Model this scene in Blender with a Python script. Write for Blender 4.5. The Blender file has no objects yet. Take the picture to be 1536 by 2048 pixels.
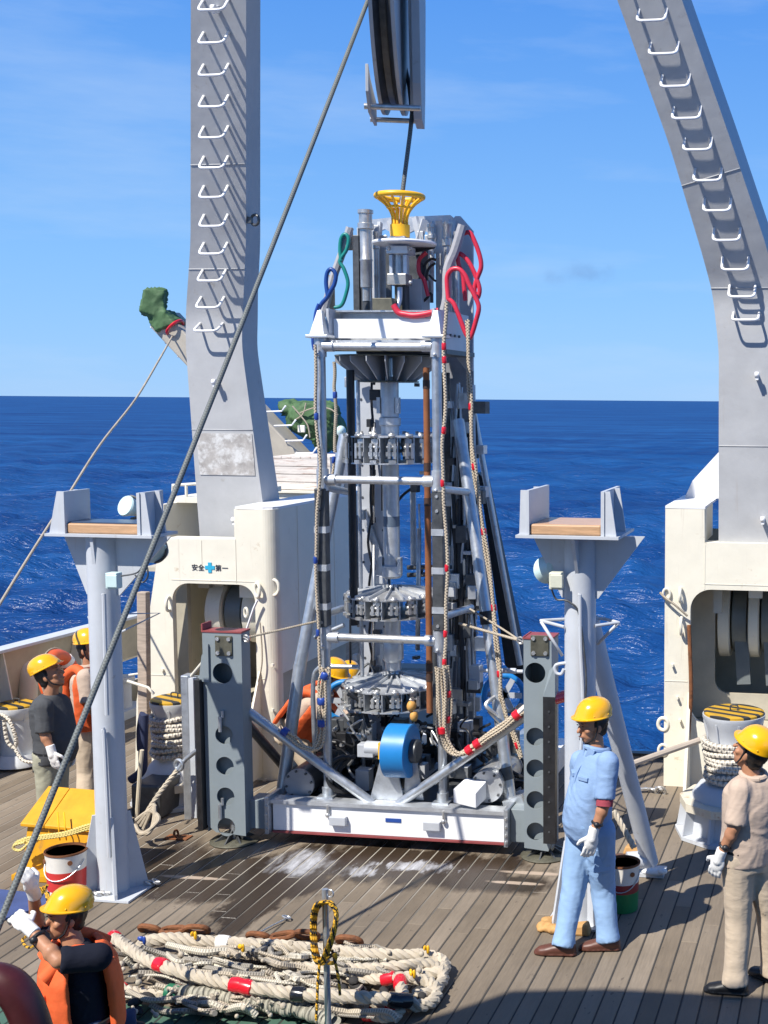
import bpy, bmesh, math, random
import numpy as np
from mathutils import Vector, Matrix, Euler, noise as mnoise
R_ = math.radians
random.seed(7)
S = bpy.context.scene
COL = S.collection

# ------------------------------------------------------------------ camera
EYE = Vector((0, 0, 3.78))
FPX, PPX, PPY = 2500.0, 1365.0, 1024.0
PITCH, YAW, ROLL = R_(5.084), R_(7.6), R_(0.44)
fw = Vector((-math.sin(YAW)*math.cos(PITCH), math.cos(YAW)*math.cos(PITCH), -math.sin(PITCH)))
rt0 = Vector((math.cos(YAW), math.sin(YAW), 0)); up0 = rt0.cross(fw)
rt = rt0*math.cos(ROLL) + up0*math.sin(ROLL); up = up0*math.cos(ROLL) - rt0*math.sin(ROLL)
cam = bpy.data.cameras.new('camera'); camo = bpy.data.objects.new('camera', cam); COL.objects.link(camo)
m = Matrix((rt, up, -fw)).transposed().to_4x4(); m.translation = EYE
camo.matrix_world = m
cam.sensor_width = 36; cam.lens = FPX/2048*36; cam.shift_x = -(PPX-768)/2048; cam.shift_y = 0
cam.clip_start = 0.1; cam.clip_end = 90000
S.camera = camo

# ------------------------------------------------------------------ world and sun
SUN_EL = R_(52.5); SUN_DIR = Vector((-0.52*math.cos(SUN_EL), -0.854*math.cos(SUN_EL), math.sin(SUN_EL)))
w = bpy.data.worlds.new("World"); S.world = w; w.use_nodes = True
nt = w.node_tree; nt.nodes.clear()
def wn(t, **k):
    n = nt.nodes.new(t)
    for a, b in k.items(): setattr(n, a, b)
    return n
sky = wn('ShaderNodeTexSky', sky_type='NISHITA', sun_disc=False, sun_elevation=SUN_EL)
sky.sun_rotation = math.atan2(SUN_DIR.x, SUN_DIR.y)
sky.altitude = 0; sky.air_density = 1.0; sky.dust_density = 0.1; sky.ozone_density = 2.2
tc = wn('ShaderNodeTexCoord'); mp = wn('ShaderNodeMapping'); mp.inputs['Scale'].default_value = (2.2, 2.2, 13)
mp.inputs['Rotation'].default_value = (0.10, 0.06, 0.4)
nz = wn('ShaderNodeTexNoise'); nz.inputs['Scale'].default_value = 1.5; nz.inputs['Detail'].default_value = 7; nz.inputs['Roughness'].default_value = .58
rp = wn('ShaderNodeMapRange'); rp.inputs['From Min'].default_value = .50; rp.inputs['From Max'].default_value = .80; rp.inputs['To Max'].default_value = .34
mx = wn('ShaderNodeMix', data_type='RGBA'); mx.inputs['B'].default_value = (5.2, 6.6, 8.6, 1)
hs = wn('ShaderNodeHueSaturation'); hs.inputs['Saturation'].default_value = 1.12
bg = wn('ShaderNodeBackground'); bg.inputs['Strength'].default_value = .081
ow = wn('ShaderNodeOutputWorld')
L = nt.links.new
L(tc.outputs['Generated'], mp.inputs['Vector']); L(mp.outputs['Vector'], nz.inputs['Vector']); L(nz.outputs['Fac'], rp.inputs['Value'])
# clear blue sea air: the low sky stays pale blue all round the horizon
sx = wn('ShaderNodeSeparateXYZ'); L(tc.outputs['Generated'], sx.inputs[0])
cr = wn('ShaderNodeValToRGB'); L(sx.outputs[2], cr.inputs['Fac'])
for i_, (p_, c_) in enumerate(((0.0, (2.55, 5.3, 9.3)), (.10, (2.05, 4.75, 9.2)), (.30, (.85, 3.0, 8.3)), (.75, (.26, 1.05, 3.9)))):
    e_ = cr.color_ramp.elements[i_] if i_ < 2 else cr.color_ramp.elements.new(p_)
    e_.position = p_; e_.color = (*c_, 1)
mh = wn('ShaderNodeMix', data_type='RGBA'); mh.inputs['Factor'].default_value = .85
L(sky.outputs['Color'], hs.inputs['Color']); L(hs.outputs['Color'], mh.inputs['A']); L(cr.outputs['Color'], mh.inputs['B']); L(mh.outputs['Result'], mx.inputs['A']); L(rp.outputs['Result'], mx.inputs['Factor'])
# one small grey cloud low over the horizon
dc = wn('ShaderNodeVectorMath', operation='SUBTRACT'); dc.inputs[1].default_value = (-.2141, .9719, .0983); L(tc.outputs['Generated'], dc.inputs[0])
ds = wn('ShaderNodeVectorMath', operation='MULTIPLY'); ds.inputs[1].default_value = (42, 42, 85); L(dc.outputs[0], ds.inputs[0])
nw = wn('ShaderNodeTexNoise'); nw.inputs['Scale'].default_value = 45; nw.inputs['Detail'].default_value = 5; L(tc.outputs['Generated'], nw.inputs['Vector'])
dl = wn('ShaderNodeVectorMath', operation='LENGTH'); L(ds.outputs[0], dl.inputs[0])
ad = wn('ShaderNodeMath', operation='MULTIPLY_ADD'); ad.inputs[1].default_value = 2.6; L(nw.outputs['Fac'], ad.inputs[0]); L(dl.outputs['Value'], ad.inputs[2])
cm = wn('ShaderNodeMapRange'); cm.interpolation_type = 'SMOOTHSTEP'
for k_, v_ in (('From Min', 2.3), ('From Max', 1.1), ('To Max', .42)): cm.inputs[k_].default_value = v_
L(ad.outputs[0], cm.inputs['Value']); mg = wn('ShaderNodeMix', data_type='RGBA'); mg.inputs['B'].default_value = (1.6, 2.9, 5.6, 1)
L(cm.outputs['Result'], mg.inputs['Factor']); L(mx.outputs['Result'], mg.inputs['A']); L(mg.outputs['Result'], bg.inputs['Color']); L(bg.outputs['Background'], ow.inputs['Surface'])
sl = bpy.data.lights.new('sun', 'SUN'); sl.energy = 4.8; sl.angle = R_(0.53); sl.color = (1, .95, .87)
so = bpy.data.objects.new('sun', sl); COL.objects.link(so); so.rotation_euler = SUN_DIR.to_track_quat('Z', 'Y').to_euler(); so.location = (-8, -10, 20)
S.view_settings.view_transform = 'Standard'; S.view_settings.look = 'None'
S.view_settings.exposure = 0.5; S.view_settings.gamma = 1; S.view_settings.use_curve_mapping = False
S.cycles.max_bounces = 6; S.cycles.use_denoising = True

# ------------------------------------------------------------------ helpers
def P(px, py, Y=None, Z=None):
    d = rt*((px-PPX)/FPX) - up*((py-PPY)/FPX) + fw
    t = (Z-EYE.z)/d.z if Z is not None else Y/d.y
    return EYE + d*t
def PP(pts, Y): return [P(p[0], p[1], Y + (p[2] if len(p) > 2 else 0)) for p in pts]
V = Vector

def spline(pts, sub=6, closed=False):
    pts = [V(p) for p in pts]; n = len(pts); out = []
    for i in range(n if closed else n-1):
        if closed: a, b, c, d = pts[i-1], pts[i], pts[(i+1) % n], pts[(i+2) % n]
        else: a, b, c, d = pts[max(i-1, 0)], pts[i], pts[i+1], pts[min(i+2, n-1)]
        for k in range(sub):
            t = k/sub
            out.append(.5*((2*b)+(c-a)*t+(2*a-5*b+4*c-d)*t*t+(3*b-a-3*c+d)*t**3))
    if not closed: out.append(pts[-1])
    return out

def frames(pts, closed=False):
    n = len(pts); T = []
    for i in range(n):
        a = pts[i-1] if (i or closed) else pts[0]; b = pts[(i+1) % n] if (i < n-1 or closed) else pts[-1]
        d = b-a; T.append(d.normalized() if d.length > 1e-9 else (T[-1] if T else V((0, 0, 1))))
    u = T[0].orthogonal().normalized(); U = []
    for i in range(n):
        u = u - T[i]*u.dot(T[i])
        u = u.normalized() if u.length > 1e-6 else T[i].orthogonal().normalized()
        U.append(u)
    return T, U

class MB:
    def __init__(s): s.v = []; s.f = []; s.u = []; s.sm = []
    def add(s, vs, fs, uv=None, smooth=False):
        o = len(s.v); s.v += [V(p) for p in vs]
        for i, f in enumerate(fs):
            s.f.append([o+k for k in f]); s.sm.append(smooth); s.u.append(uv[i] if uv else None)
        return s
    def hexa(s, p):  # 4 bottom, 4 top
        return s.add(p, [(3, 2, 1, 0), (4, 5, 6, 7), (0, 1, 5, 4), (1, 2, 6, 5), (2, 3, 7, 6), (3, 0, 4, 7)])
    def bx(s, x0, x1, y0, y1, z0, z1):
        return s.hexa([(x0, y0, z0), (x1, y0, z0), (x1, y1, z0), (x0, y1, z0), (x0, y0, z1), (x1, y0, z1), (x1, y1, z1), (x0, y1, z1)])
    def box(s, c, sz, rot=None):
        c = V(c); a, b, d = sz[0]/2, sz[1]/2, sz[2]/2
        M3 = rot if isinstance(rot, Matrix) else Euler(rot or (0, 0, 0)).to_matrix()
        return s.hexa([c+M3@V(p) for p in ((-a, -b, -d), (a, -b, -d), (a, b, -d), (-a, b, -d), (-a, -b, d), (a, -b, d), (a, b, d), (-a, b, d))])
    def bar(s, p0, p1, wx, wy, ref=(0, 0, 1)):
        p0, p1 = V(p0), V(p1); t = (p1-p0).normalized(); r = V(ref)
        if abs(t.dot(r)) > .98: r = V((0, 1, 0))
        a = t.cross(r).normalized(); b = a.cross(t)
        q = [(-1, -1), (1, -1), (1, 1), (-1, 1)]
        return s.hexa([p0+a*(i*wx/2)+b*(j*wy/2) for i, j in q]+[p1+a*(i*wx/2)+b*(j*wy/2) for i, j in q])
    def tube(s, pts, r, n=10, closed=False, caps=True, rad=None, tw=0):
        pts = [V(p) for p in pts]; T, U = frames(pts, closed); m_ = len(pts); vs = []; Ln = [0]
        for i in range(1, m_): Ln.append(Ln[-1]+(pts[i]-pts[i-1]).length)
        for i in range(m_):
            b = T[i].cross(U[i]); rr = rad[i] if rad else r
            for k in range(n):
                a = 2*math.pi*k/n; vs.append(pts[i]+(U[i]*math.cos(a)+b*math.sin(a))*rr)
        fs = []; uv = []
        for i in range(m_ if closed else m_-1):
            j = (i+1) % m_; l0 = Ln[i]; l1 = Ln[j] if j else Ln[i]+(pts[0]-pts[i]).length
            for k in range(n):
                k2 = (k+1) % n; fs.append((i*n+k, i*n+k2, j*n+k2, j*n+k))
                uv.append(((k/n, l0), ((k+1)/n, l0), ((k+1)/n, l1), (k/n, l1)))
        s.add(vs, fs, uv, True)
        if caps and not closed:
            o = len(s.v)-len(vs)
            s.f.append([o+k for k in range(n)][::-1]); s.f.append([o+(m_-1)*n+k for k in range(n)])
            s.sm += [False]*2; s.u += [None]*2
        return s
    def cyl(s, p0, p1, r0, r1=None, n=16):
        return s.tube([p0, p1], r0, n, rad=[r0, r0 if r1 is None else r1])
    def rope3(s, pts, r, pitch=6.0, n=6, k3=3):
        pts = [V(p) for p in pts]; T, U = frames(pts); l = 0; st = [[] for _ in range(k3)]
        for i, p in enumerate(pts):
            if i: l += (p-pts[i-1]).length
            b = T[i].cross(U[i])
            for k in range(k3):
                a = l/(r*pitch)*2*math.pi+k*2*math.pi/k3
                st[k].append(p+(U[i]*math.cos(a)+b*math.sin(a))*r*.5)
        for q in st: s.tube(q, r*.56, n)
        return s
    def torus(s, c, ax, R, r, n=32, m_=10, a0=0, a1=2*math.pi, sq=1.0):
        c = V(c); ax = V(ax).normalized(); u = ax.orthogonal().normalized()
        if abs(ax.z) < .9: u = (V((0, 0, 1))-ax*ax.z).normalized()
        v_ = ax.cross(u); full = abs(a1-a0-2*math.pi) < 1e-6
        pts = [c+(u*math.cos(a0+(a1-a0)*i/n)+v_*math.sin(a0+(a1-a0)*i/n)*sq)*R for i in range(n if full else n+1)]
        return s.tube(pts, r, m_, closed=full)
    def lathe(s, c, prof, ax=(0, 0, 1), n=24, sx=1, sy=1, smooth=True, ref=None):
        c = V(c); ax = V(ax).normalized(); u = (V(ref)-ax*V(ref).dot(ax)).normalized() if ref else (V((1, 0, 0)) if abs(ax.z) > .9 else ax.orthogonal().normalized())
        u = (u-ax*u.dot(ax)).normalized(); v_ = ax.cross(u); vs = []; fs = []
        for r, h in prof:
            for k in range(n):
                a = 2*math.pi*k/n; vs.append(c+ax*h+(u*math.cos(a)*sx+v_*math.sin(a)*sy)*max(r, 1e-4))
        for i in range(len(prof)-1):
            for k in range(n): fs.append((i*n+k, i*n+(k+1) % n, (i+1)*n+(k+1) % n, (i+1)*n+k))
        s.add(vs, fs, None, smooth); o = len(s.v)-len(vs)
        s.f.append([o+k for k in range(n)][::-1]); s.f.append([o+(len(prof)-1)*n+k for k in range(n)]); s.sm += [False]*2; s.u += [None]*2
        return s
    def ell(s, c, r, rot=None, n=16, m_=10):
        M3 = rot if isinstance(rot, Matrix) else Euler(rot or (0, 0, 0)).to_matrix(); c = V(c); vs = []; fs = []
        for i in range(m_+1):
            th = math.pi*i/m_
            for k in range(n):
                a = 2*math.pi*k/n; vs.append(c+M3@V((r[0]*math.sin(th)*math.cos(a), r[1]*math.sin(th)*math.sin(a), -r[2]*math.cos(th))))
        for i in range(m_):
            for k in range(n): fs.append((i*n+k, i*n+(k+1) % n, (i+1)*n+(k+1) % n, (i+1)*n+k))
        return s.add(vs, fs, None, True)
    def cap(s, p0, p1, r0, r1, n=12):
        s.cyl(p0, p1, r0, r1, n); s.ell(p0, (r0,)*3, n=n, m_=8); return s.ell(p1, (r1,)*3, n=n, m_=8)
    def loft(s, secs, n=20):  # (center, ux, uy) half-axis vectors
        vs = []; fs = []
        for c, a, b in secs:
            for k in range(n):
                t = 2*math.pi*k/n; vs.append(V(c)+V(a)*math.cos(t)+V(b)*math.sin(t))
        for i in range(len(secs)-1):
            for k in range(n): fs.append((i*n+k, i*n+(k+1) % n, (i+1)*n+(k+1) % n, (i+1)*n+k))
        fs.append(tuple(range(n))[::-1]); fs.append(tuple((len(secs)-1)*n+k for k in range(n)))
        return s.add(vs, fs, None, True)
    def prism(s, poly, vec):
        n = len(poly); poly = [V(p) for p in poly]; vec = V(vec)
        return s.add(poly+[p+vec for p in poly], [tuple(range(n))[::-1], tuple(range(n, 2*n))]+[(i, (i+1) % n, n+(i+1) % n, n+i) for i in range(n)])
    def mesh(s, name, mat, org=V((0, 0, 0))):
        me = bpy.data.meshes.new(name); me.from_pydata([tuple(p-org) for p in s.v], [], s.f)
        me.polygons.foreach_set('use_smooth', s.sm)
        if any(s.u):
            ul = me.uv_layers.new(name='UVMap'); dat = np.zeros(len(me.loops)*2); li = 0
            for f, u in zip(s.f, s.u):
                for q in range(len(f)):
                    if u: dat[2*li], dat[2*li+1] = u[q]
                    li += 1
            ul.data.foreach_set('uv', dat)
        me.materials.append(mat)
        return me
    def fix(s, me):
        bm = bmesh.new(); bm.from_mesh(me); bmesh.ops.recalc_face_normals(bm, faces=bm.faces)
        for e in bm.edges:
            if len(e.link_faces) == 2 and e.calc_face_angle(0) > .75: e.smooth = False
        bm.to_mesh(me); bm.free()
    def build(s, name, mat, parent=None, bevel=0, label=None, remesh=0, wr=0, wrs=.08, smooth_it=0, sub=0):
        if parent: org = WORG[parent.name]
        else:
            xs = [p.x for p in s.v]; ys = [p.y for p in s.v]
            org = V(((min(xs)+max(xs))/2, (min(ys)+max(ys))/2, min(p.z for p in s.v)))
        me = s.mesh(name, mat, org); s.fix(me)
        o = bpy.data.objects.new(name, me); COL.objects.link(o)
        if parent: o.parent = parent
        else: o.location = org
        WORG[o.name] = org
        if bevel:
            b = o.modifiers.new('b', 'BEVEL'); b.width = bevel; b.segments = 2; b.limit_method = 'ANGLE'; b.angle_limit = R_(40)
        if remesh:
            r = o.modifiers.new('r', 'REMESH'); r.mode = 'VOXEL'; r.voxel_size = remesh; r.use_smooth_shade = True
            if smooth_it:
                q = o.modifiers.new('s', 'SMOOTH'); q.iterations = smooth_it; q.factor = .5
        if wr:
            t = bpy.data.textures.new('folds', 'CLOUDS'); t.noise_scale = wrs; t.noise_depth = 2
            d = o.modifiers.new('d', 'DISPLACE'); d.texture = t; d.strength = wr; d.mid_level = .5; d.texture_coords = 'LOCAL'
        if label: o['label'] = label
        return o
WORG = {}
def wrinkle(o, amp, sc=9.0, seed=0):
    bpy.context.view_layer.update(); ev = o.evaluated_get(bpy.context.evaluated_depsgraph_get()); me = bpy.data.meshes.new_from_object(ev)
    o.modifiers.clear(); me.name = o.name; o.data = me; n = len(me.vertices)
    co = np.empty(n*3); me.vertices.foreach_get('co', co); co = co.reshape(-1, 3); nr = np.empty(n*3); me.vertices.foreach_get('normal', nr); nr = nr.reshape(-1, 3)
    d = np.empty(n); nz_ = mnoise.noise
    for i in range(n):
        x, y, z = co[i]; wv = nz_(V((x*4+seed, y*4, z*4)))
        q = V((x*sc+wv*2.2+seed, y*sc+wv*1.5, z*sc*.95+(x-y)*sc*.55+wv*2.4)); rdg = 1-2.4*abs(nz_(q)); q2 = V((q.x*1.7-q.z*.9, q.y*2.1, q.z*1.9+q.x*.8)); sel = max(0, min(1, .5+1.6*nz_(V((x*3+seed*2, y*3, z*3))))); d[i] = (.75*rdg*abs(rdg)+.40*(1-2.4*abs(nz_(q2))))*(.25+.95*sel)+.55*wv
    co += nr*(d*amp)[:, None]; me.vertices.foreach_set('co', co.ravel()); me.polygons.foreach_set('use_smooth', np.ones(len(me.polygons), bool)); me.update()
def thing(name, label, cat, loc, group=None):
    o = bpy.data.objects.new(name, None); COL.objects.link(o); o.location = loc; o.empty_display_size = .1
    WORG[o.name] = V(loc); o['label'] = label; o['category'] = cat
    if group: o['group'] = group
    return o
def tag(o, label, cat, group=None):
    o['label'] = label; o['category'] = cat
    if group: o['group'] = group
    return o
def struct(o): o['kind'] = 'structure'; return o
def inst(me, name, parent, loc, rot=(0, 0, 0), scale=(1, 1, 1)):   # child sharing mesh data; loc in world
    o = bpy.data.objects.new(name, me); COL.objects.link(o); o.parent = parent
    o.location = V(loc)-WORG[parent.name]; o.rotation_euler = rot; o.scale = scale; WORG[o.name] = V(loc)
    return o
def plate(outer, holes, th, to3):
    """flat plate with holes: outlines in 2D, th thick, to3 maps (u, v, depth) to world"""
    cu = bpy.data.curves.new('p', 'CURVE'); cu.dimensions = '2D'; cu.fill_mode = 'BOTH'; cu.extrude = th/2
    for poly in [outer]+holes:
        sp = cu.splines.new('POLY'); sp.points.add(len(poly)-1); sp.use_cyclic_u = True
        for i, p in enumerate(poly): sp.points[i].co = (p[0], p[1], 0, 1)
    o = bpy.data.objects.new('p', cu); me = bpy.data.meshes.new_from_object(o)
    mb = MB(); mb.add([to3(v.co.x, v.co.y, v.co.z) for v in me.vertices], [tuple(p.vertices) for p in me.polygons])
    bpy.data.objects.remove(o); bpy.data.curves.remove(cu); bpy.data.meshes.remove(me)
    # weld rims
    return mb
def circ(x, y, r, n=28): return [(x+r*math.cos(2*math.pi*i/n), y+r*math.sin(2*math.pi*i/n)) for i in range(n)]
def rrect(x0, x1, y0, y1, r, n=8, corners='1111'):
    out = []
    for i, (cx, cy, a) in enumerate(((x1-r, y1-r, 0), (x0+r, y1-r, 90), (x0+r, y0+r, 180), (x1-r, y0+r, 270))):
        if corners[i] == '1': out += [(cx+r*math.cos(R_(a+90*k/n)), cy+r*math.sin(R_(a+90*k/n))) for k in range(n+1)]
        else: out.append(((x1, y1), (x0, y1), (x0, y0), (x1, y0))[i])
    return out

# ------------------------------------------------------------------ materials
MATS = {}
def mat(name, col, rough=.5, metal=0, var=.12, scale=6, bump=.0, bscale=40, dirt=None, coat=0, spec=.5, rope=None, coords='Object', stretch=None, streak=0):
    if name in MATS: return MATS[name]
    M_ = bpy.data.materials.new(name); M_.use_nodes = True; t = M_.node_tree; N = t.nodes; b = N['Principled BSDF']; lk = t.links.new
    co = N.new('ShaderNodeTexCoord'); src = co.outputs[coords]
    oi = N.new('ShaderNodeObjectInfo'); va = N.new('ShaderNodeVectorMath'); va.operation = 'MULTIPLY_ADD'
    va.inputs[1].default_value = stretch or (1, 1, 1); cmb = N.new('ShaderNodeCombineXYZ')
    mu = N.new('ShaderNodeMath'); mu.operation = 'MULTIPLY'; mu.inputs[1].default_value = 37
    lk(oi.outputs['Random'], mu.inputs[0]); lk(mu.outputs[0], cmb.inputs[0]); lk(mu.outputs[0], cmb.inputs[2])
    lk(src, va.inputs[0]); lk(cmb.outputs[0], va.inputs[2]); vec = va.outputs[0]
    n1 = N.new('ShaderNodeTexNoise'); n1.inputs['Scale'].default_value = scale; n1.inputs['Detail'].default_value = 6; n1.inputs['Roughness'].default_value = .65; lk(vec, n1.inputs['Vector'])
    mr = N.new('ShaderNodeMapRange'); mr.inputs['From Min'].default_value = .3; mr.inputs['From Max'].default_value = .7; mr.inputs['To Min'].default_value = 1-var; mr.inputs['To Max'].default_value = 1+var
    lk(n1.outputs['Fac'], mr.inputs['Value'])
    mc = N.new('ShaderNodeMix'); mc.data_type = 'RGBA'; mc.blend_type = 'MULTIPLY'; mc.inputs['Factor'].default_value = 1
    mc.inputs['A'].default_value = (*col, 1); lk(mr.outputs['Result'], mc.inputs['B']); out = mc.outputs['Result']
    hgt = None
    if dirt:
        dc, amt, ds = dirt
        n2 = N.new('ShaderNodeTexNoise'); n2.inputs['Scale'].default_value = ds; n2.inputs['Detail'].default_value = 8; n2.inputs['Roughness'].default_value = .7; lk(vec, n2.inputs['Vector'])
        r2 = N.new('ShaderNodeMapRange'); r2.inputs['From Min'].default_value = 1-amt-.06; r2.inputs['From Max'].default_value = 1-amt+.06; lk(n2.outputs['Fac'], r2.inputs['Value'])
        m2 = N.new('ShaderNodeMix'); m2.data_type = 'RGBA'; lk(r2.outputs['Result'], m2.inputs['Factor']); lk(out, m2.inputs['A']); m2.inputs['B'].default_value = (*dc, 1); out = m2.outputs['Result']
    if streak:   # thin vertical rust and grime runs
        n5 = N.new('ShaderNodeTexNoise'); n5.inputs['Scale'].default_value = 1; n5.inputs['Detail'].default_value = 6; n5.inputs['Roughness'].default_value = .7
        m5 = N.new('ShaderNodeMapping'); m5.inputs['Scale'].default_value = (17, 17, .9); lk(src, m5.inputs['Vector']); lk(m5.outputs[0], n5.inputs['Vector'])
        r5 = N.new('ShaderNodeMapRange'); r5.inputs['From Min'].default_value = .60; r5.inputs['From Max'].default_value = .80; r5.inputs['To Max'].default_value = streak; lk(n5.outputs['Fac'], r5.inputs['Value'])
        m6 = N.new('ShaderNodeMix'); m6.data_type = 'RGBA'; lk(r5.outputs['Result'], m6.inputs['Factor']); lk(out, m6.inputs['A']); m6.inputs['B'].default_value = (.30, .19, .11, 1); out = m6.outputs['Result']
    lk(out, b.inputs['Base Color'])
    rr = N.new('ShaderNodeMapRange'); rr.inputs['To Min'].default_value = max(.05, rough-.1); rr.inputs['To Max'].default_value = min(1, rough+.12); lk(n1.outputs['Fac'], rr.inputs['Value']); lk(rr.outputs['Result'], b.inputs['Roughness'])
    b.inputs['Metallic'].default_value = metal; b.inputs['Specular IOR Level'].default_value = spec; b.inputs['Coat Weight'].default_value = coat; b.inputs['Coat Roughness'].default_value = .08
    if rope:   # helical / braided strands from tube UVs: (pitch per metre, strands, depth)
        pm, ks, dep = rope
        uvn = N.new('ShaderNodeSeparateXYZ'); lk(co.outputs['UV'], uvn.inputs[0])
        def wave(sign):
            a = N.new('ShaderNodeMath'); a.operation = 'MULTIPLY'; a.inputs[1].default_value = ks*sign*2*math.pi; lk(uvn.outputs[0], a.inputs[0])
            c = N.new('ShaderNodeMath'); c.operation = 'MULTIPLY_ADD'; c.inputs[1].default_value = pm*2*math.pi; lk(uvn.outputs[1], c.inputs[0]); lk(a.outputs[0], c.inputs[2])
            d = N.new('ShaderNodeMath'); d.operation = 'SINE'; lk(c.outputs[0], d.inputs[0]); return d.outputs[0]
        mxn = N.new('ShaderNodeMath'); mxn.operation = 'MAXIMUM'; lk(wave(1), mxn.inputs[0]); lk(wave(-1), mxn.inputs[1])
        hgt = mxn.outputs[0]
        dk = N.new('ShaderNodeMapRange'); dk.inputs['From Min'].default_value = -1; dk.inputs['To Min'].default_value = .45; lk(hgt, dk.inputs['Value'])
        m3 = N.new('ShaderNodeMix'); m3.data_type = 'RGBA'; m3.blend_type = 'MULTIPLY'; m3.inputs['Factor'].default_value = 1; lk(out, m3.inputs['A']); lk(dk.outputs['Result'], m3.inputs['B']); lk(m3.outputs['Result'], b.inputs['Base Color'])
        bp = N.new('ShaderNodeBump'); bp.inputs['Distance'].default_value = dep; bp.inputs['Strength'].default_value = .8; lk(hgt, bp.inputs['Height']); lk(bp.outputs[0], b.inputs['Normal'])
    elif bump:
        n3 = N.new('ShaderNodeTexNoise'); n3.inputs['Scale'].default_value = bscale; n3.inputs['Detail'].default_value = 5; lk(vec, n3.inputs['Vector'])
        bp = N.new('ShaderNodeBump'); bp.inputs['Distance'].default_value = bump; bp.inputs['Strength'].default_value = .6; lk(n3.outputs['Fac'], bp.inputs['Height']); lk(bp.outputs[0], b.inputs['Normal'])
    MATS[name] = M_; return M_
RUST = (.16, .06, .025)
m_grey = mat('gantry_paint', (.42, .425, .43), .5, var=.09, scale=2.5, bump=.012, bscale=3.5, dirt=((.31, .29, .26), .32, 6), streak=.3)
m_stand = mat('pale_grey_paint', (.52, .545, .58), .45, var=.07, scale=3, bump=.003, bscale=9, dirt=((.38, .33, .27), .29, 8), streak=.35)
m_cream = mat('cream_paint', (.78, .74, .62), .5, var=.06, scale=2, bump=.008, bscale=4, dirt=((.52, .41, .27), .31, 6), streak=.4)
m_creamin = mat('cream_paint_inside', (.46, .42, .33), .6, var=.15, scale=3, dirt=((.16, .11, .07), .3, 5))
m_white = mat('white_paint', (.82, .82, .82), .4, var=.04, dirt=((.45, .33, .22), .24, 9))
m_wframe = mat('white_frame_paint', (.84, .84, .84), .4, var=.03, bump=.001, dirt=((.42, .33, .28), .29, 11))
m_galv = mat('galvanised_steel', (.52, .55, .58), .38, .75, var=.16, scale=14, bump=.0008, bscale=60, dirt=((.30, .31, .33), .34, 10))
m_alu = mat('bare_aluminium', (.58, .60, .62), .42, .6, var=.18, scale=9, bump=.0012, bscale=50, dirt=((.30, .30, .30), .31, 12))
m_ss = mat('stainless_steel', (.54, .54, .53), .36, .7, var=.22, scale=12, bump=.001, bscale=50, dirt=((.22, .21, .20), .33, 14))
m_panel = mat('grey_panel_paint', (.50, .52, .55), .45, .15, var=.08, scale=4, dirt=((.28, .28, .29), .27, 8))
m_dark = mat('dark_steel', (.10, .105, .11), .45, .5, var=.3, scale=12, bump=.001)
m_olive = mat('olive_steel', (.12, .115, .085), .5, .4, var=.3, scale=12)
m_black = mat('black_rubber', (.018, .018, .02), .42, var=.3, scale=15)
m_legp = mat('blue_grey_paint', (.235, .275, .295), .45, var=.06, scale=4, dirt=((.15, .17, .18), .27, 9))
m_redox = mat('red_oxide_paint', (.27, .06, .06), .55, var=.15)
m_blue = mat('bright_blue_paint', (.012, .20, .52), .42, var=.07, scale=5)
m_yel = mat('yellow_paint', (.86, .46, .015), .4, var=.06, dirt=((.35, .18, .04), .25, 9))
m_helm = mat('yellow_helmet_plastic', (.84, .42, .006), .22, var=.03, coat=.6)
m_ybox = mat('yellow_box_paint', (.64, .31, .008), .5, var=.14, scale=7, bump=.002, bscale=14, dirt=((.36, .20, .05), .33, 6))
m_rust = mat('rusted_steel', (.20, .075, .028), .85, var=.4, scale=14, bump=.004, bscale=50, dirt=((.10, .04, .02), .4, 12))
m_rustrod = mat('rusty_rod', (.24, .085, .03), .7, var=.3, scale=8, dirt=((.10, .05, .03), .33, 3))
m_wood = mat('weathered_timber', (.42, .34, .27), .8, var=.3, scale=5, stretch=(1, 1, 9), bump=.002, bscale=9, dirt=((.2, .15, .11), .3, 5))
m_pad = mat('oiled_timber_pad', (.50, .30, .16), .45, var=.25, scale=5, stretch=(1, 9, 9), coat=.25)
m_wcrate = mat('whitewashed_timber', (.72, .66, .60), .75, var=.2, scale=4, stretch=(1, 9, 9), dirt=((.45, .30, .24), .4, 3))
m_rope = mat('beige_rope', (.60, .50, .37), .85, var=.1, scale=8, rope=(38, 2, .004))
m_wrope = mat('white_twisted_rope', (.46, .40, .31), .9, var=.22, scale=8, bump=.001, bscale=120, dirt=((.42, .36, .28), .3, 9))
m_mrope = mat('white_mooring_rope', (.70, .64, .54), .85, var=.08, rope=(22, 1, .008))
m_cord = mat('dirty_white_cord', (.50, .43, .33), .85, var=.2, rope=(60, 2, .002))
m_bundle = mat('twine_wrapped_bundle', (.38, .36, .29), .9, var=.3, scale=20, rope=(26, .4, .01))
m_redt = mat('red_tape', (.62, .012, .025), .25, var=.1, coat=.4)
m_bluet = mat('blue_tape', (.02, .06, .30), .35, var=.1)
m_blackt = mat('black_tape', (.012, .012, .014), .2, var=.1, coat=.3)
m_redh = mat('red_hose', (.62, .03, .06), .35, var=.08)
m_greenh = mat('green_hose', (.01, .22, .19), .4, var=.08)
m_blueh = mat('blue_hose', (.012, .06, .26), .4, var=.08)
m_steelc = mat('grey_wire_cable', (.15, .165, .16), .6, .1, var=.15, rope=(45, 3, .001))
m_tarp = mat('green_tarpaulin', (.06, .13, .05), .7, var=.25, scale=5, bump=.01, bscale=12)
m_orange = mat('orange_vest_fabric', (.74, .115, .025), .75, var=.08, scale=12, bump=.004, bscale=30)
m_obuoy = mat('orange_lifebuoy', (.70, .11, .03), .5, var=.1)
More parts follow.
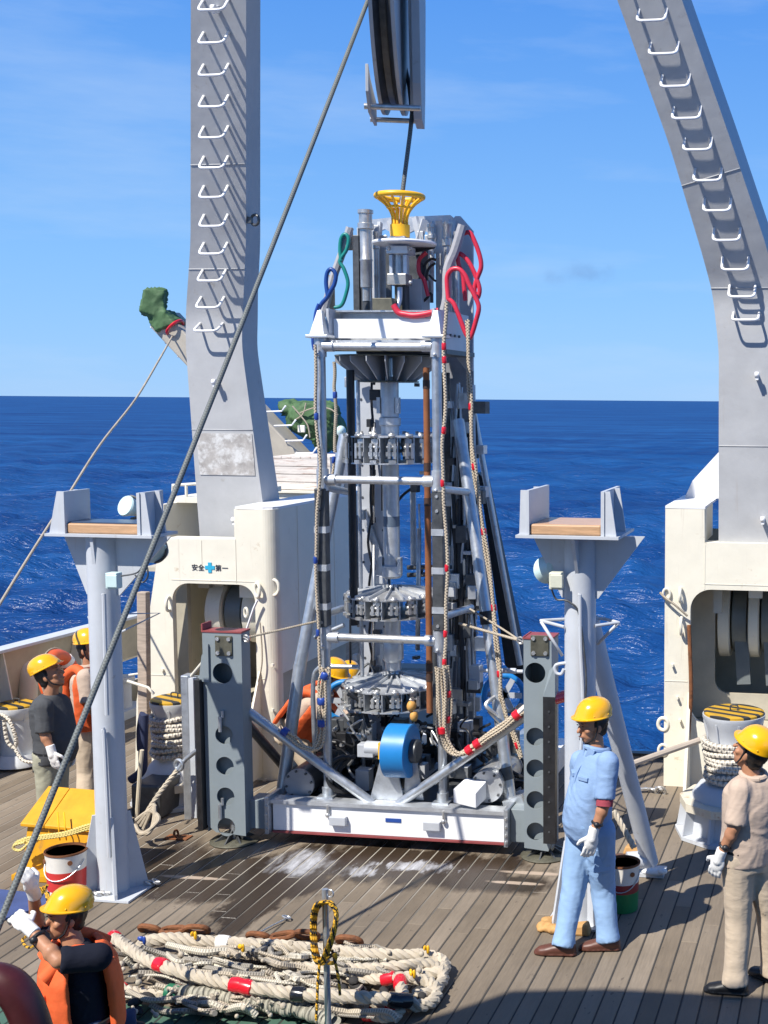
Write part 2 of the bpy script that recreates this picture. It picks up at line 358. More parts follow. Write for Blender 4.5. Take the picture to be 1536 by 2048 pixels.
m_wet = mat('maroon_rubber', (.06, .010, .012), .4, var=.25)
m_skin = mat('skin', (.42, .20, .11), .5, var=.12, scale=18, spec=.4)
m_hair = mat('black_hair', (.012, .010, .009), .5, var=.2)
m_glove = mat('white_cotton_glove', (.78, .77, .74), .9, var=.05, scale=40, bump=.002, bscale=150)
def cloth(n, c): return mat(n, c, .9, var=.07, scale=9, bump=.004, bscale=22, spec=.2, stretch=(1, 1, 2.2))
m_shirtb = cloth('light_blue_cotton', (.235, .35, .545)); m_trb = cloth('light_blue_twill', (.255, .39, .59))
m_khs = cloth('khaki_shirt', (.50, .39, .31)); m_kht = cloth('khaki_trousers', (.53, .43, .32)); m_olt = cloth('olive_trousers', (.36, .35, .26))
m_gsh = cloth('dark_grey_tshirt', (.075, .078, .083)); m_nav = cloth('navy_tshirt', (.010, .012, .022)); m_mar = cloth('maroon_cotton', (.32, .06, .08))
m_shoeb = mat('brown_leather', (.10, .035, .022), .45, var=.2); m_shoek = mat('black_leather', (.012, .012, .013), .45, var=.2)
m_mint = mat('mint_lamp_paint', (.55, .70, .68), .45, var=.06); m_vent = mat('ivory_paint', (.76, .72, .60), .45, var=.06)
m_sign = mat('sign_blue', (.03, .40, .62), .5, var=.03); m_ink = mat('sign_ink', (.02, .02, .03), .6, var=.05)
m_patch = mat('worn_patch_paint', (.38, .36, .34), .7, var=.3, scale=7, bump=.003, bscale=9, dirt=((.62, .62, .61), .47, 6))
m_yb = None

# twisted yellow and black rope: two colours follow the strands
def make_yb():
    M_ = mat('yellow_black_rope', (.75, .40, .02), .7, rope=(30, 1, .004)); t = M_.node_tree; N = t.nodes
    b = N['Principled BSDF']; co = N.new('ShaderNodeTexCoord'); sp = N.new('ShaderNodeSeparateXYZ'); t.links.new(co.outputs['UV'], sp.inputs[0])
    c = N.new('ShaderNodeMath'); c.operation = 'MULTIPLY_ADD'; c.inputs[1].default_value = 16; t.links.new(sp.outputs[1], c.inputs[0]); t.links.new(sp.outputs[0], c.inputs[2])
    f = N.new('ShaderNodeMath'); f.operation = 'FRACT'; t.links.new(c.outputs[0], f.inputs[0])
    g = N.new('ShaderNodeMath'); g.operation = 'GREATER_THAN'; g.inputs[1].default_value = .66; t.links.new(f.outputs[0], g.inputs[0])
    mi = N.new('ShaderNodeMix'); mi.data_type = 'RGBA'; old = b.inputs['Base Color'].links[0].from_socket
    t.links.new(g.outputs[0], mi.inputs['Factor']); t.links.new(old, mi.inputs['A']); mi.inputs['B'].default_value = (.02, .018, .015, 1)
    t.links.new(mi.outputs['Result'], b.inputs['Base Color']); return M_
m_yb = make_yb()

# yellow and black hazard stripes for the bollard covers
def make_stripe(name, n):
    M_ = mat(name, (.52, .30, .02), .55, dirt=((.22, .17, .10), .38, 9)); t = M_.node_tree; N = t.nodes; b = N['Principled BSDF']
    g = N.new('ShaderNodeNewGeometry'); d = N.new('ShaderNodeVectorMath'); d.operation = 'DOT_PRODUCT'; d.inputs[1].default_value = (n*.45, n, 0); t.links.new(g.outputs['Position'], d.inputs[0])
    f = N.new('ShaderNodeMath'); f.operation = 'FRACT'; t.links.new(d.outputs['Value'], f.inputs[0])
    c = N.new('ShaderNodeMath'); c.operation = 'GREATER_THAN'; c.inputs[1].default_value = .55; t.links.new(f.outputs[0], c.inputs[0])
    mi = N.new('ShaderNodeMix'); mi.data_type = 'RGBA'; old = b.inputs['Base Color'].links[0].from_socket
    t.links.new(c.outputs[0], mi.inputs['Factor']); t.links.new(old, mi.inputs['A']); mi.inputs['B'].default_value = (.03, .03, .028, 1)
    t.links.new(mi.outputs['Result'], b.inputs['Base Color']); return M_
m_stripe = make_stripe('hazard_stripes', 7.5)

# sea
def make_sea():
    M_ = bpy.data.materials.new('sea_water'); M_.use_nodes = True; t = M_.node_tree; N = t.nodes; b = N['Principled BSDF']; lk = t.links.new
    g = N.new('ShaderNodeNewGeometry')
    n0 = N.new('ShaderNodeTexNoise'); n0.inputs['Scale'].default_value = .07; n0.inputs['Detail'].default_value = 9; n0.inputs['Roughness'].default_value = .78
    m0 = N.new('ShaderNodeMapping'); m0.inputs['Scale'].default_value = (.28, 1, 1); m0.inputs['Rotation'].default_value = (0, 0, .15); lk(g.outputs['Position'], m0.inputs['Vector']); lk(m0.outputs[0], n0.inputs['Vector'])
    n9 = N.new('ShaderNodeMapRange'); n9.inputs['From Min'].default_value = .36; n9.inputs['From Max'].default_value = .64; lk(n0.outputs['Fac'], n9.inputs['Value'])
    mi = N.new('ShaderNodeMix'); mi.data_type = 'RGBA'; lk(n9.outputs['Result'], mi.inputs['Factor']); mi.inputs['A'].default_value = (.003, .028, .130, 1); mi.inputs['B'].default_value = (.010, .078, .245, 1)  # light and dark of the wave slopes put into the water colour
    # small breaking crests
    n4 = N.new('ShaderNodeTexNoise'); n4.inputs['Scale'].default_value = .9; n4.inputs['Detail'].default_value = 8; n4.inputs['Roughness'].default_value = .62
    ma = N.new('ShaderNodeMapping'); ma.inputs['Scale'].default_value = (.35, 1, 1); ma.inputs['Rotation'].default_value = (0, 0, .2); lk(g.outputs['Position'], ma.inputs['Vector']); lk(ma.outputs[0], n4.inputs['Vector'])
    r4 = N.new('ShaderNodeMapRange'); r4.inputs['From Min'].default_value = .735; r4.inputs['From Max'].default_value = .80; lk(n4.outputs['Fac'], r4.inputs['Value'])
    m4 = N.new('ShaderNodeMix'); m4.data_type = 'RGBA'; lk(r4.outputs['Result'], m4.inputs['Factor']); lk(mi.outputs['Result'], m4.inputs['A']); m4.inputs['B'].default_value = (.55, .6, .65, 1)
    df = N.new('ShaderNodeBsdfDiffuse'); gl = N.new('ShaderNodeBsdfGlossy'); gl.inputs['Roughness'].default_value = .22; fr = N.new('ShaderNodeFresnel'); fr.inputs['IOR'].default_value = 1.333
    mn = N.new('ShaderNodeMath'); mn.operation = 'MINIMUM'; mn.inputs[1].default_value = .13; lk(fr.outputs[0], mn.inputs[0]); ms = N.new('ShaderNodeMixShader'); lk(mn.outputs[0], ms.inputs[0]); lk(df.outputs[0], ms.inputs[1]); lk(gl.outputs[0], ms.inputs[2]); lk(ms.outputs[0], N['Material Output'].inputs['Surface']); N.remove(b)
    lk(m4.outputs['Result'], df.inputs['Color'])
    prev = None
    for sc, di, st in ((.35, .55, .8), (1.3, .36, 1.0), (4, .13, 1.0)):
        n = N.new('ShaderNodeTexNoise'); n.inputs['Scale'].default_value = sc; n.inputs['Detail'].default_value = 4; n.inputs['Roughness'].default_value = .6; lk(ma.outputs[0], n.inputs['Vector'])
        bp = N.new('ShaderNodeBump'); bp.inputs['Distance'].default_value = di; bp.inputs['Strength'].default_value = st; lk(n.outputs['Fac'], bp.inputs['Height'])
        if prev: lk(prev.outputs[0], bp.inputs['Normal'])
        prev = bp
    for q in (df, gl, fr): lk(prev.outputs[0], q.inputs['Normal'])
    return M_
SEA = -4.3
def build_sea():
    rng = np.random.default_rng(3)
    dense = np.radians(np.linspace(-42, 14, 640)); sparse = np.radians(np.concatenate([np.linspace(15, 316, 90)]))
    ang = np.concatenate([dense, sparse])                     # clockwise from +Y
    rad = np.concatenate([np.geomspace(5, 900, 560), np.geomspace(950, 60000, 40)])
    A, Rr = np.meshgrid(ang, rad); X = Rr*np.sin(A); Y = Rr*np.cos(A); Z = np.zeros_like(X)
    cell = np.maximum(np.gradient(rad)[:, None], Rr*R_(.09))
    for i in range(70):
        lam = .8*(11/.8)**rng.random(); k = 2*math.pi/lam; th = rng.normal(1.75, .6); amp = .016*lam**.8*rng.uniform(.5, 1.1)
        ph = k*(X*math.cos(th)+Y*math.sin(th))+rng.random()*6.28
        att = np.clip((lam/cell-2)/3, 0, 1)
        s_ = np.sin(ph); Z += amp*att*(s_+.35*np.cos(2*ph))
    Z -= (Rr/60000)**2*3
    vs = np.stack([X, Y, Z], -1).reshape(-1, 3); na, nr = len(ang), len(rad)
    i, j = np.meshgrid(np.arange(nr-1), np.arange(na), indexing='ij'); j2 = (j+1) % na
    fs = np.stack([i*na+j, (i+1)*na+j, (i+1)*na+j2, i*na+j2], -1).reshape(-1, 4)
    me = bpy.data.meshes.new('sea'); me.vertices.add(len(vs)); me.vertices.foreach_set('co', vs.ravel())
    me.loops.add(fs.size); me.loops.foreach_set('vertex_index', fs.ravel()); me.polygons.add(len(fs))
    me.polygons.foreach_set('loop_start', np.arange(len(fs))*4); me.polygons.foreach_set('loop_total', np.full(len(fs), 4)); me.polygons.foreach_set('use_smooth', np.ones(len(fs), bool))
    me.update(); me.validate(); me.materials.append(make_sea())
    o = bpy.data.objects.new('sea', me); COL.objects.link(o); o.location = (0, 0, SEA); struct(o)
build_sea()

# ------------------------------------------------------------------ deck: caulked planks over a hull
def make_plank_mat():
    M_ = bpy.data.materials.new('teak_deck'); M_.use_nodes = True; t = M_.node_tree; N = t.nodes; b = N['Principled BSDF']; lk = t.links.new
    g = N.new('ShaderNodeNewGeometry'); oi = N.new('ShaderNodeObjectInfo')
    def noise(sc, stretch, det=6, ro=.6, seed=True):
        mp_ = N.new('ShaderNodeVectorMath'); mp_.operation = 'MULTIPLY_ADD'; mp_.inputs[1].default_value = stretch
        lk(g.outputs['Position'], mp_.inputs[0])
        if seed:
            c = N.new('ShaderNodeCombineXYZ'); k = N.new('ShaderNodeMath'); k.operation = 'MULTIPLY'; k.inputs[1].default_value = 41; lk(oi.outputs['Random'], k.inputs[0]); lk(k.outputs[0], c.inputs[2]); lk(c.outputs[0], mp_.inputs[2])
        n = N.new('ShaderNodeTexNoise'); n.inputs['Scale'].default_value = sc; n.inputs['Detail'].default_value = det; n.inputs['Roughness'].default_value = ro; lk(mp_.outputs[0], n.inputs['Vector']); return n.outputs['Fac']
    def mr(v, a, b_, c, d):
        n = N.new('ShaderNodeMapRange'); n.inputs['From Min'].default_value = a; n.inputs['From Max'].default_value = b_; n.inputs['To Min'].default_value = c; n.inputs['To Max'].default_value = d; lk(v, n.inputs['Value']); return n.outputs['Result']
    def mix(f, a, b_, bt='MIX'):
        n = N.new('ShaderNodeMix'); n.data_type = 'RGBA'; n.blend_type = bt
        for s_, v in (('Factor', f), ('A', a), ('B', b_)):
            if isinstance(v, (tuple, float, int)): n.inputs[s_].default_value = v
            else: lk(v, n.inputs[s_])
        return n.outputs['Result']
    def mth(op, a, b_=None):
        n = N.new('ShaderNodeMath'); n.operation = op
        for i, v in enumerate((a, b_)):
            if v is None: continue
            if isinstance(v, (int, float)): n.inputs[i].default_value = v
            else: lk(v, n.inputs[i])
        return n.outputs[0]
    def blob(x, y, rx, ry, soft, wob=.5, sc=2.2):  # noisy-edged patch on the deck, 0..1
        s_ = N.new('ShaderNodeSeparateXYZ'); lk(g.outputs['Position'], s_.inputs[0])
        dx = mth('DIVIDE', mth('SUBTRACT', s_.outputs[0], x), rx); dy = mth('DIVIDE', mth('SUBTRACT', s_.outputs[1], y), ry)
        d = mth('SQRT', mth('ADD', mth('MULTIPLY', dx, dx), mth('MULTIPLY', dy, dy)))
        d = mth('ADD', d, mr(noise(sc, (1.6, .7, 1), 6, .65, False), .25, .75, -wob, wob))
        return mr(d, 1-soft, 1+soft, 1, 0)
    grain = noise(10, (7, .55, 1)); big = noise(1.1, (1, .6, 1), 5, .6, False)
    base = mix(oi.outputs['Random'], (.172, .137, .098, 1), (.248, .203, .152, 1))
    base = mix(1.0, base, mr(grain, .25, .75, .86, 1.12), 'MULTIPLY')
    base = mix(1.0, base, mr(big, .3, .7, .74, 1.2), 'MULTIPLY')
    spots = mr(noise(26, (1, .5, 1), 3, .5), .68, .74, 0, .6); base = mix(spots, base, (.07, .055, .045, 1))
    wet = mth('MAXIMUM', blob(-4.75, 9.02, .85, .50, .14), blob(-3.6, 9.5, 1.15, .42, .14))
    wet = mth('MAXIMUM', wet, mth('MAXIMUM', blob(-4.35, 8.55, .22, .5, .15, .6, 4), blob(-5.3, 9.2, .5, .5, .3)))
    wet = mth('MAXIMUM', wet, blob(-2.75, 9.25, .55, .2, .2))
    base = mix(wet, base, mix(1.0, base, (.20, .17, .15, 1), 'MULTIPLY'))
    glare = mth('MAXIMUM', blob(-4.36, 9.44, .24, .24, .35, .8, 3.5), mth('MAXIMUM', blob(-3.42, 9.47, .30, .10, .25, 1.0, 6), blob(-3.85, 9.33, .16, .10, .3, 1.0, 6)))  # sky glare on the wet planks, painted as white patches in the colour
    glare = mth('MULTIPLY', glare, mr(noise(3.2, (2.6, .55, 1), 7, .68, False), .36, .66, 0, .95))
    base = mix(glare, base, (.56, .57, .60, 1))
    pm = N.new('ShaderNodeSeparateXYZ'); lk(g.outputs['Position'], pm.inputs[0])
    gx = mth('MULTIPLY', mr(pm.outputs[0], -5.30, -5.27, 0, 1), mr(pm.outputs[0], -3.0, -3.03, 0, 1)); gy = mr(mth('ADD', pm.outputs[1], mr(noise(9, (1, 1, 1), 4, .6, False), .3, .7, -.02, .02)), 7.0, 6.97, 0, 1)
    gm = mth('MULTIPLY', gx, gy); gm = mth('MULTIPLY', gm, mr(noise(5, (1, .5, 1), 6, .65, False), .30, .42, .55, 1))
    base = mix(gm, base, mix(big, (.045, .105, .075, 1), (.075, .15, .11, 1)))
    pale = mth('MAXIMUM', blob(-2.45, 9.48, .24, .035, .2, .3), blob(-2.55, 9.26, .22, .03, .2, .3)); pale = mth('MAXIMUM', pale, blob(-5.1, 8.98, .3, .03, .2, .4))
    base = mix(pale, base, (.42, .33, .25, 1))
    lk(base, b.inputs['Base Color'])
    ro = mix(wet, mr(grain, .3, .7, .62, .82), (.33, .33, .33, 1)); lk(ro, b.inputs['Roughness'])
    b.inputs['Specular IOR Level'].default_value = .35
    bp = N.new('ShaderNodeBump'); bp.inputs['Distance'].default_value = .003; bp.inputs['Strength'].default_value = .7; lk(grain, bp.inputs['Height']); lk(bp.outputs[0], b.inputs['Normal'])
    return M_
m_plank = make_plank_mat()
def make_caulk():
    M_ = mat('deck_caulking', (.035, .033, .03), .8, var=.2); t = M_.node_tree; N = t.nodes; b = N['Principled BSDF']
    g = N.new('ShaderNodeNewGeometry'); s_ = N.new('ShaderNodeSeparateXYZ'); t.links.new(g.outputs['Position'], s_.inputs[0])
    r1 = N.new('ShaderNodeMapRange'); r1.inputs['From Min'].default_value = 8.2; r1.inputs['From Max'].default_value = 9.0; t.links.new(s_.outputs[1], r1.inputs['Value'])
    r2 = N.new('ShaderNodeMapRange'); r2.inputs['From Min'].default_value = -2.6; r2.inputs['From Max'].default_value = -3.4; t.links.new(s_.outputs[0], r2.inputs['Value'])
    mu = N.new('ShaderNodeMath'); mu.operation = 'MULTIPLY'; t.links.new(r1.outputs[0], mu.inputs[0]); t.links.new(r2.outputs[0], mu.inputs[1])
    mi = N.new('ShaderNodeMix'); mi.data_type = 'RGBA'; old = b.inputs['Base Color'].links[0].from_socket
    t.links.new(mu.outputs[0], mi.inputs['Factor']); t.links.new(old, mi.inputs['A']); mi.inputs['B'].default_value = (.33, .30, .25, 1); t.links.new(mi.outputs['Result'], b.inputs['Base Color']); return M_  # seams turn pale aft and left: wet reflection painted into the caulk colour
hull = MB(); hull.bx(-9.15, 4, -8, 12.9, -4.8, -.003); hull.bx(-9.15, -5.55, 12.9, 17, -4.8, -.003); hull.bx(-1.7, 4, 12.9, 16, -4.8, -.003)
deck = struct(hull.build('deck', make_caulk()))
PW, GAP = .125, .010
meshes = {}
def plank_mesh(Ln):
    k = round(Ln, 2)
    if k not in meshes:
        a = MB(); h = (PW-GAP)/2; c = .004
        a.add([(-h, 0, -.02), (h, 0, -.02), (h, k, -.02), (-h, k, -.02), (-h, 0, -c), (h, 0, -c), (h, k, -c), (-h, k, -c), (-h+c, c, 0), (h-c, c, 0), (h-c, k-c, 0), (-h+c, k-c, 0)],
              [(0, 1, 5, 4), (1, 2, 6, 5), (2, 3, 7, 6), (3, 0, 4, 7), (4, 5, 9, 8), (5, 6, 10, 9), (6, 7, 11, 10), (7, 4, 8, 11), (8, 9, 10, 11)])
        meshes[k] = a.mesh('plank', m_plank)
    return meshes[k]
rs = random.Random(5); x = -9.05; row = 0
while x < .55:
    yend = 16.6 if x < -5.6 else (12.88 if x < -1.75 else 13.5)
    y = (5.4 if x > -5 else 6.3) - rs.choice([0, .7, 1.4, .3]); ln = 3.6 if row % 2 else 4.4
    while y < yend-.3:
        l = round(min(ln, yend-y)*5)/5
        if l < .3: break
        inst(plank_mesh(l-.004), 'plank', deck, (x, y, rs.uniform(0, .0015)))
        y += l; ln = 4.4
    x += PW; row += 1
st = MB(); st.bx(-5.5, -1.72, 12.88, 12.98, 0, .03); st.build('stern_edge_strip', m_dark, deck)

# overhanging boat deck of the superstructure the photograph was taken from (its shadow falls on the deck)
ov = thing('superstructure_overhang', 'cream boat deck overhang above and behind the viewpoint', 'ship superstructure', (0, -2, 6))
a = MB(); a.prism([(-5.2, 2.8, 6.0), (-4.88, 3.09, 6.0), (-4.58, 3.41, 6.0), (-4.0, 3.53, 6.0), (-2.92, 3.58, 6.0), (3.5, 3.66, 6.0), (3.5, -6, 6.0), (-5.2, -6, 6.0)], (0, 0, .25)); a.build('roof_slab', m_cream, ov)
a = MB(); a.bx(-4.6, 3.5, -3.2, -3, 0.01, 5.99); a.build('wall', m_cream, ov)

# ------------------------------------------------------------------ port bulwark
bw = thing('bulwark', 'cream ship bulwark with pale cap rail behind the capstan and lifebuoy', 'bulwark', (-8.8, 12, 0))
def bx_(Y): return -8.70+(Y-11.74)*.085
def bwall(y0, y1, z0, z1, th=.03):
    a = MB(); q = []
    for z in (z0, z1):
        o = -.26*(1-z/1.15)
        q += [(bx_(y0)+o-th, y0, z), (bx_(y0)+o, y0, z), (bx_(y1)+o, y1, z), (bx_(y1)+o-th, y1, z)]
    return a.hexa(q)
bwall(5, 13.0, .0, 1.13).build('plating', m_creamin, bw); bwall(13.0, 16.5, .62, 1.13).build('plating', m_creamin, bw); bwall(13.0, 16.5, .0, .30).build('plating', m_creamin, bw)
a = MB(); a.hexa([(bx_(5)-.1, 5, 1.13), (bx_(5)+.09, 5, 1.13), (bx_(16.5)+.09, 16.5, 1.13), (bx_(16.5)-.1, 16.5, 1.13), (bx_(5)-.1, 5, 1.165), (bx_(5)+.09, 5, 1.165), (bx_(16.5)+.09, 16.5, 1.165), (bx_(16.5)-.1, 16.5, 1.165)]); a.build('cap_rail', m_stand, bw, .006)
a = MB(); a.bx(bx_(13)-.2, bx_(13)-.1+.02, 13.0, 16.5, .58, .66); a.build('ledge', m_cream, bw)
for yb in (9.6, 10.7, 11.75, 12.85, 14.3, 15.5):
    a = MB(); X0 = bx_(yb); a.prism([(X0-.25, yb, 0), (X0+.22, yb, 0), (X0+.20, yb, .08), (X0+.02, yb, 1.12), (X0, yb, 1.12)], (0, .018, 0)); a.build('bracket', m_cream, bw)
a = MB(); a.bx(-8.9, -8.35, 13.3, 13.9, 0, .1); a.cyl((-8.75, 13.6, .1), (-8.75, 13.6, .42), .09); a.cyl((-8.5, 13.6, .1), (-8.5, 13.6, .42), .09); a.cyl((-8.75, 13.6, .42), (-8.75, 13.6, .47), .13); a.cyl((-8.5, 13.6, .42), (-8.5, 13.6, .47), .13)
tag(a.build('mooring_bitts', m_stand), 'small pale double mooring bitts by the bulwark gap', 'bitts')

# ------------------------------------------------------------------ support houses for the gantry
def to_xz(Y): return lambda u, v_, d: (u, Y+d, v_)
YF = 11.45
lh = thing('winch_house', 'cream steel winch house with safety sign and arched opening at left gantry foot', 'deck house', (-6.2, 12.5, 0))
ox0, ox1 = P(347, 1280, YF).x, P(512, 1280, YF).x; oz1 = P(430, 1168, YF).z
out = [(-7.06, 0), (-7.02, .75), (-6.74, 2.27), (-6.66, 2.385), (-5.935, 2.40), (-5.93, 2.69), (-5.645, 2.695), (-5.645, 0)]
plate(out, [rrect(ox0, ox1, .66, oz1, .17)], .06, to_xz(YF+.03)).build('front_wall', m_cream, lh)
a = MB(); n = 8
for i in range(n):
    t0, t1 = -math.pi/2+i*math.pi/2/n, -math.pi/2+(i+1)*math.pi/2/n; q = []
    for z in (0, 2.695):
        q += [(-5.645+.12*math.cos(t0), YF+.12+.12*math.sin(t0), z), (-5.645+.12*math.cos(t1), YF+.12+.12*math.sin(t1), z), (-5.645+.06*math.cos(t1), YF+.12+.06*math.sin(t1), z), (-5.645+.06*math.cos(t0), YF+.12+.06*math.sin(t0), z)]
    a.hexa(q)
a.build('corner_plating', m_cream, lh)
a = MB(); a.bx(-5.59, -5.525, YF+.12, 14.4, 1.06, 2.695); a.build('side_wall', m_cream, lh)
a = MB(); a.bx(-5.93, -5.525, YF+.12, 14.4, 2.695, 2.72); a.prism([(-5.93, YF+.002, 2.695), (-5.645, YF+.002, 2.695), (-5.56, YF+.04, 2.695), (-5.525, YF+.119, 2.695), (-5.93, YF+.119, 2.695)], (0, 0, .025)); a.build('roof_edge', m_white, lh)
a = MB(); a.bx(-5.97, -5.93, YF+.06, 12.9, 2.39, 2.69); a.build('cheek_wall', m_cream, lh)
a = MB(); a.bx(-6.7, -5.97, YF+.06, 11.75, 2.33, 2.385); a.build('roof_plate', m_cream, lh)
for k, y0 in enumerate(np.arange(11.75, 14.3, .21)):
    a = MB(); a.bx(-5.80, -5.76, y0, y0+.2, .02, 1.055); a.build('timber_board', m_wood, lh)
a = MB(); a.bx(-7.02, -6.96, YF+.5, 14, 0, 2.68); a.bx(-7.02, -6.66, 12.2, 14, 2.68, 2.74); a.build('outer_cheek', m_cream, lh)
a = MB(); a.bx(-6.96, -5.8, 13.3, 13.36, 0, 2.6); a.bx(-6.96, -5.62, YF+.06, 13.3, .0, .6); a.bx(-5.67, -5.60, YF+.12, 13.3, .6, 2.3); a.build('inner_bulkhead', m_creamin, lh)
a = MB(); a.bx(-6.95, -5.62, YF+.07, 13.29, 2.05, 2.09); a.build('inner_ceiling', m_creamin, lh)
a = MB(); a.tube([(-7.0, 12.2, 2.74), (-7.0, 12.2, 2.86), (-6.72, 12.25, 2.88), (-6.6, 12.5, 2.88)], .017); a.cyl((-6.86, 12.22, 2.74), (-6.86, 12.22, 2.87), .015); a.build('hand_rail', m_cream, lh)
def drum_set(parent, x0, xs, Yc, zc, mats, rad=.33):
    for k, (xa, xb) in enumerate(xs):
        a = MB(); r = rad if k % 2 == 0 else rad*.88
        a.lathe((xa, Yc, zc), [(r*.9, 0), (r, .01), (r, xb-xa-.01), (r*.9, xb-xa)], (1, 0, 0), 32); a.build('hinge_disc', mats[k % 2], parent)
m_hgrey = mat('hinge_grey', (.16, .18, .18), .5, .2)
drum_set(lh, 0, [(-6.43, -6.26), (-6.24, -6.06), (-6.04, -5.86), (-5.84, -5.74)], 12.05, 1.60, [m_cream, m_hgrey])
for xa, xb, zb in ((-6.74, -6.62, .66), (-6.50, -6.38, 1.86), (-6.33, -6.23, 1.88), (-5.98, -5.83, 1.80)):
    a = MB(); a.bx(xa, xb, 11.75 if xa < -6 else 11.6, 11.82, zb, 2.04); a.build('hinge_web', m_creamin if xa < -6 else m_cream, lh)
# eyes and cleats welded on the front
def eye(parent, px, py, Y, r=.05, th=.014, ax=(1, 0, 0), mt=None, long=1.5):
    c = P(px, py, Y); a = MB(); pts = []
    ax = V(ax); u = V((0, 0, 1)); v_ = ax.cross(u)
    for i in range(20):
        t = 2*math.pi*i/20; pts.append(c+u*(math.sin(t)*r*long)+v_*(math.cos(t)*r))
    a.tube(pts, th, 8, closed=True); return a.build('eye_plate', mt or m_cream, parent)
eye(lh, 337, 1208, YF-.02, .045, .016); eye(lh, 515, 1180, YF-.02, .045, .016, (.6, .8, 0)); eye(lh, 548, 1175, YF+.04, .05, .016, (0, 1, 0)); eye(lh, 492, 1225, YF-.03, .03, .012, (.5, .8, 0))
a = MB(); a.bx(-5.72, -5.70, YF-.22, YF+.0, .05, .72); a.prism([(-5.72, YF-.01, 1.1), (-5.72, YF-.2, .72), (-5.72, YF-.01, .72)], (.02, 0, 0)); a.build('support_fin', m_cream, lh)
a = MB(); a.bx(-6.00, -5.93, YF-.16, YF-.0, .05, .86); a.build('support_fin', m_cream, lh)
for x0_, x1_, z0_, z1_ in ((-7.0, ox0-.02, 1.02, 1.026), (ox1+.02, -5.66, 1.02, 1.026), (-6.29, -6.284, oz1+.16, 2.38), (-5.935, -5.929, oz1+.02, 2.4), (ox0, ox1, oz1+.03, oz1+.036)):
    a = MB(); a.bx(x0_, x1_, YF-.004, YF-.0005, z0_, z1_); a.build('weld_seam', m_cream, lh)
for px_, py_ in ((545, 1330), (545, 1420), (530, 1560), (325, 1340), (315, 1500)):
    c = P(px_, py_, YF-.01); a = MB(); a.cyl((c.x, YF-.03, c.z), (c.x, YF-.0005, c.z), .016, n=10); a.build('stud', m_cream, lh)
for k in range(6):
    a = MB(); a.bx(-5.524, -5.521, YF+.5+k*.45, YF+.505+k*.45, 1.07, 2.69); a.build('weld_seam', m_cream, lh)
a = MB(); a.tube(spline(PP([(520, 1245, -.03), (524, 1300, -.04), (522, 1340, -.05), (506, 1400, -.05)], YF)), .008, 6); a.build('hanging_cord', m_cord, lh)
lf = P(492, 1275, YF-.06); a = MB(); a.ell(lf, (.045, .04, .06)); o = a.build('marker_float', m_redt); tag(o, 'small red and green float hanging on the left winch house front', 'float'); a = MB(); a.ell(lf+V((-.05, -.01, .01)), (.045, .04, .055)); a.build('green_half', MATS.get('green_tape') or mat('green_tape', (.02, .16, .08), .4), o)
a = MB(); a.tube(PP([(492, 1262), (508, 1215), (515, 1200)], YF-.06), .012, 6); a.build('float_line', m_white, o)
# safety sign: characters either side of a green-blue cross
def text_part(txt, size, x, z, Y, mt, parent, name='sign_lettering', ax='x'):
    cu = bpy.data.curves.new('t', 'FONT'); cu.body = txt; cu.size = size; cu.extrude = .0015; cu.align_x = 'CENTER'
    o = bpy.data.objects.new('t', cu); COL.objects.link(o); bpy.context.view_layer.update()
    me = bpy.data.meshes.new_from_object(o.evaluated_get(bpy.context.evaluated_depsgraph_get())); bpy.data.objects.remove(o)
    me.materials.clear(); me.materials.append(mt); me.name = name
    me.transform(Matrix.Rotation(math.pi/2, 4, 'X'))
    return inst(me, name, parent, (x, Y, z))
sc_ = P(420, 1135, YF)
text_part('安全', .068, sc_.x-.125, sc_.z-.027, YF-.004, m_ink, lh); text_part('第一', .068, sc_.x+.122, sc_.z-.027, YF-.004, m_ink, lh)
a = MB(); a.bx(sc_.x-.05, sc_.x+.05, YF-.006, YF-.001, sc_.z-.018, sc_.z+.018); a.bx(sc_.x-.018, sc_.x+.018, YF-.0065, YF-.0012, sc_.z-.05, sc_.z+.05); a.build('safety_cross', m_sign, lh)

YR = 11.9
rh = thing('winch_house', 'cream steel winch house with arched opening at right gantry foot beside dark sea', 'deck house', (-.8, 12.8, 0))
rx0 = P(1380, 1300, YR).x; rz1 = P(1450, 1180, YR).z
out = [(-1.755, 0), (-1.755, 2.74), (-1.375, 2.745), (-1.37, 2.42), (1.0, 2.43), (1.0, 0)]
plate(out, [rrect(rx0, .55, .62, rz1, .2)], .06, to_xz(YR+.03)).build('front_wall', m_cream, rh)
a = MB(); a.bx(-1.755, -1.70, YR+.06, 14, 0, 2.74); a.bx(-1.425, -1.37, YR+.06, 12.6, 2.42, 2.74); a.build('side_wall', m_cream, rh)
a = MB(); a.bx(-1.756, -1.368, YR-.002, 13.3, 2.745, 2.77); a.build('roof_edge', m_white, rh)
a = MB(); a.prism([(-1.70, 12.9, 2.77), (-1.0, 12.9, 2.77), (-1.0, 12.9, 3.3), (-1.35, 12.9, 3.25), (-1.62, 12.9, 2.95)], (0, 1.0, 0)); a.build('raised_fairing', m_white, rh)
a = MB(); a.bx(-1.37, 1, YR+.061, 12.1, 2.36, 2.42); a.build('roof_plate', m_cream, rh)
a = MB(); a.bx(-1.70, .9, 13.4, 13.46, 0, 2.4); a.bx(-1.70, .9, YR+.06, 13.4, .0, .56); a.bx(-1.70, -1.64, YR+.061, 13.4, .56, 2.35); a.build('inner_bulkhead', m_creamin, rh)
a = MB(); a.bx(-1.63, .9, YR+.07, 13.39, 2.06, 2.10); a.build('inner_ceiling', m_creamin, rh)
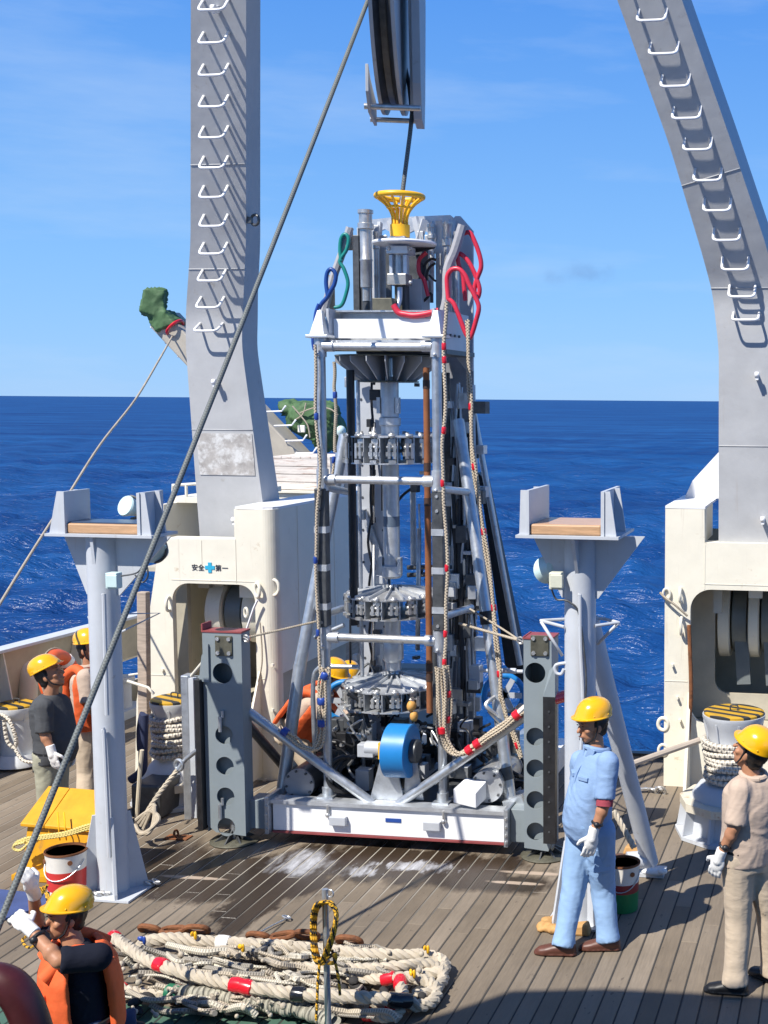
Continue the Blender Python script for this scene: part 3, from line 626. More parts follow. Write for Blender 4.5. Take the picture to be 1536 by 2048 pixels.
plate(rrect(-1.6, .8, .57, 2.055, .02), [rrect(P(1430, 1300, 12.45).x, .6, P(1440, 1385, 12.45).z, 2.03, .14)], .04, to_xz(12.45)).build('inner_frame', m_creamin, rh)
drum_set(rh, 0, [(P(u0, 1300, 12.7).x, P(u1, 1300, 12.7).x) for u0, u1 in ((1438, 1462), (1465, 1496), (1498, 1520), (1523, 1552), (1555, 1580))], 12.85, 1.55, [m_cream, m_hgrey], .42)
for k, (xa, xb, zb) in enumerate(((-1.30, -1.22, 1.70), (P(1497, 1200, 12.1).x, P(1524, 1200, 12.1).x, 1.86), (-.50, -.36, 1.75), (-.1, .05, 1.7))):
    a = MB(); a.bx(xa, xb, 12.1, 12.2, zb, 2.05); a.build('hinge_web', m_creamin if k != 1 else m_cream, rh)
for k, xa in enumerate((P(1480, 1300, 12.6).x, P(1538, 1300, 12.6).x, -.2)):
    a = MB(); a.bar((xa, 12.62, 1.6), (xa+.05, 12.58, .9), .14, .12, (0, 1, 0)); a.build('hinge_arm', m_hgrey, rh)
for x0_, x1_, z0_, z1_ in ((-1.75, rx0-.02, 1.05, 1.056), (-1.37, .9, rz1+.05, rz1+.056), (-1.37, -1.364, rz1, 2.4), (-.75, -.744, rz1+.06, 2.4)):
    a = MB(); a.bx(x0_, x1_, YR-.004, YR-.0005, z0_, z1_); a.build('weld_seam', m_cream, rh)
for px_, py_ in ((1355, 1395), (1360, 1440), (1345, 1330)):
    c = P(px_, py_, YR-.01); a = MB(); a.cyl((c.x, YR-.05, c.z), (c.x, YR-.0005, c.z), .014, n=10); a.build('stud', m_cream, rh)
eye(rh, 1333, 1188, YR-.02, .035, .013, (0, 1, 0)); eye(rh, 1361, 1190, YR-.03, .045, .016); eye(rh, 1363, 1252, YR-.03, .055, .016); eye(rh, 1326, 1448, YR, .05, .018, (0, 1, 0), None, 1.2); eye(rh, 1326, 1500, YR, .045, .015, (0, 1, 0), None, 1.2)
a = MB(); c = P(1405, 1000, YR+.5); a.torus((c.x, c.y, 2.77), (0, 1, 0), .07, .02, 20, 8); a.build('lifting_eye', m_white, rh)
a = MB(); a.prism([(-1.52, YR-.002, 0), (-1.52, YR-.35, 0), (-1.52, YR-.02, .95)], (.03, 0, 0)); a.build('support_fin', m_cream, rh)
a = MB(); a.tube(spline(PP([(1378, 1250, -.03), (1382, 1380, -.05), (1378, 1450, -.06), (1372, 1560, -.08)], YR)), .02, 8); a.build('pipe', m_rust, rh)
a = MB(); a.tube(spline(PP([(1320, 1185, -.04), (1330, 1195, -.06), (1350, 1210, -.08), (1375, 1232, -.05)], YR)), .012, 6); a.build('tie_cord', m_cord, rh)

# ------------------------------------------------------------------ stern gantry
gf = thing('stern_gantry', 'grey steel stern gantry frame with white ladder rungs on both legs', 'gantry', (-3.75, 12, 2))
LEAN = R_(21.5)
def leg_profile(kn):
    zz = np.arange(2.12, 9.41, .06); k = np.array(kn)
    f = [np.interp(zz, k[:, 0], k[:, i]) for i in (1, 2, 3, 4)]
    ker = np.hanning(9); ker /= ker.sum()
    f = [np.convolve(np.pad(q, 4, mode='reflect', reflect_type='odd'), ker, 'valid') for q in f]
    return zz, f
tl = math.tan(LEAN)
def Yf(z): return 12-max(0, z-4.78)*tl
knL = [(1.6, -6.56, -5.80, 12, .40), (2.73, -6.623, -5.913, 12, .38), (4.30, -6.70, -6.10, 12, .33), (4.62, -6.69, -6.08, 12, .33), (5.30, -6.505, -5.925, Yf(5.3), .33), (7.37, -5.99, -5.46, Yf(7.37), .30), (9.4, -5.49, -4.99, Yf(9.4), .3)]
knR = [(1.6, -1.24, -.50, 12, .6), (2.6, -1.247, -.52, 12, .6), (4.27, -1.262, -.66, 12, .6), (4.82, -1.33, -.72, 12, .6), (5.2, -1.425, -.80, Yf(5.2), .6), (6.1, -1.68, -1.11, Yf(6.1), .6), (7.25, -2.08, -1.52, Yf(7.25), .55), (9.4, -2.83, -2.28, Yf(9.4), .5)]
LEG = {}
for nm, kn in (('L', knL), ('R', knR)):
    zz, (xl, xr, yf, dp) = leg_profile(kn); LEG[nm] = (zz, xl, xr, yf); a = MB(); vs = []; fs = []
    for i in range(len(zz)):
        dy = (yf[min(i+1, len(zz)-1)]-yf[max(i-1, 0)])/(zz[min(i+1, len(zz)-1)]-zz[max(i-1, 0)]); nrm = V((0, 1, -dy)).normalized()
        vs += [V((xl[i], yf[i], zz[i])), V((xr[i], yf[i], zz[i])), V((xr[i], yf[i], zz[i]))+nrm*dp[i], V((xl[i], yf[i], zz[i]))+nrm*dp[i]]
    for i in range(len(zz)-1):
        for k in range(4): fs.append((4*i+k, 4*i+(k+1) % 4, 4*i+4+(k+1) % 4, 4*i+4+k))
    a.add(vs, fs, None, True); o = a.build('leg', m_grey, gf)
    e = o.modifiers.new('es', 'EDGE_SPLIT'); e.split_angle = R_(35)
a = MB(); a.bx(-5.7, -2.1, 10.0, 10.75, 9.0, 9.9); a.build('cross_beam', m_grey, gf, .03)
def leg_pt(nm, z, u=.5):
    zz, xl, xr, yf = LEG[nm]; i = np.interp(z, zz, np.arange(len(zz))); f = lambda q: float(np.interp(z, zz, q))
    dy = (float(np.interp(z+.1, zz, yf))-float(np.interp(z-.1, zz, yf)))/.2
    return V((f(xl)*(1-u)+f(xr)*u, f(yf), z)), math.atan(-dy)
ru = MB(); ru.tube(spline([(-.122, 0, .0), (-.122, -.10, 0)], 1)+spline([(-.122, -.12, 0), (-.115, -.15, 0), (-.09, -.168, 0)], 4)+[V((-.05, -.17, 0)), V((.05, -.17, 0))]+spline([(.09, -.168, 0), (.115, -.15, 0), (.122, -.12, 0)], 4)+[V((.122, -.10, 0)), V((.122, 0, 0))], .0135, 8)
rung_me = ru.mesh('rung', m_white)
def zof(nm, px, py, u=.5):   # height on the leg face seen at picture row py
    lo, hi = 2.0, 9.0
    for _ in range(40):
        mid = (lo+hi)/2; p = leg_pt(nm, mid, u)[0]; an = leg_pt(nm, mid, u)[1]; an += R_(27); q = p+V((0, -math.cos(an), -math.sin(an)))*.17-EYE
        yy = PPY-FPX*q.dot(up)/q.dot(fw)
        if yy > py: lo = mid
        else: hi = mid
    return (lo+hi)/2
for nm, y0, y1, n, u in (('L', 86, 662, 11, .46), ('R', 41, 640, 11, .50)):
    z0, z1 = zof(nm, 0, y0, u), zof(nm, 0, y1, u)
    for k in range(-1, n):
        z = z0+(z1-z0)*k/(n-1); p, an = leg_pt(nm, z, u); inst(rung_me, 'rung', gf, p, (an+R_(27), 0, 0))
for nm, px, py, u in (('L', 437, 783, .52), ('L', 440, 40, .5), ('L', 468, 1060, .60), ('R', 1507, 770, .6), ('R', 1510, 1060, .6)):
    z = zof(nm, px, py, u); p, an = leg_pt(nm, z, u); a = MB(); a.bx(-.013, .013, -.10, 0, -.03, .03); a.cyl((-.02, -.09, .02), (.02, -.09, .02), .028); me = a.mesh('lug', m_white); inst(me, 'lug', gf, p, (an, 0, 0))
for nm, zs in (('L', (6.0, 5.05, 3.45)), ('R', (5.75, 4.85, 3.35))):
    for z in zs:
        a = MB(); p0, an = leg_pt(nm, z, 0); p1, _ = leg_pt(nm, z, 1)
        if nm == 'R' and z > 5: p1 = leg_pt(nm, z+.14, 1)[0]
        a.tube([p0, p1], .006, 6); a.build('weld_seam', m_grey, gf)
p0, _ = leg_pt('L', zof('L', 0, 862, .1)-.0, .0); zt = P(440, 867, 12).z; zb = P(440, 950, 12).z
a = MB(); xl0 = P(393, 867, 12).x; xr0 = P(504, 867, 12).x; xl1 = P(401, 950, 12).x; xr1 = P(511, 950, 12).x
a.hexa([(xl1, 11.992, zb), (xr1, 11.992, zb), (xr1, 12.0, zb), (xl1, 12, zb), (xl0, 11.992, zt), (xr0, 11.992, zt), (xr0, 12, zt), (xl0, 12, zt)]); a.build('patch_plate', m_patch, gf)
a = MB(); c = P(510, 440, 11.75); a.torus(c, (.3, 1, 0), .05, .014, 20, 8); a.bx(c.x-.14, c.x-.03, c.y-.02, c.y+.02, c.z-.03, c.z+.03); a.build('shackle', m_dark, gf)
# recessed pads on the right leg behind the ladder
for py in (0, 75, 190, 255, 318, 372, 430, 490):
    pass

# ------------------------------------------------------------------ sheave block and cables
SC = V((-3.98, 10.66, 7.42)); sb = thing('sheave_block', 'large grey sheave hanging in cheek plates from gantry top', 'sheave block', SC)
al = R_(16); sx_ = V((math.cos(al), math.sin(al), 0)); sy_ = V((-math.sin(al), math.cos(al), 0)); zv = V((0, 0, 1))
RS = 1.17
a = MB(); a.lathe(SC-sx_*.10, [(RS-.16, 0), (RS, 0), (RS, .03), (RS-.10, .07), (RS-.10, .13), (RS, .17), (RS, .20), (RS-.16, .20)], sx_, 80, ref=zv); 
for i in range(0): pass
a.build('sheave_rim', m_grey, sb)
a = MB(); a.lathe(SC-sx_*.10, [(RS-.101, .075), (RS-.085, .078), (RS-.085, .122), (RS-.101, .125)], sx_, 80, ref=zv); a.lathe(SC-sx_*.10, [(RS+.001, .034), (RS-.09, .074), (RS-.09, .126), (RS+.001, .166)], sx_, 80, ref=zv); a.build('groove_lining', m_dark, sb)
for k in range(8):
    t = 2*math.pi*k/8+.2; d = sy_*math.cos(t)+zv*math.sin(t); a = MB(); a.bar(SC+d*.15, SC+d*(RS-.13), .16, .10, sx_); a.build('spoke', m_grey, sb)
a = MB(); a.cyl(SC-sx_*.24, SC+sx_*.24, .16, n=24); a.build('hub', m_grey, sb)
for s_, nm in ((-.17, 'cheek_plate'), (.19, 'cheek_plate')):
    prof = [(-.30, 1.5), (.30, 1.5), (.52, .6), (.50, -.2), (.30, -1.0), (.16, -1.27), (-.22, -1.27), (-.36, -1.0), (-.48, -.2), (-.5, .6)]
    if s_ < 0: prof = [(-.60, -.92), (-.42, -1.0), (.08, -1.08), (.1, -1.27), (-.42, -1.27), (-.60, -1.14)]
    a = MB(); c = SC+sx_*s_; a.prism([c+sy_*u+zv*v_ for u, v_ in prof], sx_*(.025 if s_ < 0 else .07)); a.build(nm, m_grey, sb, .004)
    if s_ > 0:
        for u0, u1 in ((-.42, -.34), (.36, .44)):
            a = MB(); a.bar(c+sy_*u0+zv*(-.3), c+sy_*(u0*.5)+zv*(-1.2), .05, .03, sy_); a.build('stiffener', m_grey, sb)
a = MB(); a.cyl(SC-sx_*.2+sy_*-.42-zv*1.22, SC+sx_*.26+sy_*-.42-zv*1.22, .025); a.build('guard_roller', m_ss, sb)
a = MB(); a.cyl(SC-sx_*.2+sy_*.08-zv*1.22, SC+sx_*.26+sy_*.08-zv*1.22, .022); a.build('guard_roller', m_ss, sb)
for s_ in (-1, 1):
    a = MB(); a.bar(SC+sx_*.2*s_+zv*.6, SC+sx_*.2*s_+zv*2.0, .05, .2, sy_); a.build('hanger', m_grey, sb)
top = P(801, 470, 10.5)
a = MB(); a.tube([top, P(806, 385, 10.5)], .021, 10); tag(a.build('cable_grip', m_alu), 'silver cable grip inside yellow bellmouth', 'cable grip')
a = MB(); q0, q1 = P(803, 400, 10.5), P(820, 268, 10.56); a.tube([q0, q1, P(823, 240, 10.62)]+spline([P(824, 225, 10.68), P(818, 170, 10.9), P(803, 90, 11.2), P(795, -60, 11.3)], 6), .019, 10); tag(a.build('main_cable', m_steelc), 'dark lift cable running from sheave down into yellow bellmouth', 'cable')
A0 = P(738, -5, 10.75); B0 = P(20, 1795, 6.05); dv = (B0-A0).normalized()
a = MB(); a.tube([A0-dv*2.2]+[A0+(B0-A0)*t-V((0, 0, .05*math.sin(math.pi*t))) for t in np.linspace(0, 1, 24)]+[B0+dv*.25, B0+dv*.5], .019, 10); tag(a.build('tag_line_cable', m_steelc), 'long grey cable running diagonally from the sheave to the crouching man', 'cable')

# ------------------------------------------------------------------ seabed coring machine
VC = V((-3.8, 10.6, .11))
vm = thing('coring_machine', 'tall silver seabed coring machine with white base and yellow bellmouth on top', 'coring machine', VC)
def vp(mb, name, mt, parent=None, **k): return mb.build(name, mt, parent or vm, **k)
YB = 9.8
# base frame
bf = MB(); bf.bx(-4.80, -2.775, YB, YB+.09, .118, .355); bfo = vp(bf, 'front_beam', m_wframe, bevel=.006)
a = MB(); a.bx(-4.83, -2.75, YB-.025, YB+.12, .357, .388); vp(a, 'beam_flange', m_alu, bfo)
a = MB(); a.bx(-4.80, -2.775, YB-.012, YB+.10, .10, .116); vp(a, 'beam_keel', m_redox, bfo)
for xa in (-4.80, -3.85, -2.875):
    a = MB(); a.bx(xa, xa+.1, YB+.09, 12.1, .13, .35); vp(a, 'side_beam', m_wframe)
a = MB(); a.bx(-4.80, -2.775, 12.1, 12.2, .13, .35); vp(a, 'rear_beam', m_wframe)
a = MB(); a.bx(-4.70, -3.85, YB+.12, 12.1, .34, .352); a.bx(-3.75, -2.875, YB+.12, 12.1, .34, .352); vp(a, 'floor_grating', m_dark)
for xa, za in ((-4.28, .20), (-3.46, .20)):
    a = MB(); a.bx(xa, xa+.145, YB-.05, YB-.001, za, za+.075); vp(a, 'anode', m_panel, bfo, bevel=.006)
    a = MB(); a.cyl((xa+(-.02 if xa < -4 else .17), YB-.02, .37), (xa+(-.02 if xa < -4 else .17), YB-.02, .29), .012); a.ell((xa+(-.02 if xa < -4 else .17), YB-.02, .28), (.022,)*3); vp(a, 'drain_bolt', m_ss, bfo)
a = MB(); a.bx(-3.80, -3.665, YB-.006, YB-.001, .243, .275); np_ = vp(a, 'name_plate', mat('plate_blue', (.02, .07, .30), .4, var=.05), bfo)
# corner plates
for xa in (-4.845, -2.765):
    a = MB(); a.bx(xa, xa+.035, YB-.06, YB+.2, .10, .42); cpo = vp(a, 'corner_plate', m_galv, bevel=.004)
    for zz in (.14, .2, .27, .34):
        a = MB(); a.cyl((xa+.017, YB-.075, zz), (xa+.017, YB-.06, zz), .012, n=6); vp(a, 'bolt', m_ss, cpo)
# front posts
YP = 9.95
for px_, sgn in ((-4.367, -1), (-3.352, 1)):
    top_ = 4.27; xt = px_+(0 if sgn < 0 else -.018)
    a = MB(); a.cyl((xt, YP, 3.0), (xt, YP, top_), .04, n=14); vp(a, 'upper_post', m_galv)
    a = MB(); a.cyl((px_, YP, .385), (px_+.003, YP, 1.93), .037, n=14); vp(a, 'lower_post', m_galv)
    a = MB(); a.bx(px_-.055, px_+.04, YP-.055, YP+.04, 1.86, 3.03); sh = vp(a, 'post_sheath', m_dark, bevel=.008)
    for zz in (2.03, 2.36, 2.68):
        a = MB(); a.bx(px_-.059, px_+.044, YP-.060, YP+.044, zz-.025, zz+.03); vp(a, 'band_clamp', m_alu, sh)
    for zz in (1.9, 2.86, 2.98):
        a = MB(); a.cyl((px_-.01, YP-.065, zz), (px_-.01, YP-.05, zz), .014, n=8); vp(a, 'bolt', m_ss, sh)
    for zz in (4.21, 3.10, 1.765):
        a = MB(); a.cyl((xt, YP, zz-.09), (xt, YP, zz+.09), .05, n=16); a.cyl((xt-sgn*.03, YP, zz), (xt-sgn*.12, YP, zz), .048, n=16); a.ell((xt, YP-.052, zz-.07), (.015,)*3); vp(a, 'pipe_fitting', m_alu)
    a = MB(); a.bx(px_-.07, px_+.07, YP-.08, YP+.08, .388, .402); a.cyl((px_, YP, .4), (px_, YP, .47), .05); vp(a, 'post_foot', m_galv)
    # gusset head above the post
    a = MB(); xg = xt; a.bx(xg-.10, xg+.09, YP-.07, YP+.09, 4.275, 4.30); a.hexa([(xg-.07, YP-.06, 4.301), (xg+.06, YP-.06, 4.301), (xg+.06, YP+.06, 4.301), (xg-.07, YP+.06, 4.301), (xg-.02, YP-.01, 4.50), (xg+.02, YP-.01, 4.50), (xg+.02, YP+.04, 4.50), (xg-.02, YP+.04, 4.50)]); vp(a, 'post_head', m_alu, bevel=.004)
for zz, mt in ((4.205, m_alu), (3.10, m_alu), (1.765, m_ss)):
    a = MB(); a.cyl((-4.36, YP, zz+.004), (-3.36, YP, zz), .034, n=14); vp(a, 'cross_tube', mt)
# rear posts and side tubes of the cage
for xa in (-4.367, -3.36):
    for zz in (3.06, 1.98):
        a = MB(); a.cyl((xa, YP, zz-.02), P({(0, 3): 702, (0, 1): 690, (1, 3): 946, (1, 1): 942}[(int(xa > -4), int(zz))], 985 if zz > 3 else 1215, 10.75), .032); vp(a, 'side_tube', m_galv)
# channel tray at the top of the cage
YT = 10.02
a = MB(); a.bx(-4.30, -3.42, YT+.20, YT+.215, 4.26, 4.50); tr = vp(a, 'tray_back', m_alu)
a = MB(); a.bx(-4.30, -3.42, YT-.02, YT+.20, 4.245, 4.26); vp(a, 'tray_floor', m_alu, tr)
a = MB(); a.bx(-4.30, -3.40, YT+.10, YT+.24, 4.50, 4.515); vp(a, 'tray_lip', m_ss, tr)
a = MB(); a.bx(-4.30, -3.42, YT+.05, YT+.06, 4.28, 4.44); vp(a, 'tray_web', m_wframe, tr)
a = MB(); a.bx(-4.29, -3.43, YT+.02, YT+.06, 4.17, 4.243); vp(a, 'tray_skirt', m_olive, tr, bevel=.003)
for xa in (-4.33, -3.42):
    a = MB(); a.bx(xa, xa+.022, YT-.03, YT+.9, 4.20, 4.52); vp(a, 'tray_end', m_panel, tr)
    for k in range(5):
        a = MB(); a.cyl((xa+.03, YT+.1+.12*k, 4.32), (xa+.045, YT+.1+.12*k, 4.32), .012, n=8); vp(a, 'bolt', m_dark, tr)
a = MB(); a.bx(-4.2, -3.4, 10.3, 11.1, 4.16, 4.20); vp(a, 'top_deck_plate', m_dark)
# tool carousels
CX, CY = -3.99, 10.52
def carousel(zb, zt, R, mt, cone, n, clamps, nm, mfin, wide=0):
    root = MB()
    if cone > 0: root.lathe((CX, CY, zt), [(R, -.012), (R, 0), (.12, cone), (.10, cone), (.10, -.012)], n=28, smooth=False)
    else: root.lathe((CX, CY, zt), [(R, -.012), (R, 0), (.1, 0)], n=28, smooth=False)
    ro = vp(root, nm, mt)
    lo = MB(); lo.lathe((CX, CY, zb), [(R*(.55 if wide else 1), 0), (R*(.55 if wide else 1), .012), (.1, .012)], n=28, smooth=False); vp(lo, 'rack_plate', mt, ro)
    f = MB()
    if wide: f.prism([(.1, 0, zb-zt), (R*.5, 0, zb-zt+.01), (R*.99, 0, -.06), (R*.99, 0, 0), (.1, 0, 0)], (0, .008, 0))
    else: f.prism([(R*.6, 0, zb-zt+.012), (R*.985, 0, zb-zt+.012), (R*.985, 0, -.013), (R*.6, 0, -.013)], (0, .008, 0))
    fm = f.mesh('rack_fin', mfin)
    for k in range(n): inst(fm, 'rack_fin', ro, (CX, CY, zt), (0, 0, 2*math.pi*(k+.3)/n))
    if cone > 0:
        q = MB(); q.prism([(.1, 0, cone+.03), (.1, 0, cone-.01), (R*.97, 0, -.005), (R*.97, 0, .025)], (0, .01, 0)); qm = q.mesh('cone_rib', mfin)
        for k in range(n): inst(qm, 'cone_rib', ro, (CX, CY, zt), (0, 0, 2*math.pi*(k+.5)/n))
    if clamps:
        c = MB(); h = zt-zb; c.bx(R*.96, R*1.03, -.035, -.012, .05, h*.75); c.bx(R*.96, R*1.03, .012, .035, .05, h*.75); c.bx(R*.93, R*1.0, -.05, .05, h*.3, h*.45); c.bx(R*.99, R*1.06, -.028, .028, h*.02, h*.16); c.bx(R*.88, R*.95, -.03, .03, h*.5, h*.9); c.cyl((R*1.0, -.03, h*1.02), (R*1.0, .03, h*1.02), .016, n=8); c.cyl((R*.98, -.045, h*.62), (R*.98, .045, h*.62), .011, n=8); c.cyl((R*.9, 0, h*.75), (R*.9, 0, h*1.12), .018, n=8)
        cm = c.mesh('jaw_clamp', m_ss)
        for k in range(n): inst(cm, 'jaw_clamp', ro, (CX, CY, zb), (0, 0, 2*math.pi*k/n))
    return ro
carousel(3.92, 4.15, .46, m_olive, 0, 18, False, 'guide_cone', m_panel, 1)
carousel(3.22, 3.46, .385, m_alu, 0, 16, True, 'tool_carousel', m_alu)
carousel(1.88, 2.06, .40, m_ss, .04, 16, True, 'tool_carousel', m_alu)
cr_ = carousel(1.08, 1.26, .43, m_alu, .055, 16, True, 'tool_carousel', m_alu)
a = MB(); a.ell(P(823, 1412, 10.2), (.04, .05, .05)); a.ell(P(828, 1432, 10.2), (.035, .04, .05)); vp(a, 'core_sample', mat('orange_core', (.62, .32, .08), .6), cr_)
# drill columns
a = MB(); a.cyl((CX, CY, 3.45), (CX, CY, 3.97), .078, n=24); a.cyl((CX, CY, 2.2), (CX, CY, 3.25), .072, n=24); a.cyl((CX, CY, 1.38), (CX, CY, 1.92), .070, n=24); a.lathe((CX, CY, 3.55), [(.07, -.02), (.093, 0), (.093, .06), (.07, .08)]); a.lathe((CX, CY, 2.22), [(.07, -.02), (.09, 0), (.09, .09), (.07, .1)]); a.lathe((CX, CY, 1.47), [(.07, -.02), (.088, 0), (.088, .18), (.07, .2)]); col = vp(a, 'drill_column', m_alu)
a = MB(); a.cyl((CX, CY, 2.66), (CX, CY, 2.75), .0735, n=24); vp(a, 'column_band', mat('band_blue_grey', (.12, .16, .22), .4), col)
for zz in (3.72, 2.32, 1.55):
    for s_ in (-1, 1):
        a = MB(); a.box((CX+s_*.085, CY-.03, zz), (.03, .05, .14)); vp(a, 'column_lug', m_alu, col)
for px0, px1, py0, py1, Y, r, mt, nm in ((854, 858, 735, 1425, 10.15, .027, m_rustrod, 'drill_rod'), (705, 704, 740, 1250, 10.25, .035, m_black, 'drill_rod'), (722, 722, 760, 1600, 10.5, .018, m_galv, 'guide_rod'), (827, 826, 960, 1135, 11.2, .028, m_galv, 'guide_rod'), (868, 872, 1250, 1450, 10.3, .02, m_dark, 'guide_rod')):
    p0, p1 = P(px0, py0, Y), P(px1, py1, Y); p1.x = p0.x*.5+p1.x*.5; p0.x = p1.x; a = MB(); a.cyl(p0, p1, r, n=12); o = vp(a, nm, mt)
    if mt is m_rustrod:
        for py in (770, 935, 1005, 1335, 1355):
            q = P(855, py, Y); a = MB(); a.cyl((p0.x, Y, q.z-.03), (p0.x, Y, q.z+.04), r+.003, n=12); vp(a, 'rod_joint', mat('dark_rod_joint', (.06, .03, .02), .6), o)
# mast behind: channels and panels
ym = 11.15
def mpanel(px0, px1, py0, py1, Y, mt, nm, d=.03, bev=.004):
    p0, p1 = P(px0, py1, Y), P(px1, py0, Y); a = MB(); a.bx(p0.x, p1.x, Y, Y+d, max(.36, p0.z), p1.z); return vp(a, nm, mt, bevel=bev), p0, p1
for args in ((728, 768, 700, 1600, 11.0, m_panel, 'mast_panel'), (766, 772, 640, 1600, 11.05, m_dark, 'mast_flange'), (708, 717, 470, 700, 10.9, m_dark, 'mast_flange'), (717, 752, 455, 700, 11.0, m_panel, 'mast_channel'), (756, 773, 470, 600, 10.95, m_alu, 'mast_channel'), (772, 781, 500, 600, 10.8, m_dark, 'mast_channel'),
             (872, 885, 440, 640, 10.9, m_alu, 'mast_channel'), (836, 846, 462, 640, 11.0, m_panel, 'mast_channel'), (850, 868, 470, 530, 11.02, m_alu, 'mast_channel'), (745, 757, 450, 640, 10.9, m_panel, 'mast_channel'), (718, 728, 445, 640, 10.92, m_dark, 'mast_channel'), (905, 914, 470, 640, 10.85, m_panel, 'mast_channel'), (898, 946, 700, 1640, 11.25, mat('mast_dark_grey', (.30, .31, .33), .5, .3, var=.2, dirt=((.4, .42, .44), .3, 5)), 'mast_column'), (886, 898, 745, 1640, 11.05, m_dark, 'mast_flange')):
    o, p0, p1 = mpanel(*args)
    if args[6] == 'mast_panel':
        z = p1.z-.15
        while z > .6:
            for u in (.12, .88):
                a = MB(); a.cyl((p0.x+(p1.x-p0.x)*u, 10.995, z), (p0.x+(p1.x-p0.x)*u, 10.999, z), .012, n=8); vp(a, 'bolt_hole', m_dark, o)
            z -= .3
# diagonal stay on the panel
for q0, q1 in (((726, 1020), (772, 1150)), ((757, 1310), (775, 1380))):
    a = MB(); a.bar(P(*q0, 10.97), P(*q1, 10.97), .03, .06); vp(a, 'panel_stay', m_alu)
# big right cheek plate with sloped lower edge and chamfered top
q = PP([(898, 448), (910, 432), (920, 432), (946, 462), (946, 742), (930, 738), (893, 690), (893, 520)], 11.1); a = MB(); a.prism(q, (0, .03, 0)); ck = vp(a, 'mast_cheek', m_panel, bevel=.004)
for i in range(3):
    for j in range(3):
        p = P(905+i*12, 650+j*10, 11.09); a = MB(); a.cyl((p.x, 11.085, p.z), (p.x, 11.099, p.z), .014, n=8); vp(a, 'bolt', m_dark, ck)
q = PP([(735, 440), (780, 435), (900, 430), (912, 440), (905, 470), (870, 475), (840, 455), (800, 475), (770, 458), (735, 470)], 11.2); a = MB(); a.prism(q, (0, .03, 0)); vp(a, 'mast_head_plate', m_alu)
a = MB()
for x0, y0, x1, y1 in ((780, 440, 795, 500), (830, 435, 845, 500), (850, 440, 835, 490), (862, 445, 875, 505), (905, 440, 890, 520), (760, 445, 755, 520)):
    a.bar(P(x0, y0, 11.05), P(x1, y1, 11.0), .03, .06)
vp(a, 'mast_head_web', m_panel)
for x0, Y, tp, bt, r in ((731, 10.75, 427, 575, .052), (895, 10.8, 452, 640, .035), (752, 10.85, 470, 600, .022), (862, 10.85, 455, 560, .026), (913, 10.78, 470, 640, .02)):
    t_, b_ = P(x0, tp, Y), P(x0, bt, Y); a = MB(); c = V((t_.x, Y, 0)); h = t_.z-b_.z
    a.lathe((c.x, Y, b_.z), [(r*.7, -.12), (r*.7, 0), (r, 0), (r, h*.35), (r*1.08, h*.36), (r*1.08, h*.38), (r, h*.39), (r, h*.78), (r*1.35, h*.79), (r*1.35, h*.86), (r*1.1, h*.87), (r*1.1, h*.99), (r*1.3, h), (r*1.3, h+.03)], n=20); hc = vp(a, 'hydraulic_cylinder', m_ss)
    a = MB(); a.cyl((c.x, Y, b_.z-.2), (c.x, Y, b_.z-.1), r*.6); vp(a, 'piston_rod', m_dark, hc)
# winch swivel under the bellmouth
Yc = 10.5
def vbox(px0, px1, py0, py1, Y, d, mt, nm, bev=.004, parent=None):
    p0, p1 = P(px0, py1, Y), P(px1, py0, Y); a = MB(); a.bx(p0.x, p1.x, Y-d/2, Y+d/2, p0.z, p1.z); return vp(a, nm, mt, parent, bevel=bev)
a = MB(); c = P(802, 487, Yc); a.lathe((c.x+.03, Yc, c.z), [(.05, -.012), (.27, -.012), (.275, 0), (.27, .012), (.05, .012)], n=32); vp(a, 'round_guard_plate', m_wframe)
vbox(781, 823, 494, 510, Yc, .2, m_alu, 'swivel_block'); vbox(781, 787, 510, 552, Yc-.05, .06, m_alu, 'swivel_side'); vbox(809, 816, 510, 552, Yc-.05, .06, m_alu, 'swivel_side')
a = MB(); a.cyl((P(798, 540, Yc).x, Yc, P(798, 556, Yc).z), (P(798, 540, Yc).x, Yc, P(798, 500, Yc).z), .05, n=20); vp(a, 'swivel_barrel', m_ss)
vbox(781, 818, 549, 571, Yc-.04, .16, mat('nickel_block', (.42, .40, .36), .35, .6, var=.15), 'swivel_base')
for px_ in (778, 821):
    for py_ in (497, 565):
        a = MB(); a.ell(P(px_, py_, Yc-.1), (.018,)*3); vp(a, 'bolt', m_ss)
vbox(792, 808, 571, 630, Yc+.02, .06, m_olive, 'torque_arm'); vbox(808, 815, 571, 630, Yc+.02, .1, m_dark, 'torque_arm')
a = MB(); a.tube(spline(PP([(800, 575, -.06), (799, 600, -.08), (793, 618, -.12)], Yc)), .024); vp(a, 'cable_sleeve', m_galv)
vbox(750, 790, 597, 632, 10.35, .12, m_olive, 'valve_box'); vbox(815, 852, 560, 628, 10.75, .2, m_panel, 'junction_housing')
vbox(822, 862, 500, 565, 11.0, .1, m_dark, 'hose_bracket'); vbox(776, 800, 600, 640, 10.6, .1, m_black, 'valve_block')
# black hoses near the swivel
for pts, r in (([(845, 560), (850, 530), (862, 518), (872, 520)], .012), ([(850, 570), (856, 540), (870, 526)], .012), ([(812, 600), (830, 612), (850, 600), (862, 585)], .012), ([(820, 500), (850, 495), (868, 490)], .03), ([(858, 550), (868, 560), (872, 562)], .01), ([(835, 510), (845, 540), (840, 560)], .02)):
    a = MB(); a.tube(spline(PP(pts, 10.7)), r, 8); vp(a, 'black_hose', m_black)
a = MB(); a.tube(spline(PP([(853, 505), (838, 520), (838, 545), (848, 560), (853, 580), (856, 592)], 10.65)), .018, 8); vp(a, 'red_hose', m_redh)
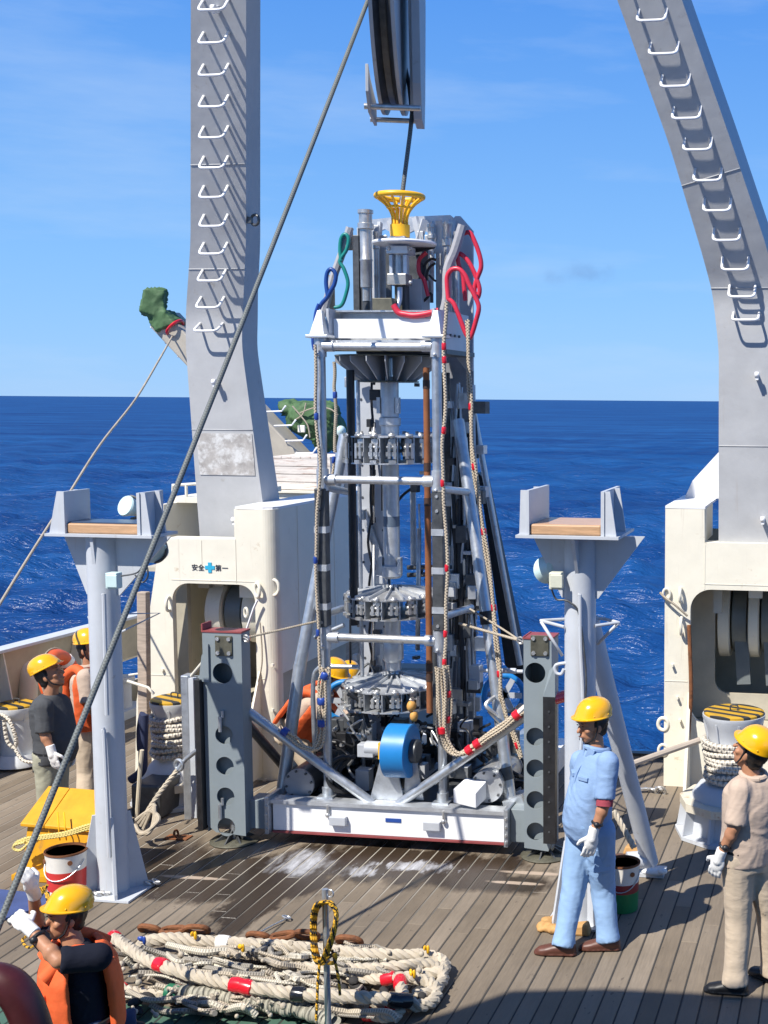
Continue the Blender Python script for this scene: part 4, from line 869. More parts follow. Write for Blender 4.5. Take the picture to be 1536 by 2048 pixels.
# bellmouth
bm_ = P(798, 393, Yc); cz0 = P(800, 475, Yc).z; cz1 = P(800, 450, Yc).z; bx0 = P(800, 460, Yc).x
a = MB(); a.lathe((bx0, Yc, cz0), [(.07, 0), (.083, .005), (.083, cz1-cz0), (.07, cz1-cz0)], n=24); bell = vp(a, 'bellmouth_collar', m_yel)
a = MB(); a.torus((bx0, Yc, bm_.z), (0, 0, 1), .195, .024, 40, 12); vp(a, 'bellmouth_ring', m_yel, bell)
a = MB(); a.torus((bx0, Yc, bm_.z-.095), (0, 0, 1), .102, .012, 28, 8); vp(a, 'bellmouth_ring', m_yel, bell)
bar_ = MB(); bar_.tube(spline([(.195, 0, bm_.z-.01), (.125, 0, bm_.z-.065), (.078, 0, bm_.z-.13), (.060, 0, bm_.z-.19), (.062, 0, cz1-.0)]), .012, 8); bme = MB(); bme.v = [p-V((0, 0, bm_.z)) for p in bar_.v]; bme.f = bar_.f; bme.sm = bar_.sm; bme.u = bar_.u; bmesh_ = bme.mesh('bellmouth_bar', m_yel)
for k in range(12): inst(bmesh_, 'bellmouth_bar', bell, (bx0, Yc, bm_.z), (0, 0, 2*math.pi*k/12))
vbox(783, 815, 474, 482, Yc, .14, m_ss, 'bellmouth_flange', 0)
# hoses: loops in red, green and blue
k_ = 1/4.518
def zp(pts, ox=640, oy=380, k=k_): return [(ox+p[0]*k, oy+p[1]*k) for p in pts]
def hose(pts, Y, r, mt, nm, label=None):
    a = MB(); a.tube(spline(PP(pts, Y), 8), r, 10); return vp(a, nm, mt, label=label)
hose([(787, 610), (797, 625), (812, 629), (828, 631), (852, 628), (878, 621)], 10.06, .026, m_redh, 'red_hose', 'thick red hose lying along the top tray')
hose(zp([(1240, 580), (1235, 500), (1275, 410), (1350, 385), (1400, 470), (1445, 600), (1455, 700), (1420, 800), (1395, 900), (1415, 975), (1435, 950), (1440, 880), (1400, 760), (1350, 660), (1290, 590), (1245, 580), (1255, 680), (1290, 760), (1305, 900), (1315, 1000)]), 10.55, .020, m_redh, 'red_hose')
hose(zp([(1160, 990), (1150, 880), (1150, 780), (1190, 720), (1255, 715), (1310, 770), (1350, 860), (1400, 960), (1435, 1060), (1410, 1180), (1370, 1310), (1345, 1335), (1310, 1280), (1260, 1150), (1210, 1030), (1160, 985)]), 10.4, .020, m_redh, 'red_hose')
hose(zp([(190, 640), (180, 540), (190, 440), (225, 400), (258, 440), (240, 540), (180, 640), (215, 710), (252, 830), (235, 940), (195, 1040), (130, 1062)]), 10.4, .016, m_greenh, 'green_hose')
hose(zp([(70, 960), (55, 840), (65, 750), (100, 715), (142, 760), (130, 850), (90, 920), (60, 975), (20, 1020), (-10, 1070)]), 10.35, .018, m_blueh, 'blue_hose')
hose([(638, 608), (632, 625), (629, 650), (626, 680), (629, 700)], 10.1, .016, m_bluet, 'blue_hose')
a = MB(); a.tube(PP([(700, 455), (690, 490), (670, 545), (645, 632)], 10.45), .036, 8); vp(a, 'padded_sling', mat('grey_sling', (.36, .36, .38), .8, bump=.003))
a = MB(); a.tube(spline(PP([(925, 450), (910, 500), (895, 540), (893, 600), (882, 640)], 10.5)), .042, 8); vp(a, 'padded_sling', MATS['grey_sling'])
for y0, y1, x0, x1 in ((550, 640, 664, 662), (455, 500, 700, 690)):
    a = MB(); a.bx(P(x0-5, y1, 10.5).x, P(x0+4, y1, 10.5).x, 10.5, 10.53, P(x0, y1, 10.5).z, P(x0, y0, 10.5).z); vp(a, 'sling_strap', m_cord)
# raking legs of the inner frame
a = MB(); a.cyl(P(690, 870, 10.7), P(600, 1330, 10.3), .052, n=16); a.cyl(P(600, 1330, 10.3), P(562, 1605, 10.1), .055, n=16); vp(a, 'raking_leg', m_galv)
a = MB(); a.cyl(P(917, 840, 10.8), P(985, 1320, 10.3), .050, n=16); a.cyl(P(985, 1320, 10.3), P(1022, 1612, 10.05), .052, n=16); vp(a, 'raking_leg', m_galv)
a = MB(); a.cyl(P(1010, 1535, 10.1), P(1016, 1560, 10.08), .055, n=16); vp(a, 'leg_band', m_dark)
a = MB(); a.cyl(P(971, 1222, 10.37), P(974, 1248, 10.36), .056, n=16); vp(a, 'leg_band', m_black)
a = MB(); a.prism(PP([(955, 945), (972, 960), (1046, 1320), (1046, 1370), (1010, 1330), (966, 1010)], 11.6), (0, .12, 0)); vp(a, 'rear_fender', m_black)
a = MB(); a.cyl(P(935, 760, 11.4), P(1040, 1330, 11.5), .03, n=12); a.cyl(P(955, 980, 11.4), P(1000, 1330, 11.5), .02, n=12); vp(a, 'rear_stay', m_galv)
a = MB(); a.cyl(P(640, 960, 11.3), P(640, 1000, 11.3), .03); vp(a, 'rear_stay', m_galv)
# diagonal outrigger braces at the front
a = MB(); a.cyl(P(465, 1400, 9.86), P(745, 1606, 9.9), .04, n=16); vp(a, 'outrigger_brace', m_galv)
a = MB(); a.cyl(P(1086, 1408, 9.86), P(797, 1608, 9.9), .04, n=16); vp(a, 'outrigger_brace', m_galv)
a = MB(); a.cyl(P(445, 1390, 10.15), P(565, 1530, 10.6), .042, n=12); vp(a, 'outrigger_brace', m_dark)
# outrigger legs
def outrigger(px0, px1, pyt, pyb, Y, D, right):
    x0, x1 = P(px0, pyt, Y).x, P(px1, pyt, Y).x; zt, zb = P(px0, pyt, Y).z, .10; nm = 'outrigger_leg'
    xm = (x0+x1)/2; rh_ = .088 if not right else .085; hx = xm if not right else xm-.02
    hz = [P(px0, y, Y).z for y in ((1345, 1463, 1510, 1570, 1618) if not right else (1345, 1485, 1540, 1592, 1640))]
    if not right: out = [(x0, zb+.06), (x0+.08, zb), (x1, zb-.02), (x1, zt), (x0, zt)]
    else: out = [(x0, zb), (x1-.03, zb-.02), (x1, zb+.05), (x1, zt), (x0, zt)]
    rr_ = [rh_]+[rh_*.9]*4
    hz = [hz[0]]+[hz[0]-.53-(.265*i) for i in range(4)]
    leg = vp(plate(out, [circ(hx, z, r) for z, r in zip(hz, rr_)], .012, lambda u, v_, d: (u, Y+.006+d, v_)), nm, m_legp)
    a = MB(); a.bx(x0, x0+.012, Y+.012, Y+D, zb, zt); a.bx(x1-.012, x1, Y+.012, Y+D, zb, zt); a.bx(x0+.012, x1-.012, Y+D-.012, Y+D, zb, zt); a.bx(x0+.012, x1-.012, Y+.07, Y+.08, zb+.05, hz[0]-.3); vp(a, 'leg_side', m_legp, leg)
    a = MB(); a.bx(x0-.006, x1+.006, Y-.006, Y+D+.006, zt, zt+.014); a.bx(x0-.006, x0+.006, Y-.004, Y+D, zt+.014, zt+.07 if not right else zt+.02); vp(a, 'leg_cap', m_redox, leg)
    pz = P(px0, 1290, Y).z; pxm = xm+.02 if not right else xm+.02
    a = MB(); a.bx(pxm-.075, pxm+.075, Y-.012, Y-.001, pz-.085, pz+.085); pl = vp(a, 'cover_plate', m_olive, leg, bevel=.003)
    for u in (-.05, .05):
        for v_ in (-.06, .06):
            a = MB(); a.cyl((pxm+u, Y-.024, pz+v_), (pxm+u, Y-.012, pz+v_), .017, n=10); vp(a, 'bolt', m_ss, leg)
    # foot
    fx, fy = (x0+x1)/2+.03, Y+min(.12, D*.55)
    a = MB(); a.lathe((fx, fy, .004), [(.20, 0), (.205, .008), (.19, .02), (.02, .03)], n=36); vp(a, 'foot_pad', m_olive, leg)
    for k in range(8):
        t = 2*math.pi*k/8; a = MB(); d = V((math.cos(t), math.sin(t), 0)); a.prism([V((fx, fy, .025))+d*.03, V((fx, fy, .025))+d*.17, V((fx, fy, .11))+d*.03], d.cross(zv)*.012); vp(a, 'foot_rib', m_dark, leg)
    a = MB(); a.cyl((fx, fy, .03), (fx, fy, .2), .035); vp(a, 'foot_stem', m_galv, leg)
    return leg, x0, x1, zt
lg, x0, x1, zt = outrigger(404, 482, 1264, 1665, 9.72, .15, False)
a = MB(); a.bx(x0-.05, x0-.005, 9.66, 9.78, .13, 1.42); a.bx(x0-.07, x0+.0, 9.74, 9.9, .18, 1.40); vp(a, 'slide_rail', m_black, lg)
a = MB(); a.hexa([(x0-.03, 9.70, 1.40), (x0+.06, 9.70, 1.40), (x0+.06, 9.72, 1.40), (x0-.03, 9.72, 1.40), (x0+.0, 9.70, 1.62), (x0+.06, 9.70, 1.72), (x0+.06, 9.72, 1.72), (x0+.0, 9.72, 1.62)]); vp(a, 'rail_head', m_legp, lg)
p0, p1 = P(368, 1640, 9.95), P(385, 1352, 9.95); a = MB(); a.bx(p0.x, p0.x+.075, 9.95, 10.07, p0.z, p1.z); vp(a, 'side_post', m_galv, lg, bevel=.01)
a = MB(); a.bx(p0.x+.085, p0.x+.13, 9.93, 10.03, p0.z+.03, p1.z-.02); vp(a, 'side_channel', m_stand, lg)
a = MB(); a.bx(p0.x+.02, x0, 10.0, 10.06, p0.z, p0.z+.05); a.bx(p0.x+.02, x0, 10.0, 10.06, p1.z-.06, p1.z-.02); vp(a, 'side_link', m_legp, lg)
a = MB(); a.cyl(P(383, 1352, 9.95), P(408, 1322, 9.8), .015); vp(a, 'side_stay', m_cream, lg)
for y_ in (1440, 1615):
    a = MB(); c = P(440, y_, 9.70); a.cyl((c.x, 9.70, c.z-.10), (c.x, 9.70, c.z+.03), .016); a.cyl((c.x+.02, 9.705, c.z+.02), (c.x+.02, 9.705, c.z+.08), .012); vp(a, 'pin', m_galv, lg)
lg2, x0r, x1r, zt2 = outrigger(1047, 1103, 1278, 1690, 9.76, .24, True)
a = MB(); a.bx(x1r-.055, x1r+.045, 9.69, 9.755, .17, 1.39); rl = vp(a, 'slide_rail', m_black, lg2)
for k in range(9):
    a = MB(); a.cyl((x1r-.005, 9.684, .27+k*.125), (x1r-.005, 9.69, .27+k*.125), .009, n=8); vp(a, 'bolt', m_dark, lg2)
a = MB(); a.hexa([(x1r-.055, 9.69, 1.39), (x1r+.045, 9.69, 1.39), (x1r+.045, 9.755, 1.39), (x1r-.055, 9.755, 1.39), (x1r-.01, 9.72, 1.60), (x1r+.045, 9.69, 1.66), (x1r+.045, 9.755, 1.66), (x1r-.01, 9.755, 1.60)]); vp(a, 'rail_head', m_legp, lg2)
a = MB(); a.cyl((x1r+.0, 9.72, 1.36), (x1r+.10, 9.9, 1.36), .05, n=16); vp(a, 'pivot_pin', m_redt, lg2)
# arms linking legs to base
a = MB(); a.bx(-5.02, -4.85, 9.8, 10.0, .12, .37); vp(a, 'outrigger_arm', m_legp, bevel=.006)
a = MB(); a.bx(-2.73, -2.60, 9.82, 10.05, .12, .40); vp(a, 'outrigger_arm', m_legp, bevel=.006)
a = MB(); a.bar(P(1010, 1612, 10.0), P(1048, 1600, 10.0), .06, .1); vp(a, 'hinge_bracket', m_galv)
# pressure vessels
def vessel(px_, py_, Y, r, mt, ln, nm, mend):
    c = P(px_, py_, Y); a = MB(); a.lathe((c.x, Y, c.z), [(r*.98, 0), (r, .01), (r, ln), (r*.9, ln+.03)], (0, 1, 0), 32); o = vp(a, nm, mt)
    a = MB(); a.lathe((c.x, Y, c.z), [(r*.99, -.02), (r*.99, 0), (r*.9, .0)], (0, 1, 0), 32); vp(a, 'vessel_lid', mend, o)
    for k in range(8):
        t = 2*math.pi*k/8+.2; a = MB(); q = V((c.x+math.cos(t)*r*.85, Y-.02, c.z+math.sin(t)*r*.85)); a.cyl(q-V((0, .012, 0)), q, .011, n=8); vp(a, 'bolt', m_dark, o)
    for yy in (Y+.15, Y+ln*.8):
        a = MB(); a.bx(c.x-r*1.1, c.x+r*1.1, yy, yy+.06, .355, c.z-r*.6); vp(a, 'vessel_saddle', m_galv, o)
    return c, o
vessel(600, 1567, 9.98, .135, mat('dark_vessel', (.055, .06, .065), .3, .3, var=.15), 1.3, 'pressure_vessel', mat('brushed_lid', (.34, .34, .35), .5, .4, var=.1))
c, o = vessel(975, 1572, 9.98, .140, m_ss, 1.4, 'pressure_vessel', m_alu)
a = MB(); a.hexa([V((c.x-.24, 9.80, c.z-.10)), V((c.x-.04, 9.78, c.z-.13)), V((c.x+.0, 9.955, c.z-.10)), V((c.x-.18, 9.955, c.z-.07)), V((c.x-.24, 9.80, c.z+.02)), V((c.x-.04, 9.78, c.z-.0)), V((c.x+.0, 9.955, c.z+.05)), V((c.x-.18, 9.955, c.z+.07))]); vp(a, 'lid_box', m_wframe, o, bevel=.006)
# blue motor drum with bracket and stand
c = P(800, 1501, 9.95); a = MB(); a.lathe((c.x-.10, 9.95, c.z), [(.215, 0), (.225, .006), (.225, .20), (.215, .206)], (1, 0, 0), 48); dr = vp(a, 'blue_drum', m_blue)
a = MB(); a.lathe((c.x+.108, 9.95, c.z), [(.10, 0), (.10, .05), (.08, .06)], (1, 0, 0), 24); vp(a, 'drum_motor', m_dark, dr)
a = MB(); a.cyl((c.x-.3, 9.95, c.z+.01), (c.x-.1, 9.95, c.z+.01), .06, n=20); a.bx(c.x-.36, c.x-.22, 9.90, 10.0, c.z-.06, c.z+.05); vp(a, 'drum_gearbox', m_panel, dr, bevel=.006)
a = MB(); a.bx(c.x-.16, c.x-.105, 9.86, 9.9, c.z-.06, c.z+.08); a.bx(c.x-.13, c.x-.10, 9.86, 9.9, c.z-.12, c.z-.06); vp(a, 'yellow_bracket', m_yel, dr, bevel=.004)
a = MB(); a.prism([(c.x-.26, 9.92, .39), (c.x+.04, 9.92, .39), (c.x-.04, 9.92, c.z-.06), (c.x-.16, 9.92, c.z-.06)], (0, .02, 0)); a.prism([(c.x+.02, 9.96, .39), (c.x+.2, 9.96, .39), (c.x+.14, 9.96, c.z-.1), (c.x+.05, 9.96, c.z-.1)], (0, .02, 0)); vp(a, 'drum_stand', m_galv, dr)
# yellow-blue rollers behind the carousel
for px_, py_, Y in ((690, 1402, 10.75), (1008, 1390, 10.75)):
    c = P(px_, py_, Y); a = MB(); a.torus(c, (.25, -1, .1), .175, .028, 32, 10); rl = vp(a, 'hose_reel', m_blue)
    for k in range(6):
        t = 2*math.pi*k/6; a = MB(); a.bar(c, c+V((math.cos(t)*.165, 0, math.sin(t)*.165)), .05, .01, (0, 1, 0)); vp(a, 'reel_spoke', m_panel, rl)
a = MB(); a.tube(spline(PP([(630, 1500), (626, 1370), (636, 1338), (660, 1333), (718, 1334)], 10.25), 6), .021, 10); vp(a, 'guard_rail', m_galv)
a = MB(); a.tube(PP([(960, 1341), (1046, 1343)], 10.3), .016, 8); a.tube(PP([(1003, 1341), (1032, 1342)], 10.29), .024, 10); vp(a, 'guard_rail', m_stand)
# hydraulic clutter inside the base and up the mast
rs = random.Random(11)
for k in range(80):
    px_ = rs.uniform(650, 1040); py_ = rs.uniform(1440, 1590); Y = rs.uniform(10.25, 11.6); mt = rs.choice([m_black, m_black, m_dark, m_dark, m_panel, m_galv])
    a = MB(); c = P(px_, py_, Y); c.z = max(c.z, .45); a.bx(c.x-rs.uniform(.02, .08), c.x+rs.uniform(.02, .08), Y-.05, Y+.06, max(.36, c.z-rs.uniform(.04, .16)), c.z+rs.uniform(.02, .10)); vb = vp(a, 'valve_block', mt, bevel=.006)
    if k % 3 == 0:
        a = MB(); a.cyl((c.x, Y-.05, c.z), (c.x, Y-.09, c.z), .022, n=10); a.cyl((c.x, Y-.09, c.z), (c.x, Y-.12, c.z), .013, n=8); vp(a, 'hose_connector', m_ss, vb)
for k in range(75):
    px_ = rs.uniform(655, 1035); Y = rs.uniform(10.1, 11.4); py_ = rs.uniform(1430, 1585); q = [(px_, py_)]
    for j in range(4): q.append((q[-1][0]+rs.uniform(-35, 35), min(1592, q[-1][1]+rs.uniform(-45, 45)), rs.uniform(-.1, .1)))
    a = MB(); a.tube(spline(PP(q, Y), 5), rs.choice([.009, .012, .018]), 7); vp(a, 'hydraulic_hose', rs.choice([m_black, m_black, m_black, m_ss, m_dark]))
for i, (xx, rr2) in enumerate(((690, 34), (700, 28), (712, 38))):
    a = MB(); c = P(xx, 1530, 10.0+.05*i); a.torus((c.x, c.y, c.z-.08), (.5, -1, .2), .15, .02, 24, 8, 0, math.pi); vp(a, 'hydraulic_hose', m_black)
for k in range(54):   # pipes and cables running up the right of the mast
    px_ = rs.uniform(896, 950); y0 = rs.uniform(760, 1250); Y = rs.uniform(10.95, 11.2)
    a = MB(); a.tube(spline(PP([(px_, y0), (px_+rs.uniform(-8, 8), y0+90), (px_+rs.uniform(-5, 12), y0+rs.uniform(160, 320))], Y), 5), rs.choice([.008, .012, .02]), 7); vp(a, 'mast_pipe', rs.choice([m_black, m_ss, m_alu, m_galv]))
for k in range(52):
    px_ = rs.uniform(886, 965); py_ = rs.uniform(800, 1420); Y = rs.uniform(10.9, 11.15); c = P(px_, py_, Y); a = MB(); a.box(c, (rs.uniform(.05, .14), .08, rs.uniform(.03, .16)), (0, 0, rs.uniform(-.3, .3))); vp(a, 'mast_fitting', rs.choice([m_dark, m_panel, m_alu, m_ss, m_galv]), bevel=.004)
for k in range(7):
    y0 = 740+k*95; a = MB(); a.tube(spline(PP([(745, y0), (740+rs.uniform(-4, 8), y0+60), (748+rs.uniform(-4, 4), y0+120)], 10.9), 5), .012, 7); a.box(P(746, y0+110, 10.9), (.04, .04, .05)); vp(a, 'mast_cable', m_black)
for k in range(16):   # tubing, clamps and boxes between the columns
    px_ = rs.choice([700, 708, 716, 748, 758, 764, 832, 838, 876, 882]); y0 = rs.uniform(720, 1200); a = MB(); a.tube(PP([(px_, y0), (px_+rs.uniform(-3, 3), y0+rs.uniform(60, 260))], 10.8), rs.choice([.01, .014, .022]), 8); vp(a, 'mast_pipe', rs.choice([m_black, m_dark, m_ss, m_galv]))
for k in range(30):
    px_ = rs.choice([700, 712, 722, 742, 756, 830, 845, 868, 880])+rs.uniform(-4, 4); py_ = rs.uniform(720, 1380); c = P(px_, py_, rs.uniform(10.65, 10.9)); a = MB(); a.box(c, (rs.uniform(.03, .09), .06, rs.uniform(.02, .10)), (0, 0, rs.uniform(-.3, .3))); vp(a, 'mast_fitting', rs.choice([m_dark, m_black, m_panel, m_ss, m_ss]), bevel=.004)
for y0 in (1135, 1150): a = MB(); a.tube(PP([(815, y0), (905, y0+rs.uniform(-6, 6))], 11.0), .022, 8); vp(a, 'mast_pipe', m_dark)
for pts in ([(845, 1140), (838, 1155), (840, 1190), (852, 1210)], [(850, 1160), (865, 1150), (875, 1165), (868, 1190)], [(790, 1010), (806, 990), (826, 975)]): a = MB(); a.tube(spline(PP(pts, 10.9), 6), .013, 8); vp(a, 'mast_cable', m_black)
a = MB(); a.box(P(752, 790, 10.85), (.10, .08, .1)); a.cyl(P(748, 770, 10.85), P(750, 735, 10.85), .012); vp(a, 'camera_housing', m_black, bevel=.008)
a = MB(); a.tube(PP([(688, 1250), (630, 1275)], 10.5), .02); vp(a, 'side_tube', m_galv)

# ------------------------------------------------------------------ ropes lashed to the machine
def ropeset(pts, Y, r, mt, name, label, cat, tapes, tmt, strands=1, sp=.02, grp=None):
    base = spline(PP(pts, Y), 6); a = MB(); rs = random.Random(len(pts))
    for k in range(strands):
        off = V(((k-(strands-1)/2)*sp, -.012*(k % 2), rs.uniform(-.01, .01)))
        a.tube([p+off+V((.006*math.sin(i*.5+k*2), 0, .004*math.cos(i*.7+k))) for i, p in enumerate(base)], r, 8)
    o = a.build(name, mt); tag(o, label, cat, grp)
    for i, (px_, py_) in enumerate(tapes):
        best = min(range(1, len(base)-1), key=lambda j: ((lambda q: (PPX+FPX*q.dot(rt)/q.dot(fw)-px_)**2+(PPY-FPX*q.dot(up)/q.dot(fw)-py_)**2)(base[j]-EYE)))
        d = (base[best+1]-base[best-1]).normalized(); c = base[best]; rr_ = r+.004+(strands-1)*sp*.36
        b = MB(); b.lathe(c-d*.03, [(rr_*.8, 0), (rr_, .008), (rr_, .052), (rr_*.8, .06)], d, 10); b.build('tape_wrap', tmt, o)
    return o
ropeset([(893, 605), (888, 680), (890, 760), (889, 840), (885, 900), (886, 980), (893, 1060), (894, 1150), (893, 1220), (890, 1290), (888, 1350)], 9.86, .016, m_rope, 'lashing_rope', 'beige braided rope with red tape running down the right front post', 'rope', [(888, 690), (889, 718), (887, 858), (886, 972), (893, 1132), (891, 1268), (877, 1328)], m_redt)
ropeset([(880, 1335), (883, 1400), (885, 1470), (900, 1500), (925, 1508), (955, 1488), (1000, 1458), (1040, 1425), (1078, 1400)], 9.79, .013, m_rope, 'lashing_rope', 'thick bundle of beige rope sagging along the right diagonal brace', 'rope', [(884, 1465), (930, 1492), (952, 1487), (1032, 1430)], m_redt, 4, .024)
ropeset([(892, 1330), (897, 1400), (893, 1470), (897, 1490)], 9.82, .012, m_rope, 'lashing_rope', 'looped beige rope hanks hanging beside the right lower post', 'rope', [(894, 1392), (888, 1440)], m_redt, 3, .022)
a = MB(); a.tube(spline(PP([(1035, 1428), (1060, 1405), (1083, 1392)], 9.78)), .02, 8); tag(a.build('rope_sleeve', mat('white_sleeve', (.78, .75, .70), .6)), 'white sleeved rope end reaching the right outrigger rail', 'rope')
ropeset([(935, 640), (938, 730), (941, 800), (944, 880), (952, 960), (964, 1040), (974, 1110), (986, 1200), (994, 1290), (1001, 1370), (1003, 1400), (1012, 1430), (1030, 1475), (1042, 1515)], 10.2, .014, m_rope, 'lashing_rope', 'beige rope with red tape slanting down the right raking leg', 'rope', [(940, 808), (947, 938), (970, 1067), (990, 1217), (1001, 1352), (1034, 1487)], m_redt, 2, .018)
ropeset([(630, 690), (631, 780), (634, 860), (640, 950), (634, 1040), (631, 1120), (636, 1210), (637, 1290), (643, 1350)], 9.86, .014, m_rope, 'lashing_rope', 'beige braided rope with blue tape running down the left front post', 'rope', [(632, 838), (634, 1120), (637, 1268)], m_bluet)
ropeset([(648, 1335), (652, 1345), (645, 1370), (644, 1420), (643, 1470), (630, 1498), (605, 1492), (585, 1475), (565, 1460)], 9.8, .011, m_rope, 'lashing_rope', 'bundle of beige rope with blue tape sagging along the left diagonal brace', 'rope', [(644, 1348), (645, 1405), (644, 1450), (570, 1462)], m_bluet, 4, .022)
ropeset([(668, 725), (669, 760), (670, 790), (671, 840), (671, 905)], 10.5, .016, m_cord, 'lanyard', 'pale strap lanyard with blue tape hanging behind the left front post', 'rope', [(670, 787)], m_bluet)
ropeset([(668, 915), (662, 960), (650, 1020), (642, 1090), (632, 1150), (622, 1200), (612, 1245)], 10.45, .012, m_rope, 'lashing_rope', 'thin beige rope with blue tape following the left raking leg', 'rope', [(667, 918), (627, 1180), (640, 1122)], m_bluet)
def tie(pts, Y0, Y1, r, mt, nm, label, cat='rope', sag=.0, grp=None):
    n = len(pts); q = [P(p[0], p[1], Y0+(Y1-Y0)*i/(n-1)) for i, p in enumerate(pts)]; a = MB(); a.tube(spline(q, 6), r, 8); return tag(a.build(nm, mt), label, cat, grp)
tie([(490, 1276), (560, 1260), (632, 1243)], 9.75, 10.2, .010, m_cord, 'tie_line', 'pale tie line from left outrigger top to left raking leg')
tie([(918, 1247), (985, 1266), (1040, 1281)], 10.1, 9.85, .012, m_cord, 'tie_line', 'pale tie line from carousel to right outrigger top, upper strand')
tie([(940, 1218), (1000, 1255), (1040, 1281)], 10.4, 9.86, .009, m_cord, 'tie_line', 'pale tie line from grey side tube to right outrigger top')
for px_, py_, Y, lab in ((1041, 1281, 9.82, 'small shackle at the right outrigger top'), (492, 1277, 9.74, 'small shackle at the left outrigger top')):
    a = MB(); a.torus(P(px_, py_, Y), (.2, 1, .2), .028, .009, 14, 6); a.cyl(P(px_-5, py_-3, Y), P(px_+5, py_+3, Y), .008); tag(a.build('shackle', m_ss), lab, 'shackle')

# ------------------------------------------------------------------ cradle stands
def stand(label, xc, yc, cap, box_side, lampspec, conduit):
    Z0 = 0; t = thing('cradle_stand', label, 'cradle stand', (xc, yc, 0), 'grey cradle stands on the deck')
    ztop = cap['z']; r = .112; zc = ztop-.42
    a = MB(); a.cyl((xc, yc, .02), (xc, yc, ztop-.03), r, n=32); pole = a.build('pole', m_stand, t)
    x0, x1 = cap['x0'], cap['x1']; y0, y1 = yc+cap['d'][0], yc+cap['d'][1]
    a = MB(); a.bx(x0, x1, y0, y1, ztop-.02, ztop); a.build('top_plate', m_stand, t)
    # transverse web, tapering to the pole
    for s_ in (-1, 1):
        xe = (x1+.06 if xc < -4 else x1+.14) if s_ > 0 else x0+.05; a = MB()
        a.prism([(xc+s_*r*.9, yc-.01, ztop-.02), (xe, yc-.01, ztop-.02), (xc+s_*(r+.02), yc-.01, ztop-.47), (xc+s_*r*.9, yc-.01, ztop-.47)], (0, .02, 0)); a.build('web', m_stand, t)
    a = MB(); a.prism([(xc-.012, yc-r*.9, ztop-.02), (xc-.012, y0+.02, ztop-.02), (xc-.012, yc-r*.9, ztop-.30)], (.024, 0, 0)); a.build('web', m_stand, t)
    # cheek plates with gussets
    h = cap['h']
    for s_, xa in ((-1, cap['c0']), (1, cap['c1'])):
        a = MB(); a.bx(xa-.012, xa+.012, y0+.02, y1-.02, ztop+.001, ztop+h); ch = a.build('cheek', m_stand, t)
        xo = x0+.02 if s_ < 0 else x1-.02
        for yy in (y0+.03, y0+(y1-y0)*.62):
            a = MB(); a.prism([(xa+s_*.013, yy, ztop+.001), (xo, yy, ztop+.001), (xa+s_*.05, yy, ztop+h), (xa+s_*.013, yy, ztop+h)], (0, .018, 0)); a.build('gusset', m_stand, ch)
    a = MB(); a.bx(cap['c0']+.015, cap['c1']-.015, y0+.04, y1-.06, ztop+.001, ztop+.075); a.build('timber_pad', cap['pad'], t, bevel=.012)
    if cap.get('dark'):
        a = MB(); a.bx(cap['c0']+.02, cap['c1']-.02, y0+.06, y1-.06, ztop+.077, ztop+.085); a.build('pad_cover', mat('slate_cover', (.05, .08, .14), .35), t)
    # base and fins
    a = MB(); a.bx(xc-.22, xc+.24, yc-.20, yc+.22, .004, .02); a.build('base_plate', m_stand, t)
    for k in range(4):
        an = R_(cap['fin']+90*k); d = V((math.cos(an), math.sin(an), 0)); c = V((xc, yc, 0)); a = MB()
        a.prism([c+d*r*.9+V((0, 0, .02)), c+d*.24+V((0, 0, .02)), c+d*.24+V((0, 0, .06)), c+d*(r+.02)+V((0, 0, .62)), c+d*r*.9+V((0, 0, .62))], d.cross(zv)*.02); a.build('fin', m_stand, t)
    for pts, rr2 in conduit:
        a = MB(); a.tube(spline(PP(pts, yc-r-.02), 5), rr2, 8); a.build('conduit', m_stand if rr2 > .012 else m_dark, t)
    bxp = P(box_side[0], box_side[1], yc-.12); a = MB(); a.bx(bxp.x-.045, bxp.x+.045, bxp.y-.06, bxp.y+.02, bxp.z-.06, bxp.z+.06); a.build('junction_box', box_side[2], t, bevel=.008)
    a = MB(); a.bx(bxp.x-.03, bxp.x+.055, bxp.y-.075, bxp.y-.061, bxp.z-.045, bxp.z+.045); a.build('box_lid', box_side[2], t, bevel=.004)
    for (px_, py_, Y, rr2, ax, ln, mt) in lampspec:
        c = P(px_, py_, Y); ax = V(ax).normalized(); a = MB(); a.lathe(c, [(rr2*.3, -ln), (rr2*.55, -ln*.9), (rr2*.75, -ln*.4), (rr2, 0), (rr2*.92, .012)], ax, 24); lm = a.build('floodlight', mt, t)
        a = MB(); a.torus(c-ax*ln*.3, (0, 1, 0), rr2*1.05, .012, 20, 6, 0, math.pi); a.build('lamp_bracket', m_dark, lm)
    return t
ls = stand('left pale grey cradle stand with covered timber pad beside the yellow box', -5.52, 8.62, dict(d=(-.16, .20), z=2.77, x0=-5.875, x1=-5.03, c0=-5.735, c1=-5.14, h=.31, pad=m_pad, dark=1, fin=-52), (231, 1160, m_mint),
           [(310, 1105, 8.9, .10, (.5, -.6, -.45), .17, m_mint), (252, 1012, 9.1, .085, (-.3, -.8, .3), .15, m_mint)],
           [([(207, 1190), (208, 1200), (211, 1320), (214, 1430)], .016), ([(206, 1465), (208, 1470), (214, 1600), (219, 1715)], .016), ([(243, 1152), (275, 1145), (290, 1125), (296, 1150), (285, 1165), (270, 1150)], .006)])
a = MB(); a.tube(PP([(178, 1232), (187, 1262)], 8.6), .012, 6); a.build('stub', m_stand, ls)
for q in ([(240, 1265), (320, 1226), (240, 1228)], ):
    a = MB(); a.tube(PP(q, 8.9), .008, 6); a.build('lifeline_eye', m_stand, ls)
